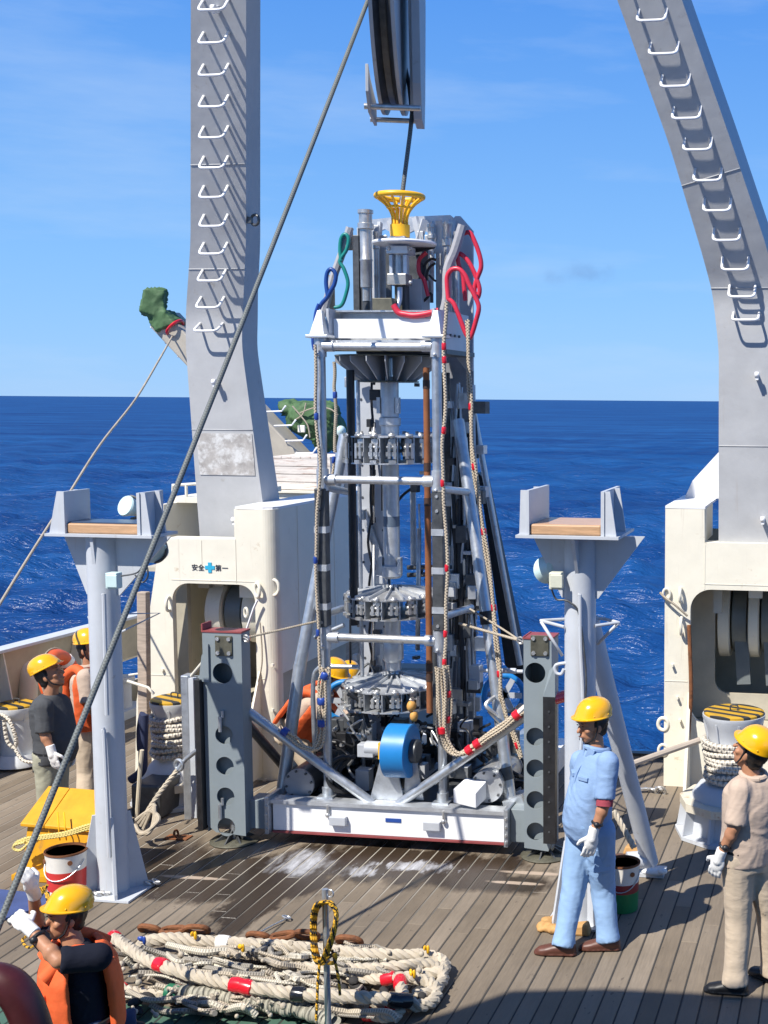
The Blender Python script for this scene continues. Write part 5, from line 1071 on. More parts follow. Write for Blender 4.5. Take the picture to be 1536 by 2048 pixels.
rs_ = stand('right pale grey cradle stand with raking prop, behind the man in blue', -1.885, 8.65, dict(d=(-.27, .36), z=2.845, x0=-2.285, x1=-1.56, c0=-2.205, c1=-1.675, h=.31, pad=m_pad, fin=-40), (1114, 1160, mat('beige_box', (.62, .62, .50), .5)),
            [(1092, 1140, 8.75, .10, (-.5, .6, -.2), .14, m_mint)],
            [([(1158, 1190), (1160, 1200), (1161, 1290), (1166, 1420), (1158, 1560)], .014), ([(1103, 1178), (1112, 1198), (1128, 1200), (1140, 1205), (1157, 1225), (1168, 1300), (1172, 1380), (1160, 1480)], .007)])
p0 = P(1178, 1240, 8.85); p1 = V((-1.53, 9.64, .08)); a = MB(); a.cyl(p0, p1, .076, .070, n=24); a.build('raking_prop', m_stand, rs_)
a = MB(); a.cyl(V((-1.70, 9.55, .12)), V((-1.56, 9.6, .12)), .07, n=20); a.bx(-1.62, -1.40, 9.52, 9.72, .004, .03); a.build('prop_foot', m_stand, rs_)
a = MB(); a.ell((-1.47, 9.48, .07), (.10, .04, .03), (0, 0, .1)); a.ell((-1.40, 9.46, .085), (.04, .03, .025)); tag(a.build('cotton_glove', m_glove), 'white work glove lying at the foot of the raking prop', 'glove')
for q, nm in (([(1190, 1236, .1), (1140, 1238, .02), (1082, 1241, -.1), (1128, 1254, -.15)], 'hoop'), ([(1082, 1243, -.1), (1125, 1312, -.1)], 'hoop'), ([(1178, 1234, .2), (1210, 1238, .1), (1237, 1245, 0), (1190, 1252, -.1)], 'hoop'), ([(1237, 1246, 0), (1195, 1288, .1)], 'hoop')):
    a = MB(); a.tube(PP(q, 8.72), .012, 8); a.build(nm, m_stand, rs_)
a = MB(); a.tube(spline(PP([(1140, 1325), (1112, 1330), (1112, 1345), (1122, 1348), (1128, 1338)], 8.6), 5), .012, 8); a.build('hook', m_stand, rs_)

# ------------------------------------------------------------------ bollards, capstan and vents
def bollard(label, xc, yc, r, z0, z1, rope0, rope1, n, mt, ped):
    t = thing('mooring_capstan', label, 'capstan', (xc, yc, 0))
    a = MB(); a.lathe((xc, yc, 0), [(r*1.35, z0), (r*1.35, z0+.03), (r*1.1, z0+.12), (r*.82, rope0), (r*.80, rope1), (r*.9, z1-.10), (r*1.02, z1-.03), (r*1.02, z1)], n=40); a.build('drum', mt, t)
    a = MB(); a.lathe((xc, yc, 0), [(r*.98, z1+.001), (r*.98, z1+.02), (r*.9, z1+.028)], n=40); a.build('drum_cover', m_stripe, t)
    a = MB(); a.tube(spline([(xc-.03, yc, z1+.02), (xc-.03, yc, z1+.07), (xc+.03, yc, z1+.07), (xc+.03, yc, z1+.02)], 4), .007, 6); a.build('lift_handle', m_dark, t)
    for k in range(8):
        an = 2*math.pi*k/8+.3; a = MB(); d = V((math.cos(an), math.sin(an), 0)); c = V((xc, yc, 0)); a.prism([c+d*r*.84+V((0, 0, rope1-.02)), c+d*r*1.0+V((0, 0, z1-.05)), c+d*r*.84+V((0, 0, z1-.05))], d.cross(zv)*.02); a.build('whelp', mt, t)
    if ped:
        a = MB(); a.lathe((xc, yc, 0), [(r*1.9, .004), (r*1.9, .035), (r*1.5, .04), (r*1.4, z0-.07)], n=10, smooth=False); a.build('pedestal', m_stand, t)
        a = MB(); a.lathe((xc, yc, 0), [(r*1.75, z0-.07), (r*1.75, z0), (r*1.3, z0+.01)], n=10, smooth=False); a.build('pedestal_table', mat('stained_cream', (.62, .57, .46), .6, dirt=((.36, .19, .08), .36, 6)), t)
        for k in range(10):
            an = 2*math.pi*k/10; d = V((math.cos(an), math.sin(an), 0)); c = V((xc, yc, 0)); a = MB(); a.prism([c+d*r*1.38+V((0, 0, .04)), c+d*r*1.85+V((0, 0, .04)), c+d*r*1.72+V((0, 0, z0-.07)), c+d*r*1.38+V((0, 0, z0-.07))], d.cross(zv)*.02); a.build('pedestal_web', m_stand, t)
    if n:
        pts = []; rr2 = .022
        for i in range(n*24+1):
            an = 2*math.pi*i/24; z = rope0+.02+(rope1-rope0)*i/(n*24); w_ = .012*math.sin(an*1.7+i*.05); pts.append((xc+(r*.84+rr2+w_)*math.cos(an), yc+(r*.84+rr2+w_)*math.sin(an), z+.012*math.sin(an*2.3)))
        a = MB(); a.tube(pts, .024, 8); o = a.build('mooring_rope', m_mrope); tag(o, 'thick white rope wound round the '+('left' if xc < -4 else 'right')+' rusty-footed capstan', 'rope')
    return t
bollard('capstan with striped cover beside the left winch house, wound with white rope', -6.21, 10.75, .215, .24, .955, .42, .80, 8, mat('capstan_white', (.66, .66, .64), .45, dirt=((.4, .25, .14), .27, 7)), 1)
bollard('capstan with striped cover before the right winch house, behind the khaki man', -.96, 10.7, .27, .32, 1.06, .46, .82, 8, m_stand, 1)
bollard('slim white capstan with striped cover at the left bulwark, no rope wound', -8.40, 11.55, .20, .03, .62, .1, .5, 0, mat('capstan_pale', (.66, .68, .69), .45), 0)
a = MB(); q = spline([P(-6, 1425, 11.4), P(18, 1440, 11.3), P(32, 1478, 11.3), P(28, 1495, 11.3), P(14, 1480, 11.3), P(8, 1440, 11.32)], 6); a.tube(q, .018, 8); a.tube(spline([P(28, 1494, 11.3), P(45, 1520, 11.25), P(68, 1525, 11.2)], 6), .016, 8); tag(a.build('mooring_line', m_mrope), 'white line hanging in a loop on the slim left capstan', 'rope')
# gooseneck vent
v = thing('gooseneck_vent', 'ivory gooseneck deck vent against the left bulwark', 'vent', (-8.55, 12.1, 0)); a = MB(); a.tube(spline([P(56, 1440, 12.2), P(56, 1360, 12.2), P(50, 1338, 12.2), P(34, 1330, 12.2), P(18, 1340, 12.2), P(14, 1372, 12.2)], 6), .095, 20); a.build('duct', m_vent, v)
c = P(14, 1372, 12.2); a = MB(); a.tube([c+V((0, 0, .01)), c-V((0, 0, .03))], .10, 20); a.build('vent_rim', m_vent, v); a = MB(); a.cyl(c-V((0, 0, .031)), c-V((0, 0, .05)), .08, .05, n=20); a.build('vent_flap', m_dark, v)
# lifebuoy on the bulwark
c = P(122, 1362, 12.05); ax = V((.97, .10, .25)).normalized(); lb = thing('lifebuoy', 'orange lifebuoy with white bands hung on the left bulwark', 'lifebuoy', c); a = MB(); a.torus(c, ax, .27, .075, 40, 14); a.build('ring', m_obuoy, lb)
for k in range(4):
    a = MB(); t0 = k*math.pi/2+.6; a.torus(c, ax, .27, .079, 4, 14, t0, t0+.22); a.build('reflective_band', m_white, lb)
a = MB(); a.torus(c, ax, .355, .009, 40, 6); a.build('grab_line', m_cord, lb)
# weathered fender post beside the winch house
a = MB(); p0 = P(292, 1610, 11.0); p1 = P(281, 1185, 11.0); a.bar(V((p0.x, 11.0, 0)), V((p1.x, 11.05, p1.z)), .095, .08, (0, 1, 0)); tag(a.build('timber_post', m_wood, bevel=.008), 'weathered timber post standing against left side of winch house', 'post')
a = MB(); a.tube(PP([(255, 1362), (296, 1375), (308, 1388)], 10.9), .014, 8); a.tube(PP([(258, 1350), (285, 1346)], 11.1), .01, 6); tag(a.build('post_bracket', m_cream), 'small cream bracket holding the timber post to winch house', 'bracket')

# ------------------------------------------------------------------ far aft: crane boom, tarpaulins, crate, locker
lk_ = thing('deck_locker', 'cream locker behind the left winch house, carrying the whitewashed crate', 'locker', (-6.8, 15.4, 0)); a = MB(); a.bx(-7.3, -6.15, 14.95, 16.2, 0, 2.58); a.build('body', m_cream, lk_, bevel=.02); a = MB(); a.bx(-7.34, -6.11, 14.91, 16.24, 2.585, 2.615); a.build('lid', m_cream, lk_)
cr0 = P(552, 980, 15); cr1 = P(660, 918, 15); ct = thing('timber_crate', 'whitewashed timber crate on the cream locker behind left gantry leg', 'crate', (-6.75, 15.3, 2.62))
hh = (cr1.z-2.62)/4
for k in range(4):
    for Yc_, y2 in ((15.0, 15.03), (15.85, 15.88)):
        a = MB(); a.bx(cr0.x-.05, cr1.x, Yc_, y2, 2.62+k*hh+.004, 2.62+(k+1)*hh-.004); a.build('board', m_wcrate, ct)
for k in range(6):
    w_ = (cr1.x-cr0.x+.05)/6; a = MB(); a.bx(cr0.x-.05+k*w_+.004, cr0.x-.05+(k+1)*w_-.004, 15.0, 15.88, 2.62+4*hh, 2.62+4*hh+.025); a.build('board', m_wcrate, ct)
for xe in (cr0.x-.05, cr1.x-.03):
    a = MB(); a.bx(xe, xe+.03, 15.03, 15.85, 2.62, 2.62+4*hh); a.build('end_panel', m_wcrate, ct)
bo = thing('crane_boom', 'tan deck crane boom sloping behind the left gantry leg', 'crane boom', P(640, 960, 16.2)); b0, b1 = P(342, 652, 16.0), P(655, 985, 16.2)
a = MB(); d = (b1-b0).normalized(); a.bar(b0-d*.12, b1, .30, .42, (0, 1, 0)); a.build('boom', mat('tan_boom_paint', (.44, .40, .33), .55, var=.08), bo, bevel=.02)
side = V((0, 1, 0)).cross(d).normalized()
if side.z < 0: side = -side
for px_, py_ in ((550, 822), (570, 850), (592, 880), (612, 905)):
    c = P(px_, py_, 15.75); a = MB(); a.tube([c+V((-.10, .02, -.01)), c+V((-.1, -.10, -.01)), c+V((.14, -.10, -.0)), c+V((.16, -.02, .07))], .012, 6); a.build('rung', m_white, bo)
for px_, py_ in ((308, 655), (337, 686), (362, 713)):
    c = P(px_, py_, 15.85); a = MB(); a.tube([c+V((-.04, 0, .07)), c+V((-.045, 0, .0)), c+V((.16, .0, -.005)), c+V((.2, .05, .0))], .013, 6); a.build('rung', m_white, bo)
a = MB(); c = P(604, 858, 15.8); a.bx(c.x-.05, c.x+.05, c.y-.03, c.y, c.z-.045, c.z+.05); a.build('lug', m_cream, bo, bevel=.01)
a = MB(); a.bar(P(552, 948, 15.95), P(553, 948, 17), .03, .03); a.build('stay', m_cream, bo)
def tarp(label, mb3, seed, amp, lash):
    o = mb3.build('tarpaulin', m_tarp, remesh=.022, smooth_it=3); tag(o, label, 'tarpaulin'); wrinkle(o, amp, 4.2, seed)
    for Y, q in lash:
        b = MB(); b.tube(spline(PP(q, Y), 5), .010, 6); b.build('lashing', m_cord, o)
    return o
hd = MB(); hr = Euler((0, R_(10), R_(25))).to_matrix(); hc_ = P(311, 606, 15.9); hd.hexa([hc_+hr@V(q) for q in ((-.17, -.19, -.17), (.15, -.19, -.20), (.15, .19, -.20), (-.17, .19, -.17), (-.15, -.16, .16), (.10, -.16, .19), (.10, .16, .19), (-.15, .16, .16))])
hp = [P(298, 625, 15.9), P(338, 622, 15.9), P(362, 648, 15.9), P(322, 664, 15.9)]; hd.hexa([p+V((0, -.15, 0)) for p in hp]+[p+V((0, .15, 0)) for p in hp])
o = tarp('green tarpaulin hood tied over the crane boom tip', hd, 2, .030, [])
a = MB(); a.torus(P(350, 655, 15.85), (.7, 0, -.7), .13, .02, 20, 6); a.build('tie_band', m_redt, o)
hd = MB(); hd.ell(P(628, 842, 16.6), (.36, .36, .27), (0, .25, 0)); hd.ell(P(655, 862, 16.6), (.22, .32, .26)); hd.ell(P(585, 818, 16.6), (.17, .22, .10), (0, .5, 0)); hd.box(P(640, 830, 16.6), (.40, .5, .3), (0, .2, .2))
tarp('large green tarpaulin bundle lashed behind the crane boom foot', hd, 4, .055, [(16.2, [(585, 812), (600, 830), (615, 850), (620, 875)]), (16.2, [(600, 826), (632, 815), (660, 818), (676, 830)]), (16.2, [(612, 806), (606, 828), (590, 840)]), (16.2, [(640, 812), (634, 845), (645, 880)])])
a = MB(); c = P(682, 862, 15.5); a.ell(c, (.06, .08, .07)); a.ell(c+V((.02, 0, -.06)), (.05, .06, .05)); tag(a.build('mint_lamp', m_mint), 'small mint deck lamp beyond the green tarpaulin bundle', 'lamp')
tie([(345, 672), (318, 720), (270, 800), (200, 890), (130, 1000), (60, 1110), (-20, 1240)], 15.8, 8.8, .012, m_cord, 'guy_line', 'thin beige guy line from the boom tip tarpaulin down to the left edge', 'rope')

# ------------------------------------------------------------------ deck gear on the left
yb = thing('yellow_box', 'yellow wooden deck box with sloping lid beside the left cradle stand', 'box', (-6.08, 8.95, 0))
xa, xb = -6.40, -5.735; zf = .40
a = MB(); a.hexa([(xa, 8.78, .02), (xb, 8.72, .02), (xb, 9.12, .02), (xa, 9.18, .02), (xa+.02, 8.84, zf), (xb-.01, 8.78, zf), (xb-.01, 9.12, zf), (xa+.02, 9.18, zf)]); a.build('box_body', m_ybox, yb, bevel=.01)
a = MB(); a.hexa([(xa-.01, 8.80, zf+.005), (xa+.2, 8.785, zf+.005), (xa+.2, 9.13, .60), (xa-.0, 9.15, .60), (xa-.01, 8.80, zf+.03), (xa+.2, 8.785, zf+.03), (xa+.2, 9.13, .625), (xa, 9.15, .625)]); a.build('lid_board', m_ybox, yb, bevel=.005)
a = MB(); a.hexa([(xa+.205, 8.785, zf+.005), (xb+.01, 8.75, zf+.005), (xb-.02, 9.10, .60), (xa+.205, 9.13, .60), (xa+.205, 8.785, zf+.03), (xb+.01, 8.75, zf+.03), (xb-.02, 9.1, .625), (xa+.205, 9.13, .625)]); a.build('lid_board', m_ybox, yb, bevel=.005)
a = MB(); a.prism([(xa+.02, 9.17, zf), (xa+.02, 9.17, .6), (xa+.02, 8.86, zf+.01)], (.02, 0, 0)); a.prism([(xb-.03, 9.11, zf), (xb-.03, 9.11, .6), (xb-.03, 8.80, zf+.01)], (.02, 0, 0)); a.bx(xa+.03, xb-.03, 9.12, 9.14, zf, .6); a.build('upper_frame', m_ybox, yb)
a = MB(); a.bx(xa-.03, xb+.02, 8.70, 8.78, .006, .05); a.build('skid', m_ybox, yb)
for px_ in (119, 132):
    a = MB(); a.tube(spline([P(px_-4, 1625, 8.80), P(px_-2, 1650, 8.70), P(px_, 1672, 8.70), P(px_+1, 1680, 8.72)], 5), .006, 6); a.build('hasp', m_yel, yb)
a = MB()
for k in range(3):
    a.tube(spline(PP([(28+k*3, 1690-k*4), (48, 1678+k*3), (80, 1672+k*3), (130, 1665+k*3), (170, 1652+k*4), (205, 1643+k*4)], 8.68), 6), .011, 7)
a.tube(spline(PP([(50, 1685), (30, 1690), (28, 1698), (42, 1700), (60, 1685), (75, 1682)], 8.66), 6), .011, 7)
tag(a.build('yellow_rope', mat('pale_yellow_rope', (.82, .66, .22), .8, rope=(40, 2, .003))), 'pale yellow rope stretched across the front of the yellow box', 'rope')
def bucket(label, xc, yc, r, z1, bands, loc='bucket'):
    t = thing('paint_bucket', label, 'bucket', (xc, yc, 0)); z = .004
    for k, (h, mt) in enumerate(bands):
        f0 = .9+.1*z/z1; f1 = .9+.1*(z+h)/z1; a = MB(); a.lathe((xc, yc, 0), [(r*f0, z), (r*f1, z+h), (r*f1-.006, z+h), (r*f0-.006, z)], n=36); a.build('bucket_wall', mt, t); z += h
    a = MB(); a.lathe((xc, yc, 0), [(r, z1-.012), (r+.006, z1-.008), (r+.006, z1+.004), (r-.008, z1+.004), (r-.008, z1-.012)], n=36); a.build('rim', m_rust, t)
    a = MB(); a.cyl((xc, yc, z1-.10), (xc, yc, z1-.05), r*.94, n=30); a.build('contents', mat('rusty_contents', (.14, .07, .04), .7, var=.4, scale=20), t)
    a = MB(); pts = [(xc+r*1.02*math.cos(u), yc-r*.55+r*.3*math.sin(u)*0-.05*math.sin(u), z1-.07-.16*math.sin(u)) for u in np.linspace(.15, math.pi-.15, 14)]
    pts = [(xc+r*1.03*math.cos(u), yc-r*1.03*math.sin(u), z1-.06-.13*math.sin(u)) for u in np.linspace(0, math.pi, 16)]; a.tube(pts, .004, 6); a.build('bail_handle', m_galv, t)
    for s_ in (-1, 1):
        a = MB(); a.cyl((xc+s_*r*.7, yc-r*.72, z1-.06), (xc+s_*r*.73, yc-r*.76, z1-.06), .018, n=10); a.build('handle_ear', m_rust, t)
    return t
m_bw = mat('bucket_white', (.74, .70, .62), .4, dirt=((.38, .2, .1), .3, 12)); m_br = mat('bucket_red', (.60, .04, .03), .4, dirt=((.5, .4, .35), .25, 12)); m_bg = mat('bucket_green', (.02, .20, .06), .4, dirt=((.4, .45, .3), .3, 12)); m_bm = mat('bucket_dark_red', (.30, .03, .03), .4, dirt=((.5, .4, .35), .25, 12))
bucket('rusty-rimmed white bucket with red band before the yellow box', -5.79, 8.45, .145, .38, [(.09, m_bw), (.15, m_br), (.14, m_bw)])
bucket('rusty-rimmed white bucket with red and green bands behind the man in blue', -1.615, 8.90, .125, .36, [(.145, m_bg), (.07, m_bm), (.145, m_bw)])
a = MB(); a.hexa([(-6.95, 7.6, .004), (-6.2, 7.6, .004), (-5.75, 8.45, .004), (-6.45, 8.5, .004), (-6.95, 7.6, .02), (-6.2, 7.6, .02), (-5.75, 8.45, .02), (-6.45, 8.5, .02)]); 
tag(a.build('blue_patch', mat('blue_patch_colour', (.045, .075, .20), .8, var=.2, bump=.004)), 'flat dark blue patch on the deck left of the yellow box', 'mat')  # thin dark blue slab laid flat on the planks
# turnbuckle lashing between outrigger and deck
tl_ = thing('turnbuckle_lashing', 'twisted rope lashing with steel turnbuckle left of the coring machine', 'lashing', P(290, 1640, 9.9)); q = [P(290, 1630, 9.6), P(320, 1585, 9.7), P(355, 1540, 9.8)]
a = MB(); qq = spline(q, 10); a.rope3(qq, .022); a.build('rope', m_wrope, tl_)
a = MB(); a.tube([P(355, 1540, 9.8), P(372, 1518, 9.82), P(398, 1498, 9.8)], .02, 10); a.torus(P(358, 1530, 9.8), (.3, 1, 0), .045, .014, 16, 8); a.build('turnbuckle', m_galv, tl_)
wb = thing('windlass_box', 'dark low deck winch with pale lever beside the left capstan pedestal', 'winch', P(285, 1650, Z=0)); a = MB(); p = P(288, 1640, Z=0); a.bx(p.x-.12, p.x+.16, p.y, p.y+.4, .01, .32); a.build('winch_body', m_dark, wb, bevel=.02)
a = MB(); a.tube(PP([(272, 1655), (276, 1600), (280, 1540), (284, 1500)], 9.9), .018, 8); a.build('lever', mat('pale_lever', (.62, .54, .40), .6), wb)
a = MB(); a.tube(spline(PP([(283, 1500), (282, 1460), (288, 1430), (286, 1500), (284, 1540), (262, 1560)], 10.3), 6), .04, 10); a.build('dark_sleeve', mat('navy_sleeve', (.03, .04, .09), .7), wb)
a = MB()
for k in range(4): a.tube(spline([P(272+k*5, 1640+k*6, 9.6)+V((0, 0, .0)), P(300+k*3, 1622-k*4, 9.6), P(318-k*4, 1640+k*3, 9.55), P(285+k*3, 1668, 9.5), P(270, 1650+k*3, 9.6)], 5), .016, 7)
tag(a.build('rope_tangle', m_wrope), 'small tangle of tan rope beside the left cradle stand foot', 'rope')
for px_, py_, lab in ((290, 1768, 'small chrome shackle right of left cradle stand foot'), (190, 1790, 'small chrome shackle in front of left cradle stand foot'), (1300, 1582, 'chrome shackle and hooks left of right capstan pedestal')):
    c = P(px_, py_, Z=.02); a = MB()
    for k in range(4): a.torus(c+V((k*.05-.07, .02*(k % 2), .015)), (.2*k, .3, 1), .032, .010, 14, 6)
    a.cyl(c+V((-.1, 0, .02)), c+V((.12, .01, .02)), .009); tag(a.build('shackle_set', m_ss), lab, 'shackle')
c = P(1321, 1583, Z=.03); a = MB(); a.torus(c, (0, 1, .3), .05, .012, 18, 8); tag(a.build('ring_bolt', m_ss), 'chrome ring bolt standing by right capstan pedestal', 'ring bolt')
pe = P(350, 1678, Z=0); a = MB(); a.bx(pe.x-.09, pe.x+.12, pe.y-.03, pe.y+.08, .003, .012); o = a.build('deck_pad', m_rust); tag(o, 'rusty deck pad eye left of the coring machine foot', 'pad eye'); a = MB(); a.torus((pe.x, pe.y+.02, .04), (1, 0, .2), .03, .01, 14, 6); a.build('eye', m_rust, o)
tie([(1240, 1537), (1300, 1515), (1400, 1480)], 10.3, 10.62, .028, mat('tan_spar', (.40, .34, .28), .7), 'spar', 'tan pole leaning from right capstan over the stern edge', 'pole')
a = MB(); a.rope3(spline([P(1228, 1622, 9.3), P(1250, 1662, 9.25), P(1268, 1695, 9.2)], 10), .024); tag(a.build('twisted_rope', m_wrope), 'short white twisted rope hanging behind the raking prop', 'rope')
tr_ = thing('tan_gloves', 'crumpled tan leather gloves at the foot of right cradle stand', 'gloves', P(1100, 1850, Z=0)); a = MB()
for px_, py_, r in ((1085, 1852, .04), (1100, 1843, .05), (1108, 1858, .05), (1118, 1838, .045), (1098, 1855, .035)): a.ell(P(px_, py_, Z=.03), (r*1.4, r, r*.7), (0, .3, px_))
a.build('glove', mat('tan_leather', (.50, .28, .10), .7, var=.2), tr_, remesh=.012, wr=.03, wrs=.04)
for px_, py_, lab in ((1160, 1862, 'tan wooden chock behind the blue man\'s front leg'), (1268, 1702, 'tan leather pouch by the raking prop')):
    c = P(px_, py_, Z=.02); a = MB(); a.hexa([c+V(q) for q in ((-.09, -.05, -.018), (.08, -.05, -.018), (.08, .05, -.018), (-.09, .05, -.018), (-.07, -.04, .05), (.06, -.03, .06), (.06, .04, .07), (-.06, .04, .05))]); tag(a.build('chock', MATS['tan_leather'], bevel=.015), lab, 'chock')
a = MB(); c = P(1240, 1722, Z=.06); a.ell(c, (.09, .06, .06)); tag(a.build('brown_bag', mat('brown_bag', (.10, .05, .035), .7), remesh=.012, wr=.02), 'small dark brown bag behind the right bucket', 'bag')

# ------------------------------------------------------------------ foreground rope pile
GP = lambda px_, py_, z=.06: P(px_, py_, Z=z)
rg = 'ropes heaped in the foreground'
def heap(pts, r, name, mt, label, tapes=(), kind='rope3', tmt=None):
    base = spline([GP(*p) for p in pts], 14); a = MB()
    rr = random.Random(len(pts)*7+int(pts[0][0]))
    base = [p+V((rr.uniform(-1, 1), rr.uniform(-1, 1), rr.uniform(-.5, 1)))*.004 for p in base]
    if kind == 'rope3': a.rope3(base, r, 5.0, 7)
    elif kind == 'braid':
        a.rope3(base, r, 5.5, 6, 4); T, U = frames(base); l = 0
    else: a.tube(base, r, 12, rad=[r*(1+.12*math.sin(i*.9)+.06*math.sin(i*2.3)) for i in range(len(base))])
    o = tag(a.build(name, mt), label, 'rope', rg)
    for px_, py_, tm, z in tapes:
        g = GP(px_, py_, z); best = min(range(1, len(base)-1), key=lambda j: (base[j]-g).length); d = (base[best+1]-base[best-1]).normalized(); c = base[best]
        b = MB(); b.lathe(c-d*.05, [(r*.75, 0), (r*1.12, .012), (r*1.2, .05), (r*1.1, .09), (r*.75, .1)], d, 14); b.build('tape_wrap', tm, o, wr=.012, wrs=.03)
    return o
heap([(275, 1905, .05), (290, 1886, .08), (340, 1878, .10), (420, 1884, .10), (520, 1890, .10), (620, 1897, .10), (720, 1908, .10), (800, 1912, .1), (862, 1914, .09), (888, 1928, .07), (880, 1945, .06), (840, 1950, .05)], .043, 'braided_rope', m_wrope, 'thickest white braided rope along the back of the heap', [(450, 1885, MATS['white_sleeve'], .1)], 'braid')
heap([(225, 1872, .05), (250, 1890, .12), (290, 1918, .16), (350, 1940, .18), (430, 1962, .19), (520, 1978, .19), (610, 1990, .19), (700, 1994, .18), (770, 1998, .16), (810, 2003, .12)], .040, 'twisted_rope', m_wrope, 'long white twisted rope on top of the heap with red tapes', [(228, 1876, m_redt, .06), (330, 1928, m_redt, .17), (472, 1970, m_redt, .19), (496, 1974, m_redt, .19), (600, 1990, m_blackt, .19), (790, 2002, m_blackt, .14), (812, 2004, m_blackt, .12)])
heap([(560, 1935, .05), (650, 1935, .08), (740, 1938, .1), (800, 1932, .12), (850, 1928, .1), (880, 1940, .07), (885, 1962, .05), (860, 1985, .06), (830, 1990, .08)], .037, 'twisted_rope', m_wrope, 'white twisted rope bending back at the right end of the heap', [])
heap([(700, 1955, .05), (760, 1958, .08), (810, 1955, .1), (850, 1962, .09), (872, 1978, .07), (868, 2000, .06), (835, 2012, .06), (810, 1995, .08), (800, 1965, .09)], .038, 'twisted_rope', m_wrope, 'white twisted rope knotted in loops at the right front of the heap', [(808, 1962, m_redt, .1), (776, 1958, m_redt, .08)])
heap([(650, 2000, .05), (720, 2004, .06), (770, 2010, .06), (800, 2022, .05), (780, 2035, .05), (735, 2030, .05)], .032, 'twisted_rope', m_wrope, 'short white twisted rope under the black taped end', [(735, 2005, m_redt, .06), (712, 2002, mat('green_tape', (.02, .16, .08), .4), .06), (782, 2020, m_redt, .05), (740, 2030, m_redt, .05)])
heap([(345, 1985, .08), (400, 1988, .1), (460, 1996, .1), (530, 2008, .09), (600, 2020, .08), (640, 2034, .07), (668, 2046, .06)], .046, 'wrapped_bundle', m_bundle, 'grey green bundle bound all over with twine at front of the heap', [(343, 1984, MATS['green_tape'], .08)], 'tube')
heap([(230, 1975, .05), (270, 1985, .06), (320, 1990, .06), (360, 1985, .06)], .035, 'twisted_rope', m_wrope, 'white twisted rope end at the left front of the heap', [(268, 1955, m_redt, .06), (355, 1990, m_redt, .06)])
rr = random.Random(21)
a = MB()
CT = [MB(), MB(), MB()]
for k in range(105):
    x0 = rr.uniform(235, 700); y0 = rr.uniform(1888, 2015); ln = rr.uniform(60, 260) if x0 < 560 else rr.uniform(40, 170); q = [(x0+ln*i/4+rr.uniform(-12, 12), y0+ln*.12*i/4+rr.uniform(-9, 9), rr.uniform(.03, .14)) for i in range(5)]
    CT[k % 3].tube(spline([GP(*p) for p in q], 6), rr.choice([.008, .011, .014, .018, .022]), 6)
for mb3, mt, nm, lab in ((CT[0], m_cord, 'cord_tangle', 'tangle of off-white cords filling the rope heap'), (CT[1], mat('grey_twine', (.34, .31, .26), .9, rope=(60, 2, .002)), 'twine_tangle', 'tangle of grey twine filling the rope heap'), (CT[2], mat('pale_line', (.62, .57, .46), .85, rope=(55, 2, .002)), 'line_tangle', 'tangle of paler thin lines filling the rope heap')):
    o = mb3.build(nm, mt); o['kind'] = 'stuff'; tag(o, lab, 'cords')
a = MB()
for k in range(44):
    c = GP(rr.uniform(235, 860), rr.uniform(1895, 2035), rr.uniform(.05, .16)); a.ell(c, (rr.uniform(.010, .022),)*3, n=8, m_=6)
    if k % 2: a.tube([c, c+V((rr.uniform(-.05, .05), rr.uniform(-.03, .03), rr.uniform(.01, .05)))], .008, 6)
o = a.build('cord_knots', m_wrope); o['kind'] = 'stuff'; tag(o, 'white cord knots scattered over the rope heap', 'knots')
a = MB()
for k in range(48):
    c = GP(rr.uniform(240, 850), rr.uniform(1915, 2030), rr.uniform(.04, .10)); a.ell(c, (rr.uniform(.03, .07), rr.uniform(.02, .04), .025), (0, 0, rr.uniform(-1, 1)), 8, 6)
o = a.build('dark_netting', mat('dark_net', (.03, .028, .027), .9)); o['kind'] = 'stuff'; tag(o, 'dark netting scraps between the ropes of the heap', 'netting')
for px_, py_, mt, nm in ((385, 1868, m_yel, 'yellow_tag'), (480, 1893, m_yel, 'yellow_tag'), (850, 1896, m_yel, 'yellow_tag'), (822, 1945, m_yel, 'yellow_tag'), (283, 1878, m_bluet, 'blue_tag')):
    c = GP(px_, py_, .17); a = MB(); a.ell(c, (.028, .012, .018), (0, .4, px_), 8, 6); a.ell(c+V((.02, 0, -.01)), (.012, .012, .03)); tag(a.build(nm, mt), {385: 'yellow tag at the far left of the heap', 480: 'yellow tag on the middle of the thick braided rope', 850: 'yellow tag on the right end of the thick braided rope', 822: 'yellow tag on the knotted loops', 283: 'blue tag at left end of the thick braided rope'}[px_], 'tag')
def chain(label, pts, r):
    base = spline([GP(*p) for p in pts], 12); t = thing('rusty_chain', label, 'chain', base[0], 'rusty chains behind the rope heap'); L_ = 0; last = base[0]; k = 0
    for i in range(1, len(base)):
        if (base[i]-last).length > r*2.9:
            d = (base[i]-last).normalized(); c = (base[i]+last)/2; s_ = d.cross(zv).normalized() if k % 2 else (zv*.75+d.cross(zv)*.6).normalized(); a = MB(); h = r*1.15
            pts2 = [c+d*(h*1.25*math.copysign(abs(math.cos(u))**.7, math.cos(u)))+s_*(r*.85*math.sin(u)) for u in np.linspace(0, 2*math.pi, 19)[:-1]]
            a.tube(pts2, r*.34, 8, closed=True); a.build('chain_link', m_rust, t); last = base[i]; k += 1
    return t
chain('rusty chain at the left behind the rope heap', [(280, 1857, .03), (330, 1862, .03), (390, 1858, .04), (430, 1862, .03)], .055)
chain('rusty chain in the middle behind the rope heap, left of the stanchion', [(495, 1872, .03), (540, 1876, .03), (590, 1868, .05), (640, 1872, .04)], .055)
chain('rusty chain behind the rope heap, right of the stanchion', [(675, 1880, .03), (700, 1885, .04), (725, 1884, .03)], .06)
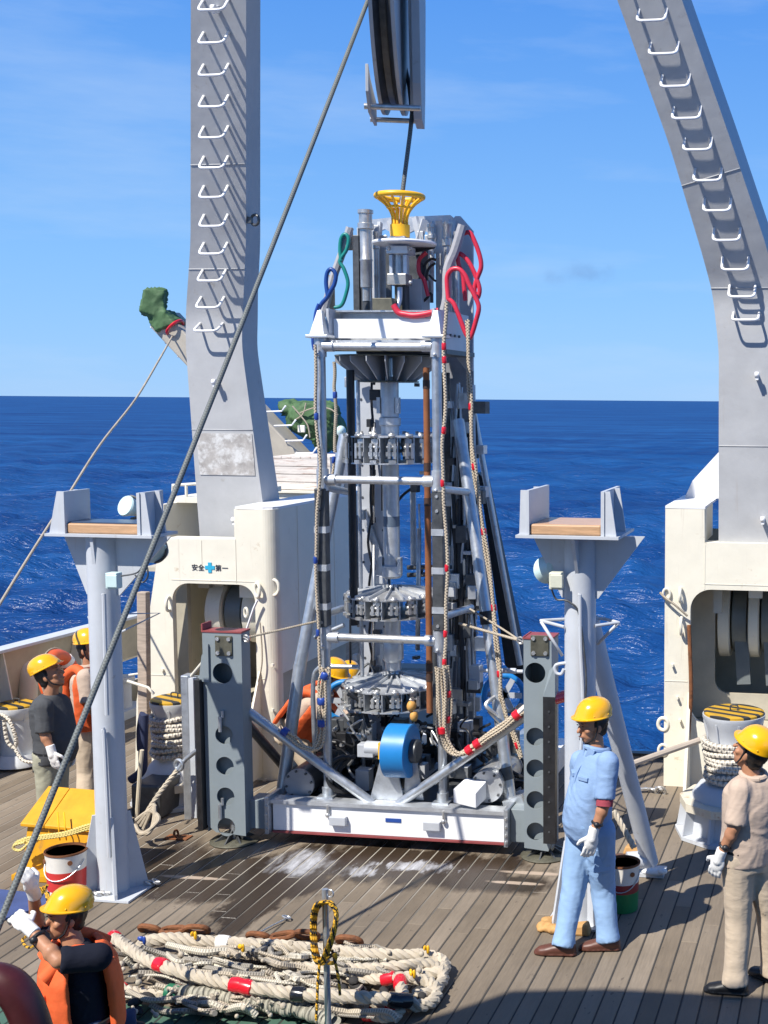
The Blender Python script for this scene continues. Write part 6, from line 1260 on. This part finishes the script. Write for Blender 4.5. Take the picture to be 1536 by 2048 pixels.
a = MB(); a.torus(GP(573, 1834, .03), (.3, .3, 1), .03, .006, 16, 6); a.tube(spline([GP(575, 1836, .02), GP(550, 1848, .02), GP(520, 1864, .02)], 5), .006, 6); tag(a.build('wire_strop', m_galv), 'thin wire strop with ring on the deck behind the rusty chain', 'strop')
# stanchion with yellow and black rope
sp_ = thing('stanchion', 'thin steel stanchion post standing in front of the rope heap', 'post', (-3.0, 6.66, 0)); tp = P(650, 1778, 6.68); bp_ = P(657, 2060, 6.66); a = MB(); a.cyl((bp_.x, 6.66, 0), tp, .0185, n=16); a.build('pole', m_galv, sp_)
a = MB(); a.torus(P(660, 1787, 6.68), (.2, 1, 0), .022, .005, 16, 6); a.build('ring', m_galv, sp_)
a = MB(); rr = random.Random(4)
for k in range(12):
    o_ = rr.uniform(-5, 5); a.tube(spline(PP([(650+o_, 1803), (632+o_, 1815+rr.uniform(-4, 4)), (627+o_, 1850, .03), (630+o_, 1900+rr.uniform(-8, 8)), (642+o_, 1925+rr.uniform(-5, 5)), (655+o_, 1900, -.05), (668+o_*.7, 1860, -.05), (672+o_*.5, 1825), (660+o_, 1806), (650+o_, 1803)], 6.66-.007*k), 7), .0085, 8)
a.tube(spline(PP([(640, 1920), (636, 1960), (634, 2005), (632, 2040)], 6.6), 6), .0085, 8); a.tube(spline(PP([(664, 1900), (676, 1950), (680, 1990)], 6.6), 6), .0085, 8); a.tube(spline(PP([(655, 1915), (670, 1908), (668, 1925), (655, 1925)], 6.56), 5), .012, 8)
tag(a.build('striped_rope', m_yb), 'yellow and black rope coil hung on the steel stanchion', 'rope')
a = MB(); rr = random.Random(9)
for k in range(5): a.tube(spline([P(88+rr.uniform(-8, 8), 1775+rr.uniform(-6, 6), 6.9), P(74, 1800+k*2, 6.9), P(78, 1825, 6.85), P(95, 1810, 6.8), P(92+k, 1785, 6.85)], 6), .0095, 7)
a.tube(spline([P(88, 1825, 6.8), P(60, 1865, 6.6), P(45, 1880, 6.6), P(58, 1895, 6.5), P(85, 1880, 6.5)], 6), .008, 7)
tag(a.build('striped_rope', m_yb), 'yellow and black rope coil behind the crouching man\'s head', 'rope')
mb_ = thing('maroon_fairlead', 'dark maroon rubber covered hoop at bottom left corner', 'fender hoop', (-3.95, 5.2, 0)); a = MB(); a.tube(spline([(-4.18, 5.15, 0), (-4.16, 5.15, .6), (-4.08, 5.17, .95), (-3.95, 5.2, 1.03), (-3.83, 5.22, .93), (-3.76, 5.24, .6), (-3.74, 5.25, 0)], 7), .085, 20); a.build('hoop', m_wet, mb_)
a = MB(); a.tube(spline([(-4.05, 5.12, 0), (-4.04, 5.12, .6), (-3.98, 5.12, .88), (-3.90, 5.13, .85), (-3.86, 5.14, .5), (-3.86, 5.14, 0)], 6), .02, 10); a.build('inner_bead', m_black, mb_)

# ------------------------------------------------------------------ people
def rotm(fwd, upv=(0, 0, 1)):
    y = V(fwd).normalized(); x = y.cross(V(upv)).normalized(); z = x.cross(y)
    return Matrix((x, y, z)).transposed()
def shell(secs, a0, a1, th, n=16):
    a = MB(); vs = []; fs = []
    for c, u, v_ in secs:
        for k in range(n+1):
            t = R_(a0+(a1-a0)*k/n)
            for o in (0, th):
                p = V(c)+V(u)*math.cos(t)*(1+o/V(u).length)+V(v_)*math.sin(t)*(1+o/V(v_).length); vs.append(p)
    w_ = 2*(n+1)
    for i in range(len(secs)-1):
        for k in range(n):
            b = i*w_+2*k
            fs += [(b, b+2, b+2+w_, b+w_), (b+1, b+1+w_, b+3+w_, b+3)]
        for k in (0, n): b = i*w_+2*k; fs.append((b, b+1, b+1+w_, b+w_))
    for i in (0, len(secs)-1):
        for k in range(n): b = i*w_+2*k; fs.append((b, b+1, b+3, b+2))
    return a.add(vs, fs, None, True)
def hand(mb, W, d, pn, side, curl, s=1.0):
    """palm, four fingers and a thumb from the wrist W along d; pn = palm normal, side = thumb direction"""
    d = V(d).normalized(); pn = V(pn); pn = (pn-d*pn.dot(d)).normalized(); sd = d.cross(pn).normalized()
    if sd.dot(V(side)) < 0: sd = -sd
    M3 = Matrix((sd, d, pn)).transposed()
    mb.ell(W+d*.05*s, (.046*s, .058*s, .021*s), M3, 14, 10); mb.cap(W-d*.02, W+d*.03*s, .031*s, .034*s)
    for k, (o, l) in enumerate(((.033, .070), (.012, .080), (-.011, .075), (-.032, .058))):
        p = W+d*.092*s+sd*o*s; dirv = d; ang = 0
        for j, (f, r) in enumerate(((.45, .0115), (.32, .0105), (.23, .0095))):
            ang += curl*(1.0 if j else .7); dirv = (d*math.cos(ang)+pn*math.sin(ang)+sd*o*.5*(1-min(1, ang))).normalized()
            q = p+dirv*l*f*s; mb.cap(p, q, r*s, r*.95*s, 8); p = q
    p = W+d*.03*s+sd*.035*s; q = p+(sd*.75+d*.6+pn*.25).normalized()*.042*s; mb.cap(p, q, .0145*s, .0125*s, 8)
    e = q+(sd*.15+d*.7+pn*(.3+curl*.5)).normalized()*.034*s; mb.cap(q, e, .0125*s, .0105*s, 8)
def person(label, Y, J, f, hf, shirt, trous, shoe, belly=0, vest=None, sleeve=.62, hands=(.35, .35), wide=1.0, pocket=None, bow=0, headup=(0, 0, 1), hs=1.0, belt=None):
    def jp(n): 
        q = J[n]; return P(q[0], q[1], Y+(q[2] if len(q) > 2 else 0)) if not isinstance(q, Vector) else q
    g = {n: jp(n) for n in J if n[:2] not in ('pn', 'wa')}
    for s_ in 'LR':
        for n, z in (('an', .085), ('to', .035)):
            if n+s_ in J and not isinstance(J[n+s_], Vector): g[n+s_] = P(J[n+s_][0], J[n+s_][1], Z=z)
    base = V((g['pelvis'].x, g['pelvis'].y, 0)); t = thing('person', label, 'person', base)
    f = V((*f, 0)).normalized(); sp = (g['neck']-g['pelvis']); spn = sp.normalized(); r = f.cross(V((0, 0, 1))); 
    fw_ = (r.cross(spn)*-1).normalized() if abs(spn.z) > .3 else f
    if fw_.dot(f) < 0 and spn.z > .3: fw_ = -fw_
    def sec(tt, hw, hd, off=0): return (g['pelvis']+sp*tt+fw_*off, r*hw*wide, fw_*hd*wide)
    # skin: one continuous body
    a = MB(); a.loft([sec(-.05, .15, .10), sec(.3, .14, .095, belly*.3), sec(.65, .16, .10), sec(.88, .16, .075), sec(.98, .06, .058)], 18)
    h = g['head']; hm = rotm(hf, headup)
    def H(x, y, z): return h+hm@V((x*hs, y*hs, z*hs))
    a.cap(g['neck']-spn*.05, H(0, -.02, -.06), .060, .054)
    a.ell(H(0, 0, .03), (.076*hs, .095*hs, .095*hs), hm); a.ell(H(0, .018, -.045), (.062*hs, .070*hs, .068*hs), hm); a.ell(H(0, .055, -.085), (.030*hs, .025*hs, .024*hs), hm)
    a.cap(H(0, .088, .018), H(0, .112, -.018), .010*hs, .015*hs, 8); a.ell(H(0, .085, .038), (.055*hs, .018*hs, .012*hs), hm); a.ell(H(0, .082, -.055), (.026*hs, .016*hs, .014*hs), hm)
    for q in (-1, 1): a.ell(H(q*.045, .062, -.015), (.024*hs, .024*hs, .022*hs), hm); a.ell(H(q*.078, -.005, -.005), (.012*hs, .022*hs, .032*hs), hm)
    for s_ in 'LR':
        a.cap(g['sh'+s_], g['el'+s_], .052, .041); a.cap(g['el'+s_], g['wr'+s_], .042, .029); a.ell(g['el'+s_].lerp(g['wr'+s_], .25), (.044, .044, .05))
        a.cap(g['hip'+s_], g['kn'+s_], .085, .055); a.cap(g['kn'+s_], g['an'+s_], .052, .04)
    a.build('body', m_skin, t, remesh=.008, smooth_it=3)
    # face details
    for q in (-1, 1):
        b = MB(); b.ell(H(q*.031, .0955, .020), (.012*hs, .005*hs, .0034*hs), hm, 8, 6); b.build('eye', m_hair, t)
        b = MB(); b.ell(H(q*.032, .099, .040), (.018*hs, .005*hs, .003*hs), hm, 8, 6); b.build('eyebrow', m_hair, t)
    b = MB(); b.ell(H(0, .098, -.056), (.022*hs, .005*hs, .004*hs), hm, 8, 6); b.build('mouth', mat('lips', (.20, .07, .05), .5), t)
    b = MB(); b.ell(H(0, -.028, .035), (.088*hs, .096*hs, .100*hs), hm); b.ell(H(0, -.055, -.03), (.070*hs, .055*hs, .055*hs), hm); 
    for q in (-1, 1): b.ell(H(q*.072, .005, .025), (.012*hs, .022*hs, .032*hs), hm)
    b.build('hair', m_hair, t, remesh=.010, wr=.012, wrs=.02)
    # helmet with brim, headband rivets and chin strap
    b = MB(); secs = []
    for z, kx, ky, oy in ((.034, .142, .172, .016), (.040, .143, .173, .016), (.047, .134, .158, .006), (.075, .132, .152, -.004), (.105, .122, .140, -.006), (.130, .104, .120, -.008), (.150, .078, .090, -.008), (.162, .045, .052, -.008), (.167, .012, .014, -.008)):
        secs.append((H(0, oy-.016, z+.034), hm@V((kx*hs*.86, 0, 0)), hm@V((0, ky*hs*.86, 0))))
    b.loft(secs, 36); hl = b.build('helmet', m_helm, t)
    for q in (-1, 1):
        b = MB(); b.tube(spline([H(q*.09, .01, .05), H(q*.082, .015, -.02), H(q*.062, .03, -.075), H(0, .055, -.112)], 5), .006, 6); b.build('chin_strap', m_black, t)
        for yy in (-.05, .06):
            c = H(q*.114*math.sqrt(1-(yy/.13)**2), yy-.016, .092); b = MB(); b.ell(c, (.006,)*3, n=8, m_=6); b.build('rivet', m_yel, hl)
    # shirt
    a = MB(); secs = [sec(-.12, .178, .128+belly*.5, belly*.5), sec(.06, .178, .132+belly, belly), sec(.3, .172, .130+belly, belly), sec(.6, .190, .132+belly*.3, belly*.3), sec(.82, .195, .112), sec(.93, .15, .09), sec(1.0, .072, .072)]
    a.loft(secs, 24)
    for s_ in 'LR':
        e = g['sh'+s_].lerp(g['el'+s_], sleeve); a.cap(g['sh'+s_], e, .076, .068)
        d = (e-g['sh'+s_]).normalized(); a.cyl(e, e+d*.075, .069, .071)
    wrinkle(a.build('shirt', shirt, t, remesh=.011, smooth_it=4), .0062, 6.5, Y)
    if shirt in (m_shirtb, m_khs):
        a = MB(); c = g['neck']; a.tube([c+r*math.cos(u)*.078+fw_*math.sin(u)*.076+spn*(.0+.012*math.sin(u*1.0)) for u in np.linspace(-math.pi*.5+.0, math.pi*1.5, 20)], .019, 8, closed=False); a.build('collar', shirt, t)
    # trousers
    a = MB(); a.loft([sec(-.20, .165, .12), sec(-.08, .178, .128, belly*.3), sec(.04, .174, .126+belly*.6, belly*.5), sec(.07, .168, .12+belly*.6, belly*.5)], 22)
    for s_ in 'LR':
        a.cap(g['hip'+s_], g['kn'+s_], .112, .085); an = g['an'+s_]; d = (an-g['kn'+s_]).normalized(); a.cap(g['kn'+s_], an-d*.05, .085, .074); a.cyl(an-d*.06, an+d*.025, .076, .082)
    wrinkle(a.build('trousers', trous, t, remesh=.012, smooth_it=4), .0070, 6.0, Y+3)
    a = MB(); c0, c1 = sec(.065, .180, .132+belly, belly), sec(.10, .180, .132+belly, belly); a.loft([c0, c1], 28); a.build('belt', belt or m_shoek, t)
    for s_ in 'LR':
        if 'to'+s_ not in g: continue
        an, to = g['an'+s_], g['to'+s_]; dd = V((to.x-an.x, to.y-an.y, 0)); dd = dd.normalized() if dd.length > .01 else f; sd = dd.cross(V((0, 0, 1))); z0 = max(0, an.z-.085); c = V((an.x, an.y, z0)); b = MB()
        b.loft([(c+dd*o+V((0, 0, zz)), sd*w_, V((0, 0, hh_))) for o, zz, w_, hh_ in ((-.085, .045, .012, .02), (-.075, .045, .036, .042), (-.02, .048, .042, .048), (.06, .042, .046, .042), (.12, .034, .050, .034), (.17, .028, .042, .027), (.195, .024, .012, .012))], 18)
        b.loft([(c+dd*o+V((0, 0, .014)), sd*w_, V((0, 0, .013))) for o, w_ in ((-.09, .02), (-.07, .042), (.0, .044), (.08, .050), (.14, .052), (.19, .036), (.205, .01))], 18); b.build('shoe', shoe, t, remesh=.008)
    for i, s_ in enumerate('LR'):
        d = g['ha'+s_]-g['wr'+s_]; pn = J.get('pn'+s_, None); pn = V(pn) if pn is not None else (r*(-1 if s_ == 'L' else 1)*-1)
        pn = V(J['pn'+s_]) if 'pn'+s_ in J else (r if s_ == 'L' else -r)
        b = MB(); hand(b, g['wr'+s_], d, pn, f if d.normalized().z < -.3 else V((0, 0, 1)), hands[i], 1.08); b.cyl(g['wr'+s_]-d.normalized()*.05, g['wr'+s_]+d.normalized()*.02, .036, .036, 12); b.build('glove', m_glove, t, remesh=.0055, smooth_it=1)
        w0 = g['wr'+s_]; dv_ = (w0-g['el'+s_]).normalized()
        if (s_ == 'L' and J.get('watch') == 'L') or J.get('watch') == s_:
            b = MB(); b.torus(w0-dv_*.075, dv_, .034, .010, 18, 8); b.ell(w0-dv_*.075-fw*.040, (.02, .02, .02)); b.build('wrist_watch', m_black, t)
    if vest:
        vs_ = [sec(tt, hw, hd+belly*.6, belly*.4) for tt, hw, hd in ((.02, .205, .165), (.25, .205, .17), (.5, .215, .175), (.75, .215, .160), (.9, .18, .125), (.99, .11, .10))]
        for a0, a1 in ((18, 162), (226, 314)):
            shell(vs_, a0, a1, .045).build('vest_panel', m_orange, t, remesh=.012, smooth_it=3, wr=.008, wrs=.06)
        for q in (-1, 1):
            b = MB(); b.tube(spline([g['pelvis']+sp*.80+r*q*.15+fw_*.17, g['pelvis']+sp*1.0+r*q*.13, g['pelvis']+sp*.80+r*q*.15-fw_*.16], 6), .042, 10); b.build('vest_strap', m_orange, t)
        b = MB(); b.loft([sec(.16, .20, .185), sec(.20, .20, .185)], 24); b.build('vest_belt', m_black, t)
    return t, g, sec, fw_, r, spn
nan = None
t, g, sec, fo, rv, spn = person('man in light blue work clothes and brown shoes, standing right of the coring machine', 8.24,
    dict(head=(1184, 1452), neck=(1194, 1496), chest=(1190, 1550), pelvis=(1182, 1652), shL=(1216, 1524, -.13), elL=(1209, 1608, -.2), wrL=(1186, 1668, -.24), haL=(1178, 1705, -.25),
         shR=(1162, 1522, .14), elR=(1158, 1600, .25), wrR=(1160, 1655, .22), haR=(1160, 1690, .2), hipL=(1199, 1662, -.06), knL=(1206, 1772, .03), anL=(1216, 1876), toL=(1196, 1890),
         hipR=(1164, 1662, .06), knR=(1148, 1768, -.02), anR=(1127, 1886), toR=(1078, 1898), watch='L', pnL=(-.3, .6, 0)),
    (-.78, -.62), (-.70, -.70, -.04), m_shirtb, m_trb, m_shoeb, belly=.035, wide=1.0, belt=m_trb)
for q in (-1, 1):   # shirt collar points and front placket
    a = MB(); c = g['neck']+fo*.075+rv*q*.05-spn*.02; a.box(c, (.06, .012, .075), rotm(fo*.85+rv*q*.4, spn+rv*q*.35)); a.build('collar_point', m_shirtb, t, bevel=.003)
a = MB(); a.tube(spline([g['pelvis']+spn*k_+fo*o_ for k_, o_ in ((.10, .172), (.2, .168), (.3, .158), (.4, .136), (.46, .10))], 5), .013, 6); a.build('placket', m_shirtb, t)
a = MB(); c = g['hipR'].lerp(g['knR'], .42)+fo*.02-rv*-.10; a.box(g['hipL'].lerp(g['knL'], .45)-rv*.085+fo*.03, (.02, .13, .16), rotm(fo)); a.build('thigh_pocket', m_trb, t, bevel=.006)
e = g['shL'].lerp(g['elL'], .85); d = (g['elL']-g['shL']).normalized(); a = MB(); a.tube([e, e+d*.055], .058, 14); a.build('undersleeve', m_mar, t)
for q in (.55, -.45):   # chest pocket flap and thigh pocket
    c = g['pelvis']+spn*.37+rv*(-.085 if q > 0 else .07)+fo*.128; a = MB(); a.box(c, (.085, .03, .028), rotm(fo*.9+rv*(-.35 if q > 0 else .35))); a.build('pocket_flap', m_shirtb, t, bevel=.004)
person('man in khaki shirt and trousers with yellow helmet, looking up at the right edge', 7.75,
    dict(head=(1500, 1506), neck=(1507, 1548), chest=(1505, 1610), pelvis=(1494, 1706), shL=(1481, 1578, -.10), elL=(1469, 1655, -.16), wrL=(1440, 1712, -.14), haL=(1428, 1746, -.12),
         shR=(1547, 1576, .08), elR=(1572, 1655, .05), wrR=(1578, 1715, 0), haR=(1578, 1750, 0), hipL=(1476, 1712, -.04), knL=(1477, 1836, -.02), anL=(1470, 1962), toL=(1412, 1972),
         hipR=(1516, 1712, .05), knR=(1538, 1825, .1), anR=(1545, 1940), toR=(1520, 1944), watch='L', pnL=(.3, .8, 0)),
    (-.5, .85), (-.80, .30, .42), m_khs, m_kht, m_shoek, belly=.01, wide=1.02)
person('man in dark grey T-shirt and olive trousers, looking up beside the lifebuoy', 9.5,
    dict(head=(102, 1352), neck=(100, 1388), chest=(103, 1430), pelvis=(104, 1508), shL=(116, 1412, .16), elL=(126, 1466, .22), wrL=(139, 1492, .22), haL=(144, 1524, .2),
         shR=(88, 1414, -.16), elR=(89, 1468, -.2), wrR=(103, 1502, -.22), haR=(111, 1530, -.22), hipL=(112, 1512, .08), knL=(114, 1600, .08), anL=(112, 1690), toL=(135, 1690),
         hipR=(97, 1512, -.06), knR=(96, 1604, -.06), anR=(96, 1700), toR=(120, 1704)),
    (.96, -.2), (.82, .05, .42), m_gsh, m_olt, m_shoek, belly=.045, wide=.98)
person('man in khaki clothes and orange vest half hidden behind the left cradle stand', 10.1,
    dict(head=(181, 1300), neck=(178, 1332), chest=(178, 1370), pelvis=(182, 1455), shL=(196, 1352, .16), elL=(208, 1405, .2), wrL=(222, 1440, .2), haL=(228, 1465, .2),
         shR=(172, 1354, -.16), elR=(178, 1408, -.2), wrR=(196, 1440, -.2), haR=(205, 1464, -.2), hipL=(190, 1460, .06), knL=(200, 1545, .05), anL=(208, 1630), toL=(228, 1632),
         hipR=(178, 1460, -.06), knR=(174, 1545, -.06), anR=(168, 1638), toR=(190, 1642)),
    (.93, -.3), (.9, -.2, .1), m_khs, m_kht, m_shoek, vest=1, wide=.92)
person('man in khaki and orange vest bending down behind the machine frame', 11.0,
    dict(head=(668, 1358), neck=(648, 1384), chest=(625, 1405), pelvis=(585, 1462), shL=(634, 1392, .17), elL=(662, 1430, .2), wrL=(690, 1440, .15), haL=(708, 1446, .1),
         shR=(636, 1402, -.17), elR=(655, 1448, -.2), wrR=(688, 1460, -.15), haR=(705, 1464, -.1), hipL=(588, 1468, .1), knL=(640, 1530, .12), anL=(610, 1600), toL=(635, 1602),
         hipR=(586, 1472, -.1), knR=(622, 1535, -.12), anR=(580, 1604), toR=(605, 1606)),
    (.95, -.2), (.85, -.2, -.35), m_khs, m_kht, m_shoek, vest=1, wide=.95)
person('crouching man hidden behind the mast with only his yellow helmet showing', 11.75,
    dict(head=(698, 1362), neck=(700, 1388), chest=(704, 1425), pelvis=(712, 1490), shL=(722, 1405, .0), elL=(730, 1445, -.1), wrL=(718, 1470, -.2), haL=(705, 1480, -.25),
         shR=(685, 1405, .0), elR=(676, 1445, -.1), wrR=(688, 1470, -.2), haR=(698, 1480, -.25), hipL=(722, 1495, .0), knL=(730, 1500, -.3), anL=(728, 1562), toL=(726, 1570),
         hipR=(702, 1495, .0), knR=(690, 1500, -.3), anR=(692, 1562), toR=(690, 1570)),
    (-.2, -.95), (.3, -.9, -.35), m_khs, m_kht, m_shoek, wide=.95)
kc = lambda tt: A0.lerp(B0, tt)
t, g, sec, fo, rv, spn = person('crouching man in navy T-shirt and orange vest gripping the grey cable, bottom left', 6.2,
    dict(head=(131, 1838), neck=(150, 1886), chest=(165, 1940), pelvis=(172, 2062), shL=(196, 1914, -.15), elL=(117, 1922, -.26), wrL=(58, 1856, -.20), haL=(22, 1822, -.17),
         shR=(120, 1908, .22), elR=(76, 1858, .20), wrR=(66, 1782, .06), haR=(52, 1742, .0), hipL=(178, 2070, -.08), knL=(105, 2075, -.12), anL=V((-4.1, 6.35, .09)), toL=V((-4.3, 6.3, .03)),
         hipR=(165, 2066, .12), knR=(95, 2070, .15), anR=V((-4.15, 6.6, .09)), toR=V((-4.35, 6.55, .03)), watch='L', pnL=(-.2, .5, -.8), pnR=(-.6, .3, -.5)),
    (-.82, -.57), (-.60, -.80, .14), m_nav, mat('blue_jeans', (.04, .06, .12), .9), m_shoek, vest=1, hands=(.95, .95), wide=1.0, sleeve=.55, hs=.93)
c = g['pelvis']+spn*.20+fo*.205-rv*.085; a = MB(); a.box(c, (.17, .06, .17), rotm(fo-rv*.35, spn)); a.build('vest_pocket', m_orange, t, remesh=.008, smooth_it=3, wr=.012, wrs=.04)
c = g['pelvis']+spn*.30+fo*.222-rv*.085; a = MB(); a.box(c, (.185, .06, .045), rotm(fo-rv*.35, spn)); a.build('pocket_flap', m_orange, t, remesh=.008, smooth_it=2)
a = MB(); q = g['pelvis']+spn*.44-rv*.15; a.box(g['neck']+spn*-.015-rv*.145+fo*.03, (.05, .16, .012), rotm(fo, spn)); a.build('reflective_patch', m_stand, t)
